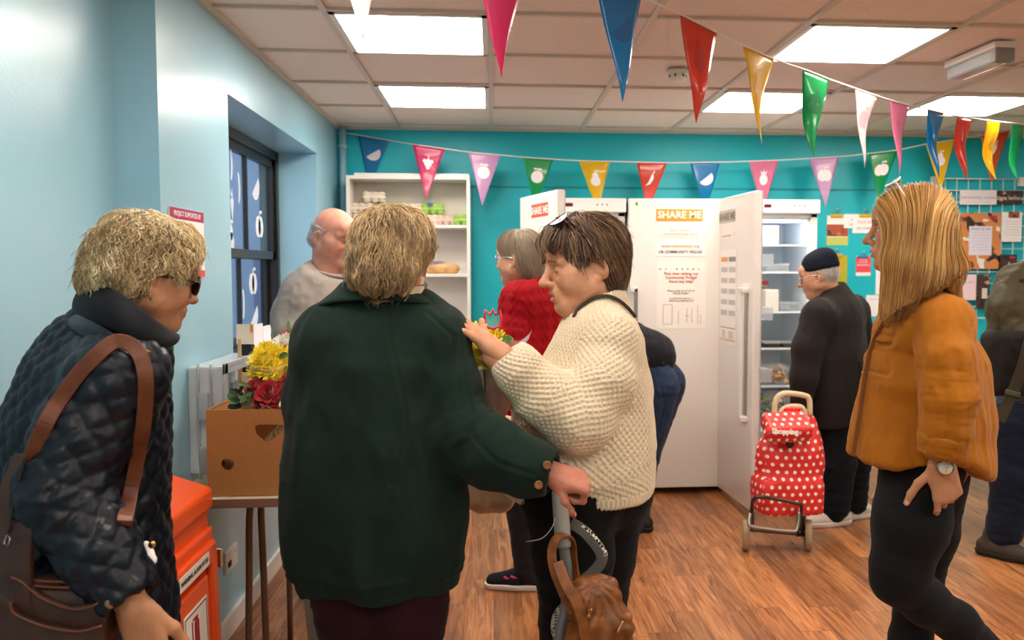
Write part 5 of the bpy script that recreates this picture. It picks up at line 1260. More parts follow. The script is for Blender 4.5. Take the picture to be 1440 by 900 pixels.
# ------------------------------------------------------------------ clothing helpers
def fold(V, sc, amp, seed=0, ridge=True):
    q = fbm(V*np.asarray(sc, float), seed); return amp*((1-2*np.abs(q)) if ridge else q)
def groove(V, pts, w=.004, depth=.003, ax=(0, 2)):
    d = np.full(len(V), 9.0); P = [V3(p)[list(ax)] for p in pts]; X = V[:, list(ax)]
    for a, b in zip(P[:-1], P[1:]):
        ab = b-a; t = np.clip((X-a)@ab/(ab@ab+1e-12), 0, 1); d = np.minimum(d, np.linalg.norm(X-a-t[:, None]*ab, axis=1))
    return -depth*np.exp(-(d/w)**2)+depth*.45*np.exp(-((d-w*2.2)/w)**2)
def quilt(UV, c=.07, amp=.006):
    a = (UV[:, 0]+UV[:, 1]*1.0)/c; b = (UV[:, 0]-UV[:, 1]*1.0)/c
    return amp*(np.sqrt(np.abs(np.sin(math.pi*a)*np.sin(math.pi*b)))-.6)
def collar(parent, name, c, F, r0, r1, z0, z1, arc, m, fl=.85, t=.006, lift=None, roll=.012, n=48, tip=0.0, wave=.0, seed=0, thick_end=1.0):
    """a turned-down collar leaf: from ring r0 at height z0 out to ring r1 at z1; F: columns back, left, up; arc degrees either side of the back"""
    V = []; k = 7
    for i in range(n+1):
        a = math.radians(-arc+2*arc*i/n); e = abs(-1+2*i/n)**3
        d = F[:, 0]*math.cos(a)*fl+F[:, 1]*math.sin(a)
        for j in range(k+1):
            s_ = j/k; r = r0+(r1-r0)*s_+tip*e*s_; z = z0+(z1-z0)*s_**1.4+roll*math.sin(math.pi*min(1, s_*2.2))*(1 if s_ < .45 else 0)-tip*.6*e*s_
            V.append(c+d*r+F[:, 2]*(z+wave*math.sin(a*3+seed)))
    Fs = [(i*(k+1)+j, (i+1)*(k+1)+j, (i+1)*(k+1)+j+1, i*(k+1)+j+1) for i in range(n) for j in range(k)]
    o = link(name, np_mesh(name, V, Fs, [m]), parent); s = o.modifiers.new('solid', 'SOLIDIFY'); s.thickness = t; s.offset = 0
    sb = o.modifiers.new('sub', 'SUBSURF'); sb.levels = 1; sb.render_levels = 1; return o
def fabric(name, col, rough=.85, noise=.12, bs=700, bump=.3, sheen=.04, nscale=8, spec=.2, **k): return mat(name, col, rough=rough, noise=noise, nscale=nscale, bump=bump, bscale=bs, bdist=.0012, sheen=sheen, spec=spec, **k)
def legs(parent, name, m, L, vox=.008, hips=None, cuts=(), amp=.004, seed=0, bones=True, k=.03, disp=None):
    P = list(hips or [])
    for pts, rs in L: P += chain(pts, rs, k)
    P += list(cuts)
    def dp(V, N, UV):
        r = fold(V, (9, 9, 26), amp, seed)+fold(V, (30, 30, 14), amp*.4, seed+3, False)
        return r+(disp(V, N, UV) if disp else 0)
    return cloth(name, P, vox, m, parent, None, dp)
def onto(prims, p, off=.008, reach=.25, keep=True):
    """slide p along the line of sight until it lies on the body"""
    p = V3(p); dr = p-CW; dr /= np.linalg.norm(dr); q = p-dr*.5
    for _ in range(80):
        dd = sdf_pts(prims, q[None])[0]
        if dd < off: return q
        if (q-p)@dr > reach: break
        q = q+dr*max(dd-off, .001)*.8
    return p if keep else None
def inpoly(x, z, poly):
    c = np.zeros(len(x), bool); n = len(poly)
    for i in range(n):
        (x0, z0), (x1, z1) = poly[i], poly[(i+1) % n]; m = ((z0 > z) != (z1 > z)); c ^= m & (x < (x1-x0)*(z-z0)/(z1-z0+1e-12)+x0)
    return c
def lens_glasses(parent, H, R, s, m_frame, m_lens, dx=0.0, dz=0.0, tilt=0.0, w=.026, hgt=.021, name='glasses', arm=True, sx=1.0):
    """spectacles in head space; tilt degrees lifts them onto the crown"""
    t = math.radians(tilt); g = MB(); lz = MB()
    def W(p):
        p = V3(p); c = V3(-.005, 0, .01); q = p-c; q = V3(q[0]*math.cos(t)-q[2]*math.sin(t), q[1], q[0]*math.sin(t)+q[2]*math.cos(t)); return H+R@((c+q+V3(dx, 0, dz))*s)
    for sd in (-1, 1):
        ring = [W((.103-.012*abs(math.cos(a))*0-.25*max(0, abs(sd*.034+w*math.cos(a))-.03), sd*.034+w*math.cos(a), .002+hgt*math.sin(a))) for a in np.linspace(0, 2*math.pi, 20, endpoint=False)]
        g.tube(ring, .0019, 6, closed=True); c = np.mean(ring, 0); lz.add([c]+ring, [(0, 1+i, 1+(i+1) % 20) for i in range(20)])
        if arm: g.tube([W(p) for p in ((.094, sd*.062, .006), (.085, sd*.072, .007), (.03, sd*.080, .006), (-.008, sd*.083, .004), (-.03, sd*.082, -.02))], .0022, 6)
    g.tube([W((.104, -.010, .006)), W((.106, 0, .009)), W((.104, .010, .006))], .0018, 6)
    o = g.build(name, m_frame, parent); lz.build('lens', m_lens, o, smooth=True); return o
M_lens_dark = mat('sunglass_lens', '120f14', rough=.2, spec=.6); M_lens = film('spectacle_lens', 'dfe6ea', a=.12, rough=.04, edge=.3)
M_gold = mat('gilt_metal', 'b8935a', rough=.3, metal=1); M_tort = mat('tortoiseshell', '4a1e14', rough=.15, noise=.6, nscale=90, coat=.6)
SK = [skin('skin_warm', 'd09a7a', 'c48a6c'), skin('skin_ruddy', 'd69880', 'c88674'), skin('skin_tan', 'c08a68', 'b47e5e'), skin('skin_fair', 'd8a68a', 'cc987c'), skin('skin_hand_red', 'c4826c', 'b4705e')]

# ================================================================== woman in the dark green coat, back to the lens
def green_woman():
    Y = 2.02; g = lambda x, y, d=0.0: at(x, y, Y+d)
    o = person((g(530, 800)[0], Y, 0), 'person in dark green wool jacket and maroon trousers, back turned, hand on a trolley handle')
    M_coat = fabric('green_wool', '14261f', rough=.95, noise=.18, bs=900, bump=.6, sheen=.06, nscale=14)
    H = g(551, 368); fw = V3(.30, .92, -.22); R = frame(fw, (0, 0, 1)); neck = g(545, 428, -.01)
    wr = g(772, 664, -.125); 
    hb = hand_block(wr, (.86, .10, -.30), (.22, -.52, .82), mir=-1, s=.98, forearm=.04, curls=[(74, 80, 45), (76, 80, 45), (76, 82, 45), (76, 84, 45)], spread=3, thumb=[(.75, .55, -.55), (.8, .0, -.75), (.6, -.35, -.7)])
    bl = [head_block(H, R, .93, neck), hb, core([*chain([g(540, 430, 0), g(532, 560), g(532, 760)], [.07, .13, .13], .05, .7, (1, 0, 0)), *chain([g(615, 480), g(645, 616, -.05), wr-V3(.05, -.01, 0)], [.045, .035, .025], .02), *chain([g(460, 490), g(450, 610, .06), g(470, 660, .16)], [.045, .04, .03], .02)]), hand_block(g(472, 662, .17), (.3, 1, 0), (0, 0, 1), 1, .95)]
    body(o, bl, SK[4])
    # coat
    sh_l, sh_r = g(468, 484, .01), g(607, 476, .0)
    P = chain([g(533, 452, .015), g(531, 520, -.005), g(529, 600, -.005), g(527, 670), g(529, 735), g(532, 795)], [.085, .146, .172, .188, .197, .192], .05, [.8, .78, .72, .70, .70, .70], (1, .05, 0))
    P += [seg(sh_l, sh_r, .083, .083, .05), seg(g(500, 455, .02), g(580, 448, .02), .060, .060, .05)]
    P += chain([sh_r+[.0, 0, -.005], g(628, 545, -.02), g(645, 612, -.045), g(695, 640, -.085), g(742, 655, -.115), g(772, 664, -.13)], [.080, .074, .076, .072, .062, .052], .020)
    P += chain([sh_l, g(452, 560, .03), g(450, 625, .09), g(480, 660, .18)], [.080, .074, .068, .05], .04)
    P += [cut(g(530, 822), (.0, 0, -1))]
    cuffd = (g(772, 664, -.13)-g(742, 655, -.115)); P += [lcut(g(776, 665, -.132), cuffd, .12), seg(g(768, 663, -.128), g(800, 672, -.15), .040, .040, .004, op='-')]
    Pg = [q for q in P if q[0] == '+']
    seam = [g(549, 432), g(560, 490), g(574, 545), g(578, 600), g(560, 660)]; seam2 = [g(603, 440), g(637, 470), g(640, 510), g(634, 560)]; seam3 = [g(645, 470), g(655, 545), g(668, 600), g(700, 628), g(745, 640)]
    hem = [g(400, 790), g(532, 800), g(660, 788)]
    def dp(V, N, UV):
        rt = np.clip((V[:, 0]-g(590, 0)[0])/.06, 0, 1)
        r = fold(V, (8, 8, 2.6), .010, 1)*(1-rt*.3)+fold(V, (18, 12, 9), .0034, 5)
        el = np.exp(-(np.linalg.norm(V-g(660, 612, -.05), axis=1)/.085)**2); r += el*fold(V@np.array([[.6, 0, .8], [0, 1, 0], [-.8, 0, .6]]), (26, 10, 10), .016, 9)
        fz = np.clip((g(530, 700)[2]-V[:, 2])/.12, 0, 1); r += fz*.005*np.sin(V[:, 0]*38+2*np.sin(V[:, 2]*9))
        back = (N[:, 1] < .3)
        for s_ in (seam, seam2, seam3): r += groove(V, s_, .004, .0028)*back
        zb = g(530, 800)[2]; r += groove(V, hem, .005, .004)
        r -= .010*np.clip((zb+.01-V[:, 2])/.02, 0, 1)
        return r
    c = cloth('coat', P, .0052, M_coat, o, None, dp, smooth=2)
    F = frame((0, -1, .25), (0, .25, 1)); collar(o, 'coat_collar', g(534, 424, .03), F, .066, .147, .040, -.022, 118, M_coat, fl=.80, t=.009, tip=.02)
    P = []
    for i in range(14):
        a = 2*math.pi*i/14; b = 2*math.pi*(i+1)/14; cc = g(543, 402, .015); q = lambda t: cc+V3(.066*math.cos(t), .058*math.sin(t), .012*math.sin(t)+.006*math.sin(3*t))
        P.append(seg(q(a), q(b), .026, .026, .01))
    def ds(V, N, UV): return fold(V, (14, 14, 60), .006, 7)
    M_sc = mat('beige_check_scarf', 'cdbb9c', rough=.9, bump=.4, bscale=300)
    Tn = NT(M_sc); tc = Tn.node('ShaderNodeTexCoord'); w1 = Tn.node('ShaderNodeTexWave', in_Scale=9.0); w1.bands_direction = 'X'; w2 = Tn.node('ShaderNodeTexWave', in_Scale=11.0); w2.bands_direction = 'Z'
    Tn.link(tc.outputs['Object'], w1.inputs[0]); Tn.link(tc.outputs['Object'], w2.inputs[0]); ad = Tn.node('ShaderNodeMath', operation='MAXIMUM'); Tn.link(w1.outputs['Fac'], ad.inputs[0]); Tn.link(w2.outputs['Fac'], ad.inputs[1])
    rp = Tn.node('ShaderNodeValToRGB'); rp.color_ramp.elements[0].position = .9; rp.color_ramp.elements[0].color = lin('d2c1a2'); rp.color_ramp.elements[1].position = .97; rp.color_ramp.elements[1].color = lin('7c7564'); Tn.link(ad.outputs[0], rp.inputs[0]); Tn.link(rp.outputs[0], Tn.bsdf.inputs['Base Color'])
    cloth('scarf', P, .005, M_sc, o, None, ds, smooth=1)
    for x, y in ((769, 654), (757, 682)):
        p = onto(Pg, g(x, y, -.1), .009); b = MB().lathe(p, [(0, .004), (.006, .004), (.0085, .005), (.0098, .003), (.0098, 0), (0, 0)], 20, axis=(.15, -1, .1)).build('button', mat('horn_button', '8a5a34', rough=.3, noise=.3, nscale=200), o)
    # trousers
    mz = g(530, 900)[2]
    legs(o, 'trousers', fabric('maroon_cord', '2c0e16', rough=.9), [([g(487, 800), g(497, 860), g(503, 950, .02), g(505, 1120, .04), g(505, 1185, .05)], [.100, .083, .066, .06, .062]), ([g(575, 800), g(572, 860, -.01), g(570, 950, -.02), g(575, 1120, 0), g(575, 1185, 0)], [.100, .092, .082, .07, .068])],
         hips=[seg(g(493, 775), g(570, 775), .108, .108, .04)], amp=.004, seed=4)
    for x, d in ((503, .05), (575, 0)): shoe(o, g(x, 1190, d), (.25, 1, 0), 1.0, mat('black_leather', '1a1614', rough=.4), M_black)
    # hair
    V_ = [ell((-.012, 0, .044), (.100, .088, .092), 0), ell((-.048, 0, -.018), (.066, .082, .080), .03), ell((.02, 0, .06), (.080, .082, .070), .03), ell((.085, 0, -.045), (.07, .085, .095), .02, op='-'), ell((-.01, 0, -.150), (.10, .10, .045), .03, op='-')]
    M_h = hair_mat('hair_sandy_grey', '4a3420', 'b48e5c', 'f8dca8')
    hair(o, V_, H, R, .93, flow_radial((-.05, .01, .135), w=.45), M_h, n=6500, L=.075, noise=.5, nf=45, lift=.004, wild=.05, seed=2, rad=.0008, clump=2.0, base_disp=.012, segs=14, tipfree=.28, curl=.55, om=.7, cf=30, locks=60, lock_r=.015, lock_l=2.2, lock_rand=.7, wisps=.12)
green_woman()

# ================================================================== shopping trolley held by her, tan handbag on it
def front_trolley():
    Y = 1.885; g = lambda x, y, d=0.0: at(x, y, Y+d)
    o = empty('shopping_trolley', (g(800, 1100)[0], Y+.1, 0), 'shopping trolley with grey tube handle and black white checked bag, held by the green jacket', 'shopping trolley')
    M_tubeg = mat('grey_tube', '77777a', rough=.35, metal=.3)
    top = g(786, 664)
    path = [g(812, 664, .34), g(800, 655, .22), g(790, 655, .06), g(785, 672, 0), g(788, 720, 0), g(792, 765, 0)]
    tubecurve([g(787, 690), g(790, 735), g(792, 768)], .0185, 'grip', mat('grey_grip', '96928c', rough=.5), o, 14)
    tubecurve([g(811, 700, .36), g(808, 668, .33), g(797, 660, .2), g(788, 664, .03), g(787, 690, 0)], .016, 'handle_bar', mat('grey_grip', '96928c', rough=.5), o, 12)
    tubecurve([g(792, 765), g(797, 800), g(796, 850), g(787, 900), g(782, 1010), g(782, 1120)], .0125, 'frame_tube', M_tubeg, o, 12)
    tubecurve([g(812, 700, .36), g(816, 780, .36), g(815, 900, .36), g(812, 1130, .36)], .0125, 'frame_tube', M_tubeg, o, 12)
    M_chk = mat('black_white_check', 'e8e0d0', rough=.8); T = NT(M_chk); tc = T.node('ShaderNodeTexCoord'); ch = T.node('ShaderNodeTexChecker', in_Scale=150.0)
    mp = T.node('ShaderNodeMapping'); mp.inputs['Rotation'].default_value = (.5, .35, .6); T.link(tc.outputs['Object'], mp.inputs[0]); T.link(mp.outputs[0], ch.inputs[0]); ch.inputs['Color1'].default_value = lin('e6dcc8'); ch.inputs['Color2'].default_value = lin('1c1a1c'); T.link(ch.outputs[0], T.bsdf.inputs['Base Color'])
    # bag body below, mostly under the frame of the picture
    P = [rbox(g(824, 985, .2), (.10, .15, .19), .05, .03), ell(g(812, 880, .1), (.06, .08, .05), .05)]
    cloth('bag', P, .008, M_chk, o, None, lambda V, N, UV: fold(V, (12, 12, 8), .008, 3))
    # open flap with checked trim
    F0 = [g(803, 735, .02), g(822, 748, .0), g(842, 772, .0), g(846, 788, .0), g(834, 805, .01), g(812, 822, .02), g(800, 832, .03)]
    ribbon(F0, .026, .006, 'flap_lining', mat('grey_lining', '5c5854', rough=.8), o, up=(-.4, -1, .25))
    F1 = [p+V3(.008, -.001, .004) for p in F0]; tubecurve(F1, .0052, 'checked_trim', M_chk, o, 8)
    tubecurve([g(740, 762, .12), g(762, 757, .05), g(776, 742, 0), g(781, 728, -.01)], .0011, 'loose_thread', mat('thread', 'e0d8cc', rough=.7), o, 5)
    for x, d in ((812, .0), (812, .40)):
        p = g(x, 1170, d); p[2] = .07; w_ = MB().lathe(p, [(.05, -.012), (.068, -.012), (.07, 0), (.068, .012), (.05, .012), (.05, -.012)], 28, axis=(0, 1, 0)).build('wheel', M_black, o); MB().lathe(p, [(0, -.008), (.05, -.008), (.05, .008), (0, .008)], 20, axis=(0, 1, 0)).build('hub', M_grey, w_)
    # tan handbag
    M_tan = mat('tan_leather', '7c461c', rough=.42, noise=.45, nscale=30, bump=.5, bscale=160, bdist=.001)
    h = empty('handbag', g(842, 960, -.05), 'tan gathered leather handbag hanging on the trolley handle', 'handbag')
    c = g(842, 905, -.05); P = [ell(c+[0, 0, -.02], (.075, .055, .12), 0), ell(g(822, 845, -.05), (.040, .035, .05), .03), ell(g(862, 880, -.06), (.04, .03, .05), .03), ell(g(848, 832, -.04), (.034, .032, .034), .03), ell(c+[.02, 0, -.1], (.08, .06, .08), .03)]
    def dp(V, N, UV): q = V-g(835, 815, -.05); a = np.arctan2(q[:, 0], -q[:, 2]); return .006*np.abs(np.sin(a*9+6*fbm(V*9, 2)))-.003+fold(V, (22, 22, 16), .004, 4)
    cloth('bag_body', P, .0048, M_tan, h, None, dp)
    ribbon([g(806, 862, -.07), g(790, 830, -.062), g(779, 800, -.055), g(776, 776, -.045), g(782, 758, -.035), g(794, 752, -.022), g(803, 760, .0), g(806, 785, .02), g(812, 820, .0), g(822, 850, -.05)], .022, .006, 'strap', M_tan, h, nrm=lambda p: p-g(793, 800, -.01), k=8)
    ribbon([g(784, 790, -.060), g(796, 822, -.080), g(812, 850, -.092), g(822, 890, -.098), g(826, 930, -.095)], .024, .005, 'side_flap', M_tan, h, up=(.1, -1, .1))
    tubecurve([g(826, 868, -.115), g(832, 856, -.105)], .0025, 'zip', M_gold, h, 6); tubecurve([g(876, 873, -.105), g(868, 890, -.115)], .0025, 'zip', M_gold, h, 6)
    MB().box(g(829, 862, -.112), (.006, .004, .02)).build('zip_pull', M_gold, h)
front_trolley()

# ================================================================== woman in the cream knitted sweater
def cream_woman():
    Y = 2.20; g = lambda x, y, d=0.0: at(x, y, Y+d)
    o = person((g(820, 800)[0], Y, 0), 'person in cream chunky knit sweater with sunglasses on brown hair, holding a bouquet')
    H = g(826, 374); s = 1.02; fw = V3(-.98, -.13, -.13); R = frame(fw); neck = g(848, 442)
    wr = g(708, 497, -.20)
    h1 = hand_block(wr, (-.80, .02, .60), (.50, -.22, .82), mir=-1, s=1.0, curls=[(2, 4, 2), (2, 5, 3), (4, 6, 4), (6, 8, 5)], spread=4, thumb=[(.55, .62, -.1), (.55, .58, .1), (.40, .55, .25)])
    wr2 = g(737, 562, .02)
    h2 = hand_block(wr2, (-.95, -.10, .20), (.1, .75, -.5), mir=1, s=.95, curls=[(55, 60, 35)]*4, spread=3, thumb=[(.7, .5, -.5), (.75, .1, -.6), (.7, -.1, -.6)])
    bl = [head_block(H, R, s, neck, jowl=1.0, fat=.6, lid=.95, mouth=.6, nose=1.12), h1, h2,
          core([*chain([g(846, 440), g(836, 520), g(820, 660)], [.07, .10, .12], .05), *chain([g(850, 475, -.13), g(808, 592, -.19), wr-R[:, 0]*-.03], [.05, .04, .028], .02), *chain([g(850, 475, .14), g(800, 580, .15), wr2], [.05, .04, .028], .02)])]
    body(o, bl, SK[0], lips='b46a58', brow='8a6a52')
    M_knit = fabric('cream_knit', 'deccb0', rough=.95, noise=.06, bs=500, bump=.35, sheen=.1)
    tor = [g(850, 425), g(843, 468), g(838, 520), g(828, 575), g(816, 630), g(815, 662), g(820, 676), g(820, 702)]
    tr = [.052, .088, .128, .158, .180, .186, .162, .155]
    arm1 = [g(857, 480, -.12), g(848, 535, -.17), g(812, 588, -.20), g(768, 560, -.205), g(728, 520, -.205), g(712, 500, -.203)]; ar = [.064, .072, .078, .068, .056, .042]
    arm2 = [g(850, 470, .13), g(835, 540, .17), g(800, 585, .14), g(765, 580, .07), g(742, 566, .03)]; a2r = [.075, .07, .066, .055, .042]
    P = chain(tor, tr, .05, [1.2, 1.35, 1.2, 1.05, 1.0, 1.0, 1.0, 1.0], (1, 0, 0))+[seg(arm1[0], arm2[0], .062, .062, .05)]
    P += chain(arm1, ar, .03)+chain(arm2, a2r, .03)
    P += [seg(g(846, 440), g(838, 400), .062, .060, .03), cut(g(842, 414), (-.25, 0, 1)), cut(g(820, 690), (0, 0, -1)), seg(g(843, 425), g(838, 390), .052, .056, .0, op='-')]
    d = arm1[-1]-arm1[-2]; P += [seg(arm1[-1]-d*.1, arm1[-1]+d*2, .032, .032, .004, op='-'), lcut(arm1[-1]+d*.02, d, .12)]
    bones = [(tor, .165), (arm1, .075), (arm2, .065)]; Pc = [q for q in P if q[0] == '+']
    zh = g(820, 676)[2]
    def dp(V, N, UV):
        big = fold(V, (7, 7, 11), .006, 6)
        S_ = .0175; pit = -.0056*np.maximum(0, np.cos(2*math.pi*UV[:, 0]/S_)*np.cos(2*math.pi*UV[:, 1]/S_))**.5
        t = np.clip((zh-V[:, 2])/.008, 0, 1)
        return big+pit*(1-t)+t*.0018*np.sin(2*math.pi*UV[:, 1]/.011)
    sw = cloth('sweater', P, .0030, M_knit, o, bones, dp, smooth=1)
    P = [chain([g(x, y, d) for x, y, d in pts], rs, .02) for pts, rs in ()]
    legs(o, 'trousers', fabric('black_trousers', '0c0b0d', rough=.9), [([g(800, 690, -.08), g(805, 780, -.08), g(808, 880, -.08), g(812, 1090, -.08)], [.12, .10, .085, .075]), ([g(850, 690, .08), g(845, 780, .08), g(838, 880, .07), g(840, 1080, .07)], [.12, .088, .075, .07])], hips=[seg(g(800, 685, -.06), g(850, 685, .06), .13, .13, .04)], amp=.004, seed=8)
    for x, dd in ((812, -.08), (840, .07)): shoe(o, g(x, 1120, dd), (-1, 0, 0), 1.0, mat('black_leather', '1a1614', rough=.4), M_black)
    # hair: layered bob with a fringe
    HP = [ell((-.012, 0, .043), (.098, .084, .087), 0), ell((-.044, 0, -.014), (.052, .070, .078), .03), ell((.048, 0, .078), (.050, .064, .036), .02), seg((.085, -.045, .066), (.085, .045, .066), .014, k=.02),
          ell((.105, 0, -.050), (.088, .13, .104), .010, op='-'), ell((.004, .09, -.016), (.030, .036, .036), .008, op='-'), ell((.004, -.09, -.016), (.030, .036, .036), .008, op='-'), ell((.04, 0, -.11), (.06, .12, .06), .02, op='-')]
    def fl(P, N):
        top = V3(.015, .0, .135); D = P-top; D[:, 2] -= .035; fr_ = np.clip((P[:, 0]-.03)/.05, 0, 1)[:, None]
        D = D/np.linalg.norm(D, axis=1)[:, None]; D = D+V3(.0, 0, -.7)*(1-fr_*.4)+V3(-.4, 0, -.2)*(1-fr_)+np.stack([fr_[:, 0]*.2, 0*fr_[:, 0], -.3*fr_[:, 0]], 1)
        D = D-N*(D*N).sum(1)[:, None]; return D/(np.linalg.norm(D, axis=1)[:, None]+1e-6)
    hair(o, HP, H, R, s*1.01, fl, hair_mat('hair_brown_streaked', '20140e', '6a4a34', 'd0a878'), n=5000, L=.085, noise=.30, nf=32, lift=.004, wild=.05, seed=4, rad=.0008, clump=2.2, base_disp=.010, segs=10, tipfree=.3, curl=.15, om=.5, cf=60, locks=26, lock_r=.013, lock_l=3.2, lock_rand=.25, wisps=.06)
    lens_glasses(o, H, R, s, M_tort, M_lens_dark, dx=.012, dz=.028, tilt=60, w=.029, hgt=.024, name='sunglasses')
    ribbon([onto(Pc, g(x, y), .006) for x, y in ((806, 446), (812, 436), (822, 427), (836, 419), (852, 416), (868, 421), (882, 432), (894, 446))], .009, .004, 'bag_strap', mat('dark_strap', '3a2c20', rough=.6), o, nrm=lambda p: CW-p)
    sg = bpy.data.objects.get('sunglasses') if False else None
    MB().tube(smoothpath([H+R@(V3(*q)*s) for q in ((.052, .046, .128), (.040, .070, .112), (.022, .088, .080), (.006, .094, .045), (-.004, .094, .012))], 5), .0030, 8).build('glasses_arm', M_tort, o)
    # bouquet in her hands
    Yb_ = 2.13; b = lambda x, y, dd=0.0: at(x, y, Yb_+dd)
    hd = [('mum', 'yellow', b(x, y, dd), r) for x, y, dd, r in ((664, 478, -.02, .042), (684, 494, -.07, .040), (664, 500, -.05, .040), (680, 506, -.09, .034), (693, 480, .04, .034), (700, 500, -.03, .03))]
    M_rw = film('rose_wrap', 'c09488', a=.74, rough=.45, edge=.24)
    bq = bouquet('bouquet', 'yellow chrysanthemums in dusty pink wrapping held by the person in cream', hd, b(688, 632), b(690, 512), (.085, .07), b(686, 500)-b(690, 640), 31, M_rw, 10, None, ruff=.016)
    n = 26; F = frame(b(694, 470)-b(690, 560)); cA = b(708, 470); top = [cA+F[:, 1]*math.cos(a)*.085+F[:, 2]*math.sin(a)*.075+F[:, 0]*.02*math.sin(3*a) for a in np.linspace(-1.3, 2.2, n)]; cB = b(692, 560); bot = [cB+F[:, 1]*math.cos(a)*.045+F[:, 2]*math.sin(a)*.04 for a in np.linspace(-1.3, 2.2, n)]
    V, Fs = sheet_wrap(top, bot, amp=.014, seed=5, open_=True); link('clear_film', np_mesh('clear_film', V, Fs, [film('film_glint', 'f0eef6', a=.14, rough=.1, edge=.5)]), bq)
    t = MB(); tp = [(-.016, -.014), (-.019, .004), (-.016, .022), (-.006, .012), (0, .024), (.006, .012), (.016, .022), (.019, .004), (.016, -.014), (0, -.020)]; c_ = b(693, 450, .03); t.tube([c_+V3(x*1.15, 0, z*1.15) for x, z in tp], .0034, 6, closed=True); t.build('tulip_decoration', mat('crimson_plastic', 'd0204a', rough=.4), bq)
    MB().prism([(x*1.1, z*1.1) for x, z in tp], c_+[0, .001, 0], (1, 0, 0), (0, 0, 1), (0, .001, 0)).build('tulip_film', film('teal_film', '6fc0b8', a=.6), bq)
    # carrier bag hanging behind
    c_ = at(690, 668, 2.42); z1 = at(690, 585, 2.42)[2]
    k = empty('carrier_bag', c_-[0, 0, .11], 'crumpled beige carrier bag hanging behind the green sleeve', 'bag')
    P = [rbox(c_+[0, 0, -.02], (.070, .05, .085), .045, .02), seg(c_+[.0, 0, .04], (c_[0]+.04, c_[1], z1-.02), .055, .022, .04)]
    V, Q = sdf_mesh(P, .006, 1); N = normals(V, Q); V += N*(.010*(1-2*np.abs(fbm(V*[26, 26, 12], 3)))-.004)[:, None]
    link('bag_body', np_mesh('bag_body', V, Q, [mat('beige_plastic_bag', 'd9b694', rough=.5, bump=.3, bscale=40, bdist=.004)]), k); tubecurve([(c_[0]+.03, c_[1], z1-.03), (c_[0]+.045, c_[1]-.03, z1+.02), (c_[0]+.075, c_[1]-.05, z1+.04)], .005, 'handle', mat('beige_plastic_bag', 'd9b694', rough=.5), k)
cream_woman()

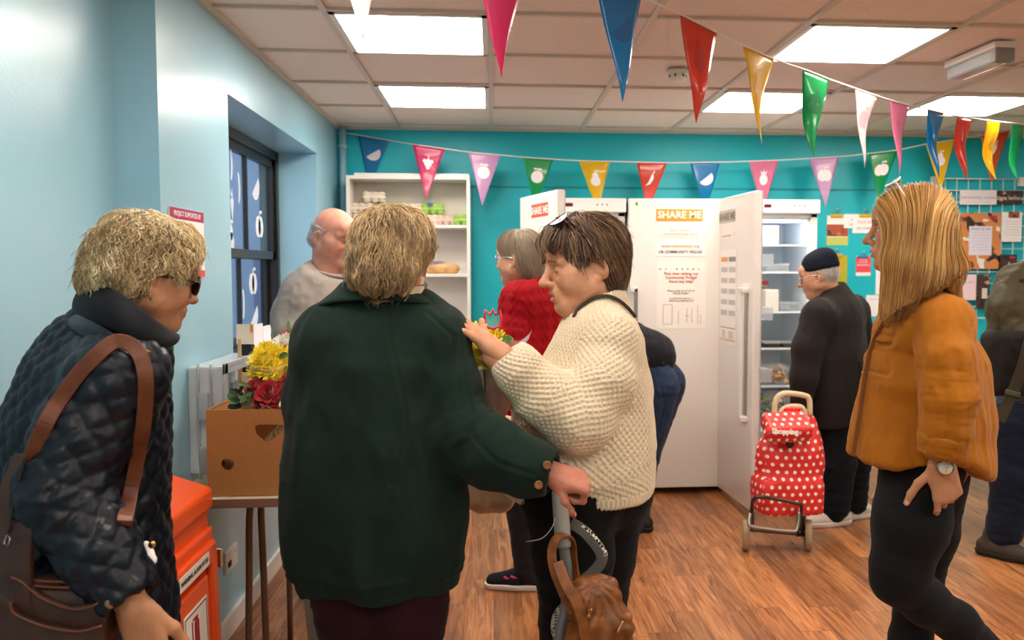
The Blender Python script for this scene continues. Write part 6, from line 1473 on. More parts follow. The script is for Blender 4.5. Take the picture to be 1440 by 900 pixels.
# ================================================================== blonde woman in the mustard shirt
def blonde():
    Y = 2.23; g = lambda x, y, d=0.0: at(x, y, Y+d)
    o = person((g(1300, 800)[0], Y, 0), 'person with long blonde hair in mustard shirt and black leggings, walking left')
    H = at(1283, 323, 2.17); s = .965; fw = V3(-.889, .459, .0); lf = V3(-.459, -.889, 0); R = frame(fw); neck = g(1312, 408, -.03)
    wr = at(1323, 652, 2.02)
    h1 = hand_block(wr, (.22, -.06, -1), (-.25, -.95, .05), mir=-1, s=.98, curls=[(22, 30, 18), (52, 62, 30), (58, 66, 30), (60, 70, 30)], spread=3, thumb=[(.55, .80, -.15), (.72, .66, -.10), (.80, .55, -.10)])
    h2 = hand_block(at(1262, 655, 2.42), (-.3, .1, -1), (.5, .8, 0), mir=-1, s=.95)
    sh1, sh2 = g(1322, 452, -.13), g(1300, 455, .15)
    bl = [head_block(H, R, s, neck, lid=.25, nose=.95, neck_r=.046), h1, h2, core([*chain([g(1312, 410), g(1302, 520), g(1300, 640)], [.06, .11, .12], .05), *chain([sh1, at(1335, 560, 2.03), wr], [.045, .038, .026], .02), *chain([sh2, g(1285, 560, .2), at(1262, 655, 2.42)], [.045, .038, .026], .02)])]
    body(o, bl, SK[2], lips='a85c4c', brow='8a6238')
    M_must = fabric('mustard_cotton', 'a2600c', rough=.75, noise=.05, bs=600, bump=.2, sheen=.1)
    side = fw
    tor = [g(1314, 425), g(1298, 470), g(1300, 530), g(1298, 590), g(1292, 640), g(1288, 672)]; tr = [.058, .122, .158, .174, .184, .192]
    arm = [sh1+V3(0, 0, -.01), at(1330, 505, 2.03), at(1334, 560, 2.00), at(1330, 600, 2.00), at(1325, 636, 2.01)]; ar = [.068, .062, .058, .054, .050]
    d = arm[-1]-arm[-2]; P = chain(arm, ar, .01)+[lcut(arm[-1]+d*.05, d, .12), seg(arm[-1]-d*.4, arm[-1]+d, .038, .038, .003, op='-')]
    P += chain(tor, tr, .008, [1.5, 1.25, 1.0, .98, 1.0, 1.02], side)+[seg(sh1+[0, 0, .0], sh2, .066, .066, .05)]
    P += chain([sh2, g(1290, 560, .19), g(1268, 640, .2)], [.066, .055, .05], .02)
    P += [seg(g(1312, 440), g(1306, 405), .058, .056, .02), cut(g(1308, 413), (.1, 0, 1))]
    Pt = chain(tor, tr, .05, [1.5, 1.25, 1.0, .98, 1.0, 1.02], side)+[seg(sh1, sh2, .066, .066, .05)]
    pk = [[onto(Pt, g(x, y)) for x, y in q] for q in (((1230, 468), (1266, 474), (1266, 483), (1257, 490), (1240, 489), (1230, 481), (1230, 468)), ((1232, 482), (1231, 520), (1236, 526), (1256, 530), (1261, 524), (1264, 486)), ((1245, 490), (1246, 526)))]
    pkp = [(p[0], p[2]) for p in pk[0]]; pkq = [(p[0], p[2]) for p in pk[1]]
    # curved shirt tail
    hz = lambda x: np.interp(x, [g(1188, 0)[0], g(1215, 0)[0], g(1250, 0)[0], g(1290, 0)[0], g(1330, 0)[0], g(1365, 0)[0], g(1392, 0)[0]], [g(1290, y)[2] for y in (636, 640, 640, 630, 632, 654, 666)])
    P.append(('cut', .0, lambda X, Yy, Z: -(hz(X)-Z), None, None))
    def dp(V, N, UV):
        up_ = np.clip((V[:, 2]-g(1290, 560)[2])/.2, 0, 1)
        r = fold(V, (13, 13, 3.0), .0085, 3)+fold(V, (30, 26, 8), .0035, 8)
        r += .006*np.clip((g(1290, 600)[2]-V[:, 2])/.1, 0, 1)*np.sin((V[:, 0]*fw[0]+V[:, 1]*fw[1])*30)
        a = np.exp(-(np.linalg.norm(V-at(1340, 560, 1.98), axis=1)/.12)**2); r += a*fold(V, (10, 10, 34), .005, 12)
        near = (N[:, 1] < .2) & (V[:, 1] < Y+.05)
        for sm in ([g(1300, 446), g(1288, 480), g(1294, 560)], [g(1345, 440), g(1330, 430), g(1300, 455)]): r += groove(V, sm, .0035, .002)*near
        for q in pk: r += groove(V, q, .0042, .0045)*near
        r += near*(.0035*inpoly(V[:, 0], V[:, 2], pkp)+.002*inpoly(V[:, 0], V[:, 2], pkq))
        return r
    sh = cloth('shirt', P, .0042, M_must, o, None, dp, smooth=2)
    # placket, collar, rolled cuff with tab
    ribbon([q for q in (onto(Pt, g(x, y), .004, .12, False) for x, y in ((1250, 442), (1240, 458), (1230, 476), (1222, 500), (1217, 525), (1213, 550), (1209, 580), (1205, 605), (1202, 625), (1200, 638))) if q is not None], .010, .004, 'button_placket', mat('mustard_edge', '6e3e0c', rough=.8), sh, nrm=lambda p: V3(-.5, -.8, 0))
    F = frame((.6, -.5, .1), (0, 0, 1)); collar(sh, 'collar', g(1310, 418, 0), F, .058, .082, .010, -.018, 150, M_must, fl=1, t=.004)
    ad = V3(arm[-2]-arm[-1]); ad /= np.linalg.norm(ad); c0 = arm[-1]+ad*.022
    V, Q = sdf_mesh([seg(c0-ad*.02, c0+ad*.018, .058, .062, 0), cut(c0-ad*.022, -ad), cut(c0+ad*.03, ad), seg(c0-ad*.1, c0+ad*.1, .040, .040, op='-')], .004, 1); V += normals(V, Q)*fold(V, (30, 30, 60), .003, 4)[:, None]
    link('rolled_cuff', np_mesh('rolled_cuff', V, Q, [M_must]), sh)
    tabc = at(1338, 600, 1.965); MB().box(tabc+[0, -.006, -.015], (.026, .006, .085), frame((1, .1, 0))).build('sleeve_tab', M_must, sh, bevel=.004); MB().lathe(tabc+[0, -.01, .015], [(0, .003), (.006, .003), (.007, 0)], 14, axis=(0, -1, 0)).build('button', M_tort, sh)
    # watch
    w0 = wr+V3(.004, 0, -.004); wa = V3(.22, -.06, -1); wa /= np.linalg.norm(wa); Rw = frame(wa, (-.25, -.95, .05))
    wt = MB().lathe(w0+Rw[:, 2]*.021, [(0, .0), (.021, 0), (.0215, .006), (.019, .009), (0, .009)], 28, axis=Rw[:, 2]).build('wristwatch', mat('steel_case', 'a89c90', rough=.25, metal=1), o)
    MB().lathe(w0+Rw[:, 2]*.0302, [(0, .0006), (.0165, .0006), (.0165, 0)], 24, axis=Rw[:, 2]).build('dial', mat('cream_dial', 'eadfce', rough=.4), wt)
    hm = MB(); c_ = w0+Rw[:, 2]*.0314; hm.tube([c_, c_+Rw[:, 0]*.010], .0006, 5); hm.tube([c_, c_+Rw[:, 1]*.008], .0006, 5); hm.build('hands', M_black, wt)
    ring = [w0+Rw[:, 1]*math.cos(a)*.0262+Rw[:, 2]*math.sin(a)*.0215 for a in np.linspace(0, 2*math.pi, 24, endpoint=False)]; MB().tube(ring, .0032, 8, closed=True).build('strap', mat('black_leather', '1a1614', rough=.4), wt)
    # leggings
    legs(o, 'leggings', fabric('black_leggings', '121114', rough=.8), [
        ([g(1292, 660, -.045), g(1281, 735, -.08), g(1266, 800, -.09), g(1262, 816, -.09), g(1300, 845, -.08), g(1345, 875, -.07), g(1405, 925, -.05)], [.100, .096, .073, .062, .060, .052, .036]),
        ([g(1308, 665, .06), g(1302, 745, .10), g(1290, 830, .10), g(1280, 900, .10), g(1272, 1010, .10), g(1272, 1085, .10)], [.105, .085, .062, .055, .045, .042])],
        hips=[seg(g(1300, 650, -.03), g(1300, 650, .05), .105, .105, .04)], amp=.0022, seed=2, vox=.0065)
    shoe(o, g(1272, 1105, .10), fw, .95, mat('black_leather', '1a1614', rough=.4), M_black)
    a_ = g(1415, 935, -.06); a_[2] = a_[2]
    P = [seg(a_, a_+V3(.07, -.01, -.13), .036, .028, .02), seg(a_+V3(.02, 0, -.03), a_+V3(-.01, 0, -.09), .034, .03, .02)]; V, Q = sdf_mesh(P, .006, 1); link('shoe', np_mesh('shoe', V, Q, [mat('black_leather', '1a1614', rough=.4)]), o)
    # long straight hair
    # R columns: forward, left (towards the lens), up
    HP = [ell((-.012, 0, .038), (.096, .083, .084), 0), ell((.045, 0, .062), (.048, .060, .044), .03)]
    for sd, zl in ((1, -.255), (-1, -.20)):
        HP += [seg((.040, sd*.058, .030), (.036, sd*.074, -.080), .026, .026, .03), seg((.036, sd*.074, -.080), (.058, sd*.080, zl), .026, .008, .02),
               seg((.0, sd*.056, .0), (-.002, sd*.072, -.10), .042, .036, .03), seg((-.002, sd*.072, -.10), (.030, sd*.082, zl+.015), .036, .010, .02), seg((-.002, sd*.072, -.10), (-.010, sd*.080, zl+.045), .034, .012, .02),
               seg((-.042, sd*.040, .0), (-.050, sd*.062, -.12), .048, .038, .03), seg((-.050, sd*.062, -.12), (-.050, sd*.078, zl+.07), .040, .014, .02)]
    HP += [seg((-.056, 0, .0), (-.086, 0, -.12), .050, .044, .03), seg((-.086, .02, -.12), (-.118, .03, -.190), .042, .012, .03), ell((.090, 0, -.045), (.052, .056, .098), .008, op='-')]
    def fl(P, N):
        t = np.clip((P[:, 2]+.02)/.10, 0, 1)[:, None]
        D = np.stack([-.10*np.ones(len(P)), np.sign(P[:, 1]+1e-6)*1.1, np.full(len(P), -.15)], 1)*t+V3(.10, 0, -1)*(1-t)
        D = D-N*(D*N).sum(1)[:, None]; return D/(np.linalg.norm(D, axis=1)[:, None]+1e-6)
    hair(o, HP, H, R, s*1.015, fl, hair_mat('hair_blonde', '5e3610', 'cc8e38', 'ffdf92'), n=6500, L=.30, noise=.11, nf=16, lift=.005, wild=.0, seed=6, rad=.0009, clump=2.5, segs=16, tipfree=.10, Lvar=.6, base_disp=.009, root=lambda V: V[:, 2] > -.14, zmin=lambda P: -.200-.70*np.clip(P[:, 0], -.12, .06))
    lens_glasses(o, H, R, s, mat('pale_frame', 'e8d8c4', rough=.2), film('amber_lens', 'b08850', a=.4), dx=-.006, dz=.034, tilt=58, w=.027, hgt=.022, name='sunglasses')
blonde()
# ================================================================== woman in the navy quilted jacket, left
def navy_woman():
    Y = 1.74; g = lambda x, y, d=0.0: at(x, y, Y+d)
    o = person((g(130, 900)[0], Y, 0), 'person with curly grey hair in navy quilted jacket at the left edge, sunglasses on')
    H = g(201, 390); s = .89; fw = V3(.72, .67, -.20); R = frame(fw); neck = g(158, 478); fh = V3(.74, .67, 0); lf = V3(-.67, .74, 0)
    wr = at(190, 856, 1.50)
    h1 = hand_block(wr, (.22, .10, -1), (-.10, -.97, -.12), mir=1, s=1.02, curls=[(30, 45, 25), (34, 48, 25), (36, 50, 25), (40, 52, 25)], spread=3, thumb=[(.85, .35, -.35), (.95, .05, -.35), (.95, -.1, -.4)])
    shR, shL = g(166, 528, -.12), g(110, 520, .14)
    elb = at(86, 695, 1.54)
    bl = [head_block(H, R, s, neck, nose=1.0, fat=.3, jowl=.5, neck_r=.054), h1, core([*chain([g(155, 480), g(130, 600), g(130, 800)], [.06, .12, .13], .05), *chain([shR, elb, wr], [.045, .04, .028], .02), *chain([shL, g(60, 680, .2), g(110, 800, .3)], [.04, .035, .03], .02)])]
    body(o, bl, SK[2])
    M_q = mat('navy_quilt', '090e1a', rough=.42, noise=.1, nscale=8, bump=.5, bscale=38, bdist=.004, spec=.4)
    tor = [g(160, 478, 0), g(140, 528), g(123, 600), g(116, 680), g(118, 770), g(126, 860), g(130, 985)]; tr = [.075, .140, .170, .178, .180, .185, .190]
    arm = [shR, at(118, 610, 1.58), elb, at(135, 770, 1.52), wr+V3(-.008, 0, .02)]; ar = [.078, .076, .072, .062, .050]
    d = arm[-1]-arm[-2]; P = chain(arm, ar, .022)+[lcut(arm[-1]+V3(.0, 0, -.004), d, .12), seg(arm[-1]-d*.1, arm[-1]+d, .040, .044, .003, op='-')]
    P += chain(tor, tr, .03, [.9, .85, .82, .82, .82, .82, .82], lf)+[seg(shR+V3(0, 0, .0), shL, .074, .074, .05), seg(g(130, 500, .05), g(190, 500, .0), .07, .055, .05)]
    P += chain([shL, g(55, 640, .18), g(60, 720, .25), g(120, 780, .32)], [.085, .075, .07, .055], .03)+[cut(g(130, 990), (0, 0, -1))]
    bones = [(tor, .19), (arm, .072)]; Pj = list(P)
    def dp(V, N, UV):
        q = quilt(UV, .056, .0062)
        side = np.clip(1-np.abs(fbm(V*5, 2)), 0, 1)
        r = q+fold(V, (14, 14, 9), .004, 3)
        e = np.exp(-(np.linalg.norm(V-at(95, 720, 1.50), axis=1)/.16)**2); r += e*fold(V@np.array([[.8, 0, -.6], [0, 1, 0], [.6, 0, .8]]), (8, 10, 30), .008, 5)
        return r
    c = cloth('quilted_jacket', P, .0052, M_q, o, bones, dp, smooth=1)
    M_cord = fabric('navy_corduroy', '080b14', rough=.75, bs=300)
    F = frame(-fh*1.0+V3(0, 0, .30), (0, 0, 1)*np.array(1.0)+fh*.45); cc = g(168, 463, .0)
    # stand collar: inner stand and the turned leaf
    def leaf_collar(top, bot, name, m, t, n=9):
        A, B = smoothpath(top, 7), smoothpath(bot, 7); V = []
        for a, b in zip(A, B):
            mid = (a+b)/2; out = mid-cc; out[2] = 0; out /= np.linalg.norm(out)+1e-6
            for k in range(n): q = k/(n-1); V.append(a*(1-q)+b*q+out*.012*math.sin(math.pi*q))
        Fs = [(i*n+k, (i+1)*n+k, (i+1)*n+k+1, i*n+k+1) for i in range(len(A)-1) for k in range(n-1)]
        c_ = link(name, np_mesh(name, V, Fs, [m]), o); md = c_.modifiers.new('solid', 'SOLIDIFY'); md.thickness = t; md.offset = 0; return c_
    leaf_collar([at(*q) for q in ((236, 458, 1.93), (196, 424, 1.93), (150, 400, 1.86), (124, 398, 1.76), (136, 397, 1.67), (168, 414, 1.625), (202, 440, 1.63), (230, 461, 1.68), (250, 472, 1.74))],
                [at(*q) for q in ((232, 488, 1.96), (190, 470, 1.98), (130, 452, 1.92), (106, 446, 1.79), (118, 447, 1.65), (150, 458, 1.59), (184, 479, 1.585), (212, 494, 1.63), (230, 489, 1.69))], 'jacket_collar', M_cord, .008)
    leaf_collar([at(*q) for q in ((196, 470, 1.95), (130, 448, 1.90), (108, 444, 1.79), (118, 446, 1.66), (150, 460, 1.60), (184, 482, 1.60), (208, 500, 1.64))],
                [at(*q) for q in ((190, 500, 1.97), (120, 470, 1.94), (98, 462, 1.80), (112, 470, 1.645), (146, 484, 1.59), (184, 502, 1.59), (215, 508, 1.64))], 'collar_stand', M_q, .014)
    for p in (g(210, 712, -.205),): pass
    MB().lathe(at(155, 849, 1.452), [(0, .004), (.007, .004), (.009, .001), (.009, 0)], 18, axis=(0, -1, 0)).build('snap_button', M_gold, c)
    MB().lathe(at(214, 766, 1.585), [(0, .003), (.006, .003), (.007, .001), (.007, 0)], 18, axis=(.3, -1, 0)).build('snap_button', M_gold, c)
    MB().lathe(at(194, 767, 1.578), [(0, .004), (.006, .004), (.007, .001), (.007, 0)], 18, axis=(.3, -1, 0)).build('snap_button', M_gold, c)
    P_ = [seg(at(206, 772, 1.60), at(213, 788, 1.59), .008, .010, .01), seg(at(205, 765, 1.60), at(209, 776, 1.60), .006, .007, .01)]; V, Q = sdf_mesh(P_, .003, 1); link('tissue', np_mesh('tissue', V, Q, [M_paper]), c)
    # trousers and shoes below the picture
    legs(o, 'trousers', fabric('dark_trousers', '17181c'), [([g(112, 960, .0), g(115, 1180, .0), g(118, 1330, 0)], [.11, .08, .06]), ([g(150, 960, .12), g(152, 1180, .12), g(155, 1330, .12)], [.11, .08, .06])], hips=[seg(g(115, 930), g(150, 930, .1), .13, .13, .05)], vox=.012)
    for x, dd in ((118, 0), (155, .12)): shoe(o, g(x, 1350, dd), fh, 1.0, mat('black_leather', '1a1614', rough=.4), M_black)
    # curly hair
    HP = [ell((-.012, 0, .048), (.100, .088, .092), 0), ell((-.056, 0, -.008), (.062, .082, .068), .035), ell((.045, 0, .075), (.060, .074, .048), .03), ell((.020, -.048, .03), (.06, .035, .05), .02), ell((.020, .048, .03), (.06, .035, .05), .02),
          ell((.088, 0, -.045), (.070, .10, .080), .012, op='-'), ell((.018, -.09, -.030), (.040, .038, .050), .010, op='-'), ell((.012, .09, -.032), (.030, .035, .045), .010, op='-'), ell((0, 0, -.115), (.11, .1, .05), .02, op='-')]
    hair(o, HP, H, R, s*1.0, flow_radial((-.04, 0, .145), w=.25, back=.25), hair_mat('hair_ash_curls', '5c4426', 'c4a672', 'ffeecb'), n=7500, L=.07, noise=.6, nf=45, lift=.004, wild=.05, seed=7, rad=.0009, clump=2.4, base_disp=.014, segs=14, tipfree=.28, curl=1.0, om=.8, cf=38, locks=75, lock_r=.014, wisps=.10)
    lens_glasses(o, H, R, s, M_tort, M_lens_dark, w=.028, hgt=.023, name='sunglasses', dx=.006)
    q = H+R@(V3(-.012, -.084, -.036)*s); MB().tube([q, q+V3(0, -.002, -.008), q+V3(.001, 0, -.014)], .0018, 6).build('earring', M_gold, o)
    # cross-body bag
    M_lea = mat('brown_leather', '40241a', rough=.42, noise=.3, nscale=22, bump=.4, bscale=120, bdist=.001); M_lea2 = mat('brown_leather_strap', '6a3820', rough=.45, noise=.2, nscale=40, bump=.3, bscale=160, bdist=.001)
    b = empty('shoulder_bag', at(70, 960, 1.52), 'brown leather cross-body bag hanging from the navy quilted jacket', 'bag')
    a0, a1 = at(2, 870, 1.50), at(146, 900, 1.50); cb = (a0+a1)/2; cb[2] = at(70, 905, 1.50)[2]; hw = (a1[0]-a0[0])/2+.03
    zt = at(0, 806, 1.5)[2]; zb = zt-.30
    P = [rbox((cb[0]-.02, 1.515, (zt+zb)/2-.01), (hw, .045, (zt-zb)/2), .04, .02)]
    V, Q = sdf_mesh(P, .006, 1); N = normals(V, Q); V += N*fold(V, (9, 9, 14), .006, 3)[:, None]; bb = link('bag_body', np_mesh('bag_body', V, Q, [M_lea]), b)
    def front_panel(pts, y, name, m, t=.010):
        n = len(pts); P_ = [at(x, yy, y) for x, yy in pts]; return MB().add(P_+[p+V3(0, t, 0) for p in P_], [tuple(range(n)), tuple(range(n, 2*n))[::-1]]+[(i, n+i, n+(i+1) % n, (i+1) % n) for i in range(n)]).build(name, m, b, bevel=.003)
    front_panel([(14, 812), (30, 814), (60, 838), (100, 853), (128, 850), (140, 842), (148, 870), (146, 905), (60, 905), (20, 905)], 1.462, 'front_pocket', M_lea)
    front_panel([(14, 848), (22, 862), (60, 878), (110, 886), (142, 878), (146, 905), (60, 1000), (4, 1000)], 1.452, 'lower_pocket', M_lea)
    tubecurve([at(x, y, 1.452) for x, y in ((16, 812), (30, 818), (60, 842), (100, 856), (128, 853), (140, 846))], .0022, 'pocket_piping', M_lea2, b, 6)
    tubecurve([at(x, y, 1.444) for x, y in ((14, 848), (22, 864), (60, 880), (110, 888), (144, 880))], .0022, 'pocket_piping', M_lea2, b, 6)
    front_panel([(78, 846), (126, 852), (128, 842), (82, 838)], 1.474, 'lining_edge', mat('olive_lining', '8a8a52', rough=.8), .003)
    for yy in (817, 825): tubecurve([at(30, yy-5, 1.470), at(60, yy, 1.468), at(118, yy+2, 1.468)], .0025, 'top_band', M_lea2, b, 6)
    # wide panel strap at the left, then over the shoulder and down the front
    nr = lambda p: CW-p
    Pt2 = chain(tor, tr, .05, [.9, .85, .82, .82, .82, .82, .82], lf)
    def onto(p, off=.013, Pj=Pj):
        p = V3(p); dr = p-CW; dr /= np.linalg.norm(dr); q = p-dr*.5
        for _ in range(70):
            dd = sdf_pts(Pj, q[None])[0]
            if dd < off: return q
            if (q-p)@dr > .2: break
            q = q+dr*max(dd-off, .001)*.8
        return p
    ribbon([at(8, 905, 1.475), at(12, 820, 1.475), at(16, 760, 1.475), at(28, 690, 1.49), at(46, 640, 1.515)], .092, .012, 'strap_panel', M_lea, b, up=(-.25, -1, 0), flare=lambda t: 1.12-.45*t)
    ribbon([at(42, 650, 1.500), *[onto(at(x, y, 1.6)) for x, y in ((62, 600), (84, 562), (112, 524), (140, 496))], *[onto(at(x, y, 1.6)) for x, y in ((163, 480), (186, 486), (200, 508), (205, 545), (201, 600), (192, 650), (182, 700), (175, 732))], *[onto(at(x, y, 1.6), .012, Pt2) for x, y in ((170, 762), (164, 800))]], .026, .006, 'strap', M_lea2, b, nrm=nr)
    tubecurve([at(36, 640, 1.488), at(24, 690, 1.478), at(12, 750, 1.466)], .0022, 'zip', mat('dark_zip', '1c120e', rough=.5), b, 6)
    m = MB().tube([at(10, 753, 1.458), at(6, 764, 1.456), at(12, 768, 1.456), at(15, 756, 1.458)], .0018, 6, closed=True); m.build('zip_pull', M_chrome, b)
    MB().box(at(202, 500, 1.575), (.016, .006, .024), frame((.8, .2, -.4))).build('buckle', M_gold, b, bevel=.002)
navy_woman()

# ================================================================== bald man in the grey sweatshirt behind the table
def grey_man():
    Y = 3.66; g = lambda x, y, d=0.0: at(x, y, Y+d)
    o = person((g(462, 700)[0], Y, 0), 'bald person in light grey sweatshirt standing beyond the table by the window')
    H = g(470, 334); s = 1.05; fw = V3(.80, -.56, -.20); R = frame(fw); neck = g(462, 388); lf = V3(.57, .80, 0)
    shR, shL = g(425, 418, -.06), g(494, 412, .14); wr = g(485, 478, -.22)
    bl = [head_block(H, R, s, neck, nose=1.15, fat=1.0, jowl=1.0, lid=.55, neck_r=.062, mouth=.3), hand_block(wr, (.9, -.2, -.2), (0, -.5, .85), -1), core([*chain([g(462, 390), g(460, 470), g(460, 600)], [.07, .12, .13], .05), *chain([shR, g(408, 470, -.12), wr], [.05, .045, .03], .02)])]
    body(o, bl, SK[1], lips='b4604e', brow='b89a86')
    M_sw = fabric('grey_marl', '9a9088', rough=.9, noise=.06, bs=500)
    tor = [g(463, 392), g(462, 425), g(462, 480), g(460, 560), g(460, 600)]; tr = [.085, .185, .205, .205, .195]
    P = chain(tor, tr, .06, .68, lf)+[seg(shR, shL, .085, .085, .05)]+chain([shR, g(414, 442, -.08), g(414, 470, -.13), g(445, 478, -.2), g(480, 480, -.23)], [.085, .082, .078, .065, .05], .03)+chain([shL, g(505, 470, .1), g(490, 490, -.12)], [.08, .07, .05], .03)
    P += [seg(g(464, 388, -.02), g(470, 355, -.04), .066, .064, .01, op='-'), cut(g(470, 384, -.03), (.45, -.4, 1))]
    cloth('sweatshirt', P, .008, M_sw, o, None, lambda V, N, UV: fold(V, (11, 11, 9), .008, 4)+fold(V, (24, 24, 18), .003, 6))
    ringp = [g(467, 383, -.03)+lf*math.cos(a)*.071*1.0+fw*np.array([1, 1, 0])*math.sin(a)*.066+V3(0, 0, -.018*math.sin(a)) for a in np.linspace(0, 2*math.pi, 26, endpoint=False)]
    MB().tube(ringp, .008, 8, closed=True).build('neck_rib', fabric('grey_rib', 'a2968e'), o)
    legs(o, 'trousers', fabric('navy_trousers', '1c2430'), [([g(450, 590, -.0), g(450, 680), g(450, 790)], [.12, .09, .07]), ([g(478, 590, .08), g(478, 680, .08), g(478, 790, .08)], [.12, .09, .07])], hips=[seg(g(450, 580), g(478, 580, .06), .13, .13, .05)], vox=.014)
    for x, dd in ((450, 0), (478, .08)): shoe(o, g(x, 815, dd), (.8, -.56, 0), 1.1, mat('black_leather', '1a1614', rough=.4), M_black)
    HP = [ell((-.012, 0, .026), (.090, .079, .086), 0), ell((-.03, 0, -.02), (.085, .078, .05), .02), ell((.01, 0, .09), (.12, .10, .075), .01, op='-'), ell((.10, 0, -.02), (.09, .1, .12), .01, op='-'), ell((0, 0, -.10), (.1, .1, .045), .01, op='-')]
    hair(o, HP, H, R, s, flow_radial((.02, 0, .12), w=.3, back=.6), hair_mat('hair_white', 'a89a90', 'd4cac2', 'f0eae4'), n=1500, L=.022, noise=.2, lift=.002, seed=3, rad=.0006, base_disp=.001, segs=4, vox=.003)
grey_man()

# ================================================================== person in the red cable cardigan
def red_woman():
    Y = 3.62; g = lambda x, y, d=0.0: at(x, y, Y+d)
    o = person((g(752, 800)[0], Y, 0), 'person with short grey hair in red cable-knit cardigan, seen from behind')
    H = g(732, 364); s = .97; fw = V3(-.80, .58, -.04); R = frame(fw); neck = g(752, 412); lf = V3(-.58, -.80, 0)
    shA, shB = g(732, 425, -.10), g(790, 420, .10)
    bl = [head_block(H, R, s, neck, nose=1.0, fat=.4, jowl=.4), hand_block(g(725, 520, -.2), (-.8, 0, .3), (0, 0, 1), -1), core([*chain([g(752, 415), g(760, 480), g(760, 600)], [.06, .12, .13], .05), *chain([shA, g(722, 490, -.15), g(725, 520, -.2)], [.045, .04, .03], .02)])]
    body(o, bl, SK[3])
    M_rd = fabric('red_cable_wool', '9c0a16', rough=.9, noise=.1, bs=400)
    tor = [g(756, 402), g(760, 440), g(762, 500), g(762, 570), g(762, 625)]; tr = [.085, .165, .185, .19, .195]
    P = chain(tor, tr, .06, .75, lf)+[seg(shA, shB, .085, .085, .05)]+chain([shA, g(722, 470, -.14), g(724, 515, -.2)], [.08, .07, .055], .03)+chain([shB, g(806, 480, .1), g(800, 540, 0)], [.08, .07, .055], .03)
    P += [cut(g(750, 392), (-.15, 0, 1))]
    def dp(V, N, UV):
        v = UV[:, 1]/.062; f = v-np.floor(v)-.5
        return .006*np.cos(2*math.pi*f)*(.45+.55*np.sin(2*math.pi*(UV[:, 0]/.05+np.abs(f)*1.6)))+fold(V, (9, 9, 5), .004, 3)
    cloth('cardigan', P, .0055, M_rd, o, [(tor, .19), ([shA, g(722, 470, -.14), g(724, 515, -.2)], .07), ([shB, g(806, 480, .1), g(800, 540, 0)], .07)], dp, smooth=1)
    legs(o, 'trousers', fabric('charcoal_trousers', '242126'), [([g(742, 620, .0), g(742, 720), g(745, 800, 0)], [.13, .085, .068]), ([g(780, 620, .1), g(785, 720, .1), g(785, 790, .1)], [.13, .085, .068])], hips=[seg(g(745, 610), g(780, 610, .08), .13, .13, .05)], vox=.01)
    wsole = mat('pale_sole', 'e6dcd2', rough=.5)
    for x, dd in ((746, 0), (790, .12)): shoe(o, g(x, 815, dd), (-1, .1, 0), 1.02, fabric('black_mesh', '1c1a20'), wsole, accent=mat('pink_print', 'd84a84', rough=.5))
    HP = [ell((-.012, 0, .043), (.097, .084, .086), 0), ell((-.050, 0, -.020), (.056, .074, .078), .035), ell((.045, 0, .065), (.05, .07, .05), .03), ell((.090, 0, -.040), (.065, .10, .075), .01, op='-'), ell((.012, -.085, -.02), (.025, .03, .03), .008, op='-'), ell((.012, .085, -.02), (.025, .03, .03), .008, op='-')]
    hair(o, HP, H, R, s, flow_radial((-.01, .0, .14), w=.5, back=.15), hair_mat('hair_ash_grey', '8a7660', 'b8a48c', 'dccbb4'), n=3200, L=.08, noise=.14, nf=16, lift=.003, wild=.01, seed=9, rad=.0007, clump=1.2, base_disp=.004, tipfree=.2)
    lens_glasses(o, H, R, s, M_chrome, M_lens, w=.022, hgt=.018)
red_woman()

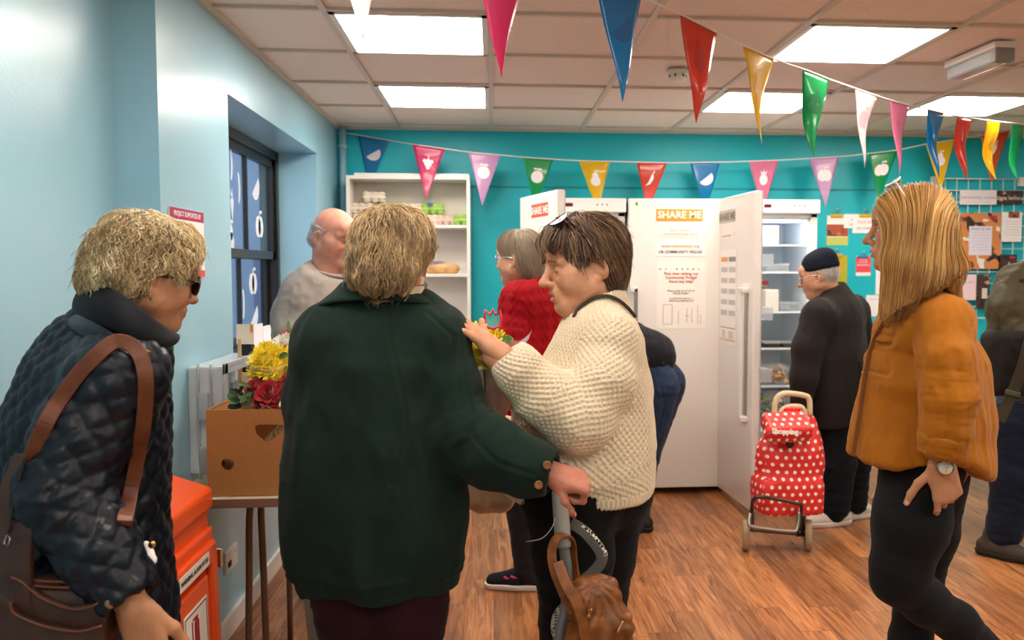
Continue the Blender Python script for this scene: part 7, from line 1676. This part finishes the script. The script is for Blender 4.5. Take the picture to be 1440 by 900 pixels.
# ================================================================== person bending into the first fridge, blue jeans
def jeans_person():
    Y = 4.40; g = lambda x, y, d=0.0: at(x, y, Y+d)
    o = person((g(905, 720)[0], Y, 0), 'person in blue jeans and black top bending forward into the fridge, mostly hidden')
    hip = g(920, 540); wa = g(880, 490, .05); sh = g(808, 508, .12)
    H = g(768, 520, .15); R = frame((-.7, .4, -.6), (-.5, .1, .9)); neck = sh
    bl = [head_block(H, R, .95, neck), hand_block(g(790, 620, .1), (-.4, .2, -1), (-1, 0, .2), 1), core([*chain([hip, wa, sh], [.12, .12, .11], .05), *chain([sh, g(800, 570, .1), g(790, 620, .1)], [.05, .04, .03], .02)], .014)]
    body(o, bl, SK[3])
    M_blk = fabric('black_jersey', '1a1a1f')
    P = chain([g(915, 500), wa, sh], [.13, .135, .13], .06, 1.2, (0, 0, 1))+chain([g(812, 510, .05), g(803, 570, .08), g(793, 610, .1)], [.07, .06, .05], .03)
    cloth('top', P, .01, M_blk, o, None, lambda V, N, UV: fold(V, (12, 12, 12), .006, 2))
    M_den = fabric('dark_denim', '24344e', rough=.8, noise=.25, nscale=25, bs=800)
    j = legs(o, 'jeans', M_den, [([g(922, 545, -.05), g(905, 640, -.02), g(893, 735, .0)], [.125, .080, .066]), ([g(930, 540, .12), g(905, 640, .14), g(890, 725, .14)], [.13, .082, .066])], hips=[seg(g(912, 525, -.03), g(912, 525, .12), .125, .125, .05), seg(g(900, 510, .05), g(885, 500, .05), .12, .12, .05)], amp=.005, vox=.008,
             disp=lambda V, N, UV: groove(V, [g(905, 492), g(915, 520), g(925, 560), g(915, 620)], .006, .004))
    ribbon([g(896, 508, -.155), g(922, 504, -.15), g(932, 512, -.14)], .02, .004, 'belt_loop_stitch', mat('denim_seam', '3a4c6a', rough=.8), j, up=(0, -1, 0))
    for x, dd in ((893, 0), (890, .14)): shoe(o, g(x, 745, dd), (-1, .3, 0), .95, mat('black_leather', '1a1614', rough=.4), M_black)
    HP = [ell((-.012, 0, .043), (.097, .084, .086), 0), ell((.090, 0, -.040), (.065, .10, .075), .01, op='-')]
    hair(o, HP, H, R, .95, flow_radial((-.01, .0, .14), w=.5), hair_mat('hair_dark', '241a14', '3c2c20', '5c4632'), n=900, L=.08, noise=.2, seed=9, rad=.0009, vox=.007)
jeans_person()

# ================================================================== old man in the dark jacket at the open fridge
def dark_man():
    Y = 4.46; g = lambda x, y, d=0.0: at(x, y, Y+d)
    o = person((g(1180, 700)[0], Y, 0), 'person in dark jacket and navy woolly hat looking into the open fridge')
    H = g(1153, 388); s = .98; fw = V3(-.80, .55, -.22); R = frame(fw); neck = g(1172, 418); lf = V3(-.57, -.82, 0)
    shA, shB = g(1152, 445, -.14), g(1200, 438, .10); wr = g(1124, 566, -.16)
    bl = [head_block(H, R, s, neck, nose=1.1, fat=.4, jowl=.5), hand_block(wr, (-.25, -.2, -.9), (-.3, -.9, .2), 1, curls=[(50, 60, 30)]*4), core([*chain([g(1172, 420), g(1172, 500), g(1180, 600)], [.06, .12, .12], .05), *chain([shA, g(1132, 510, -.18), wr], [.045, .04, .03], .02)])]
    body(o, bl, SK[0])
    M_jk = fabric('charcoal_cloth', '241f1c', rough=.85, noise=.1)
    tor = [g(1174, 415), g(1174, 450), g(1172, 500), g(1172, 550), g(1172, 600)]; tr = [.08, .175, .205, .205, .20]
    P = chain(tor, tr, .06, .78, lf)+[seg(shA, shB, .085, .085, .05)]+chain([shA, g(1136, 490, -.17), g(1130, 530, -.18), g(1126, 566, -.165)], [.085, .075, .068, .055], .03)+chain([shB, g(1213, 500, .14), g(1208, 560, .1)], [.085, .075, .06], .03)
    P += [cut(g(1170, 592), (.12, 0, -1)), cut(g(1165, 405), (-.4, 0, 1))]
    def dp(V, N, UV):
        r = fold(V, (10, 10, 4), .007, 4); back = N[:, 1] < .2
        return r+groove(V, [g(1186, 505), g(1190, 550), g(1192, 600)], .005, .010)*back+groove(V, [g(1158, 430), g(1150, 470), g(1148, 500)], .005, .004)*back
    cloth('jacket', P, .0065, M_jk, o, None, dp)
    P = [seg(g(1170, 416), g(1160, 400), .062, .058, .01), cut(g(1162, 402), (-.4, 0, 1)), seg(g(1170, 416), g(1158, 392), .052, .050, op='-'), cut(g(1180, 423), (.4, 0, -1))]
    V, Q = sdf_mesh(P, .004, 1); link('shirt_collar', np_mesh('shirt_collar', V, Q, [mat('white_cotton', 'e8e4de', rough=.8)]), o)
    legs(o, 'trousers', fabric('navy_wool_trousers', '0f1219'), [([g(1174, 585, -.05), g(1176, 650, -.05), g(1172, 712, -.05)], [.115, .10, .085]), ([g(1197, 585, .06), g(1200, 650, .07), g(1200, 705, .07)], [.11, .085, .075])], hips=[seg(g(1175, 580), g(1195, 580, .06), .12, .12, .05)], vox=.009, amp=.006)
    ms = mat('cream_trainer', 'e0d2c2', rough=.7, bump=.4, bscale=90)
    for x, dd in ((1174, -.05), (1203, .07)): shoe(o, g(x, 728, dd), (-.95, -.2, 0), 1.0, ms, mat('pale_sole', 'e6dcd2', rough=.5))
    # woolly hat
    HP = [ell((-.014, 0, .066), (.100, .086, .078), 0), ell((-.045, 0, .10), (.055, .06, .045), .03), ell((.01, 0, -.035), (.25, .25, .062), .004, op='-')]
    V, Q = sdf_mesh(HP, .004, 1); N = normals(V, Q); V = V+N*(.0022*np.sin(np.arctan2(V[:, 1], V[:, 0]+.02)*60))[:, None]; V = V+N*(.006*np.exp(-((V[:, 2]-.042)/.016)**2))[:, None]
    link('woolly_hat', np_mesh('woolly_hat', H+(V*s)@R.T, Q, [fabric('navy_knit', '141a26')]), o)
    HP = [ell((-.014, 0, .012), (.092, .080, .082), 0), ell((.10, 0, -.0), (.10, .1, .15), .01, op='-'), ell((0, 0, -.10), (.12, .12, .05), .01, op='-'), ell((0, 0, .11), (.15, .15, .075), .01, op='-')]
    hair(o, HP, H, R, s, flow_radial((.02, 0, .12), w=.4, back=.5), _M['hair_white'], n=900, L=.025, noise=.2, lift=.002, seed=3, rad=.0008, base_disp=.001, segs=4, vox=.004)
    lens_glasses(o, H, R, s, M_chrome, M_lens, w=.022, hgt=.018)
dark_man()

# ================================================================== person cut off by the right edge
def edge_person():
    Y = 3.86; g = lambda x, y, d=0.0: at(x, y, Y+d)
    o = person((g(1440, 700)[0], Y, 0), 'person in olive jacket and dark jeans cut off by the right edge')
    H = g(1490, 338, 0); R = frame((.3, .9, -.3)); neck = g(1478, 385)
    shA = g(1432, 402, -.05); el = g(1424, 462, -.12)
    bl = [head_block(H, R, .95, neck), hand_block(g(1470, 520, -.2), (.9, -.1, -.2), (0, -.4, .9), -1), core([*chain([g(1478, 390), g(1470, 480), g(1455, 600)], [.06, .12, .12], .05), *chain([shA, el, g(1470, 520, -.2)], [.045, .04, .03], .02)], .014)]
    body(o, bl, SK[3])
    M_ol = fabric('olive_jacket', '40371f', rough=.6, noise=.15, spec=.4)
    tor = [g(1476, 385), g(1472, 430), g(1470, 500), g(1462, 548)]; tr = [.09, .19, .19, .18]
    P = chain(tor, tr, .06, .75, (1, 0, 0))+[seg(shA, g(1500, 400, 0), .09, .09, .06)]+chain([shA, g(1424, 432, -.12), el, g(1450, 482, -.2), g(1478, 512, -.24)], [.088, .092, .094, .08, .055], .03)
    def dp(V, N, UV): return fold(V, (7, 7, 6), .018, 3)+fold(V, (18, 18, 13), .006, 5)
    cloth('jacket', P, .008, M_ol, o, None, dp)
    m = bpy.data.materials.new('striped_jersey'); m.use_nodes = True; T = NT(m); tc = T.node('ShaderNodeTexCoord'); wv = T.node('ShaderNodeTexWave', in_Scale=22.0); wv.bands_direction = 'Z'; T.link(tc.outputs['Object'], wv.inputs[0]); rp = T.node('ShaderNodeValToRGB'); rp.color_ramp.elements[0].color = lin('14161e'); rp.color_ramp.elements[1].color = lin('4a5064'); T.link(wv.outputs['Fac'], rp.inputs[0]); T.link(rp.outputs[0], T.bsdf.inputs['Base Color']); T.bsdf.inputs['Roughness'].default_value = .9
    P = chain([g(1458, 530), g(1450, 592)], [.175, .172], .03, .75, (1, 0, 0))+[cut(g(1450, 594), (0, 0, -1))]
    cloth('striped_top', P, .009, m, o, None, None)
    legs(o, 'jeans', fabric('navy_denim', '151c2c', noise=.2), [([g(1436, 600, -.04), g(1428, 670, -.04), g(1412, 748, -.02)], [.13, .105, .080]), ([g(1475, 600, .08), g(1480, 680, .1), g(1485, 770, .1)], [.13, .10, .08])], hips=[seg(g(1440, 585), g(1475, 585, .05), .13, .13, .05)], vox=.01, amp=.006)
    ms = mat('brown_trainer', '3a2e26', rough=.7, bump=.4, bscale=90)
    shoe(o, g(1402, 775, -.02), (.75, -.95, 0), 1.0, ms, mat('dark_sole', '1e1814', rough=.7)); shoe(o, g(1485, 790, .1), (.5, -1, 0), 1.0, ms, mat('dark_sole', '1e1814', rough=.7))
    HP = [ell((-.012, 0, .043), (.097, .084, .086), 0), ell((.090, 0, -.040), (.065, .10, .075), .01, op='-')]
    hair(o, HP, H, R, .95, flow_radial((-.01, .0, .14), w=.5), _M['hair_dark'], n=900, L=.08, noise=.2, seed=9, rad=.0009, vox=.007)
    # shoulder bag behind the mustard shirt
    b = empty('shoulder_bag', g(1420, 560, -.2), 'black canvas shoulder bag between the mustard shirt and the olive jacket', 'bag')
    cc = g(1424, 510, -.22); P = [rbox(cc, (.135, .05, .145), .035, .02)]
    V, Q = sdf_mesh(P, .008, 1); V += normals(V, Q)*fold(V, (9, 9, 9), .008, 5)[:, None]; link('bag_body', np_mesh('bag_body', V, Q, [fabric('black_canvas', '221d1a', rough=.7)]), b)
    ribbon([g(1395, 448, -.20), g(1425, 440, -.12), g(1440, 392, -.16)], .035, .006, 'strap', fabric('olive_webbing', '3e382a'), b, up=(-.3, -1, .2))
    ribbon([g(1450, 470, -.33), g(1440, 510, -.32), g(1425, 550, -.30), g(1405, 592, -.29)], .05, .006, 'strap', fabric('olive_webbing', '3e382a'), b, up=(-.2, -1, .1))
    MB().box(g(1424, 553, -.31), (.07, .012, .022), frame((1, 0, -.25))).build('buckle', mat('dull_metal', '6a6458', rough=.4, metal=.8), b, bevel=.003)
edge_person()

# ================================================================== red polka dot shopping trolley
def polka_trolley():
    Y = 4.02; g = lambda x, y, d=0.0: at(x, y, Y+d)
    o = empty('shopping_trolley', (g(1095, 760)[0], Y+.05, 0), 'red shopping trolley with white polka dots and cream handle', 'shopping trolley')
    m = bpy.data.materials.new('red_polka'); m.use_nodes = True; T = NT(m); a = T.node('ShaderNodeAttribute', attribute_name='puv'); sp = T.node('ShaderNodeSeparateXYZ'); T.link(a.outputs['Vector'], sp.inputs[0])
    def M(op, x, y=None):
        n = T.node('ShaderNodeMath', operation=op)
        for i, v in enumerate((x, y)):
            if v is None: continue
            if isinstance(v, (int, float)): n.inputs[i].default_value = v
            else: T.link(v, n.inputs[i])
        return n.outputs[0]
    S_ = .040; u = M('DIVIDE', sp.outputs[0], S_*.87); v = M('DIVIDE', sp.outputs[1], S_); row = M('FLOOR', u); v2 = M('ADD', v, M('MULTIPLY', row, .5))
    du = M('MULTIPLY', M('SUBTRACT', M('FRACT', u), .5), .87); dv = M('SUBTRACT', M('FRACT', v2), .5); r = M('SQRT', M('ADD', M('MULTIPLY', du, du), M('MULTIPLY', dv, dv)))
    dot = M('LESS_THAN', r, .21); mx = T.node('ShaderNodeMix', data_type='RGBA'); T.link(dot, mx.inputs[0]); mx.inputs[6].default_value = lin('d8231c'); mx.inputs[7].default_value = lin('f4e4da'); T.link(mx.outputs[2], T.bsdf.inputs['Base Color']); T.bsdf.inputs['Roughness'].default_value = .6
    def uvmesh(name, P, vox, disp, parent):
        V, Q = sdf_mesh(P, vox, 2); N = normals(V, Q); N0 = N.copy()
        for _ in range(3): N0 = relax(N0, Q, .7)
        # box-like mapping: along z; around by dominant side
        side = np.abs(N0[:, 0]) > np.abs(N0[:, 1]); U = np.stack([np.where(np.abs(N0[:, 2]) > .8, V[:, 1], V[:, 2]), np.where(side, V[:, 1], V[:, 0]), V[:, 2]*0], 1)
        V = V+N*disp(V)[:, None]; me = np_mesh(name, V, Q, [m]); at_ = me.attributes.new('puv', 'FLOAT_VECTOR', 'POINT'); at_.data.foreach_set('vector', U.astype(np.float32).ravel()); return link(name, me, parent)
    # bag leans back (to the right going up)
    bt, bb = g(1113, 596, .10), g(1107, 706, .0)
    P = [seg(g(1106, 690, .05), g(1112, 640, .08), .155, .150, .05, .62, (1, 0, 0)), seg(g(1112, 640, .08), g(1118, 600, .12), .150, .10, .05, .6, (1, 0, 0)), rbox(g(1106, 696, .05), (.155, .095, .09), .03, .04)]
    P += [cut(g(1106, 716, .05), (0, 0, -1))]
    bag = uvmesh('bag', P, .007, lambda V: fold(V, (10, 10, 7), .010, 7)+.006*np.sin(V[:, 0]*40)*np.clip((V[:, 2]-g(1105, 660)[2])/.12, 0, 1), o)
    P = [rbox(g(1106, 600, -.02), (.108, .075, .042), .02, .02, frame((1, 0, .02), (0, -.55, 1))), rbox(g(1096, 611, -.055), (.075, .02, .02), .015, .03)]
    fl = uvmesh('flap', P, .006, lambda V: fold(V, (12, 12, 12), .004, 9), o)
    P = [rbox(g(1114, 582, .06), (.040, .012, .035), .008, .02)]; uvmesh('handle_tab', P, .005, lambda V: V[:, 0]*0, o)
    t = text_mb('Shopping', g(1104, 607, -.105), (.985, 0, -.05), (.05, .25, .97), .036, .001, .0012); t.build('lettering', mat('white_thread', 'f4ece4', rough=.6), fl)
    MB().ball(g(1111, 622, -.055), (.022, .012, .03), 12).build('bag_mouth', mat('dark_lining', '3a0e0e', rough=.9), o)
    M_cr = mat('cream_grip', 'd9c39c', rough=.5)
    tubecurve([g(1089, 582, .1), g(1090, 568, .1), g(1094, 558, .1), g(1105, 553, .1), g(1130, 556, .1), g(1138, 562, .1), g(1139, 584, .1)], .014, 'handle', M_cr, o, 12)
    tubecurve([g(1096, 586, .08), g(1100, 576, .08), g(1112, 571, .08), g(1128, 573, .08), g(1133, 586, .08)], .012, 'handle_cross_bar', M_cr, o, 12)
    M_fr = mat('dark_steel', '4a443e', rough=.35, metal=.8); M_st = mat('steel_tube', 'a89c90', rough=.3, metal=.9)
    for x0, x1 in ((1058, 1090), (1130, 1139)): tubecurve([g(x0, 745, .05), g(x0+2, 700, .12), g(x1, 600, .17), g(x1, 578, .12)], .010, 'frame_tube', M_fr, o, 8)
    tubecurve([g(1056, 722, -.06), g(1060, 702, -.10), g(1075, 699, -.12), g(1120, 708, -.12), g(1127, 712, -.10), g(1124, 745, -.04)], .009, 'foot_bar', M_fr, o, 8)
    tubecurve([g(1055, 722, -.08), g(1053, 735, -.10), g(1060, 741, -.11), g(1112, 747, -.11), g(1121, 742, -.10), g(1124, 718, -.08)], .0095, 'front_bar', M_st, o, 8)
    for x in (1128, 1122): tubecurve([g(x, 712, .0), g(x, 754, .02)], .009, 'bracket', M_fr, o, 6)
    tubecurve([g(1046, 745, .02), g(1137, 753, .0)], .006, 'axle', M_fr, o, 8)
    for x, dd in ((1049, .02), (1136, .0)):
        p = g(x, 745, dd); p[2] = .076; ax = V3(.96, -.28, 0)
        w_ = MB().lathe(p, [(.052, -.016), (.072, -.016), (.076, 0), (.072, .016), (.052, .016), (.052, -.016)], 32, axis=ax).build('wheel', mat('tan_rubber', 'a08a68', rough=.7), o)
        MB().lathe(p, [(.0, -.012), (.054, -.010), (.054, .010), (0, .012)], 24, axis=ax).build('rim', mat('cream_plastic', 'd0c0a4', rough=.5), w_)
        for k in range(6): a = k*1.047; F_ = frame(ax); MB().lathe(p+F_[:, 1]*.032*math.cos(a)+F_[:, 2]*.032*math.sin(a), [(0, .0125), (.010, .0125), (.010, -.0125), (0, -.0125)], 10, axis=ax).build('spoke_hole', mat('dark_steel', '4a443e'), w_)
polka_trolley()
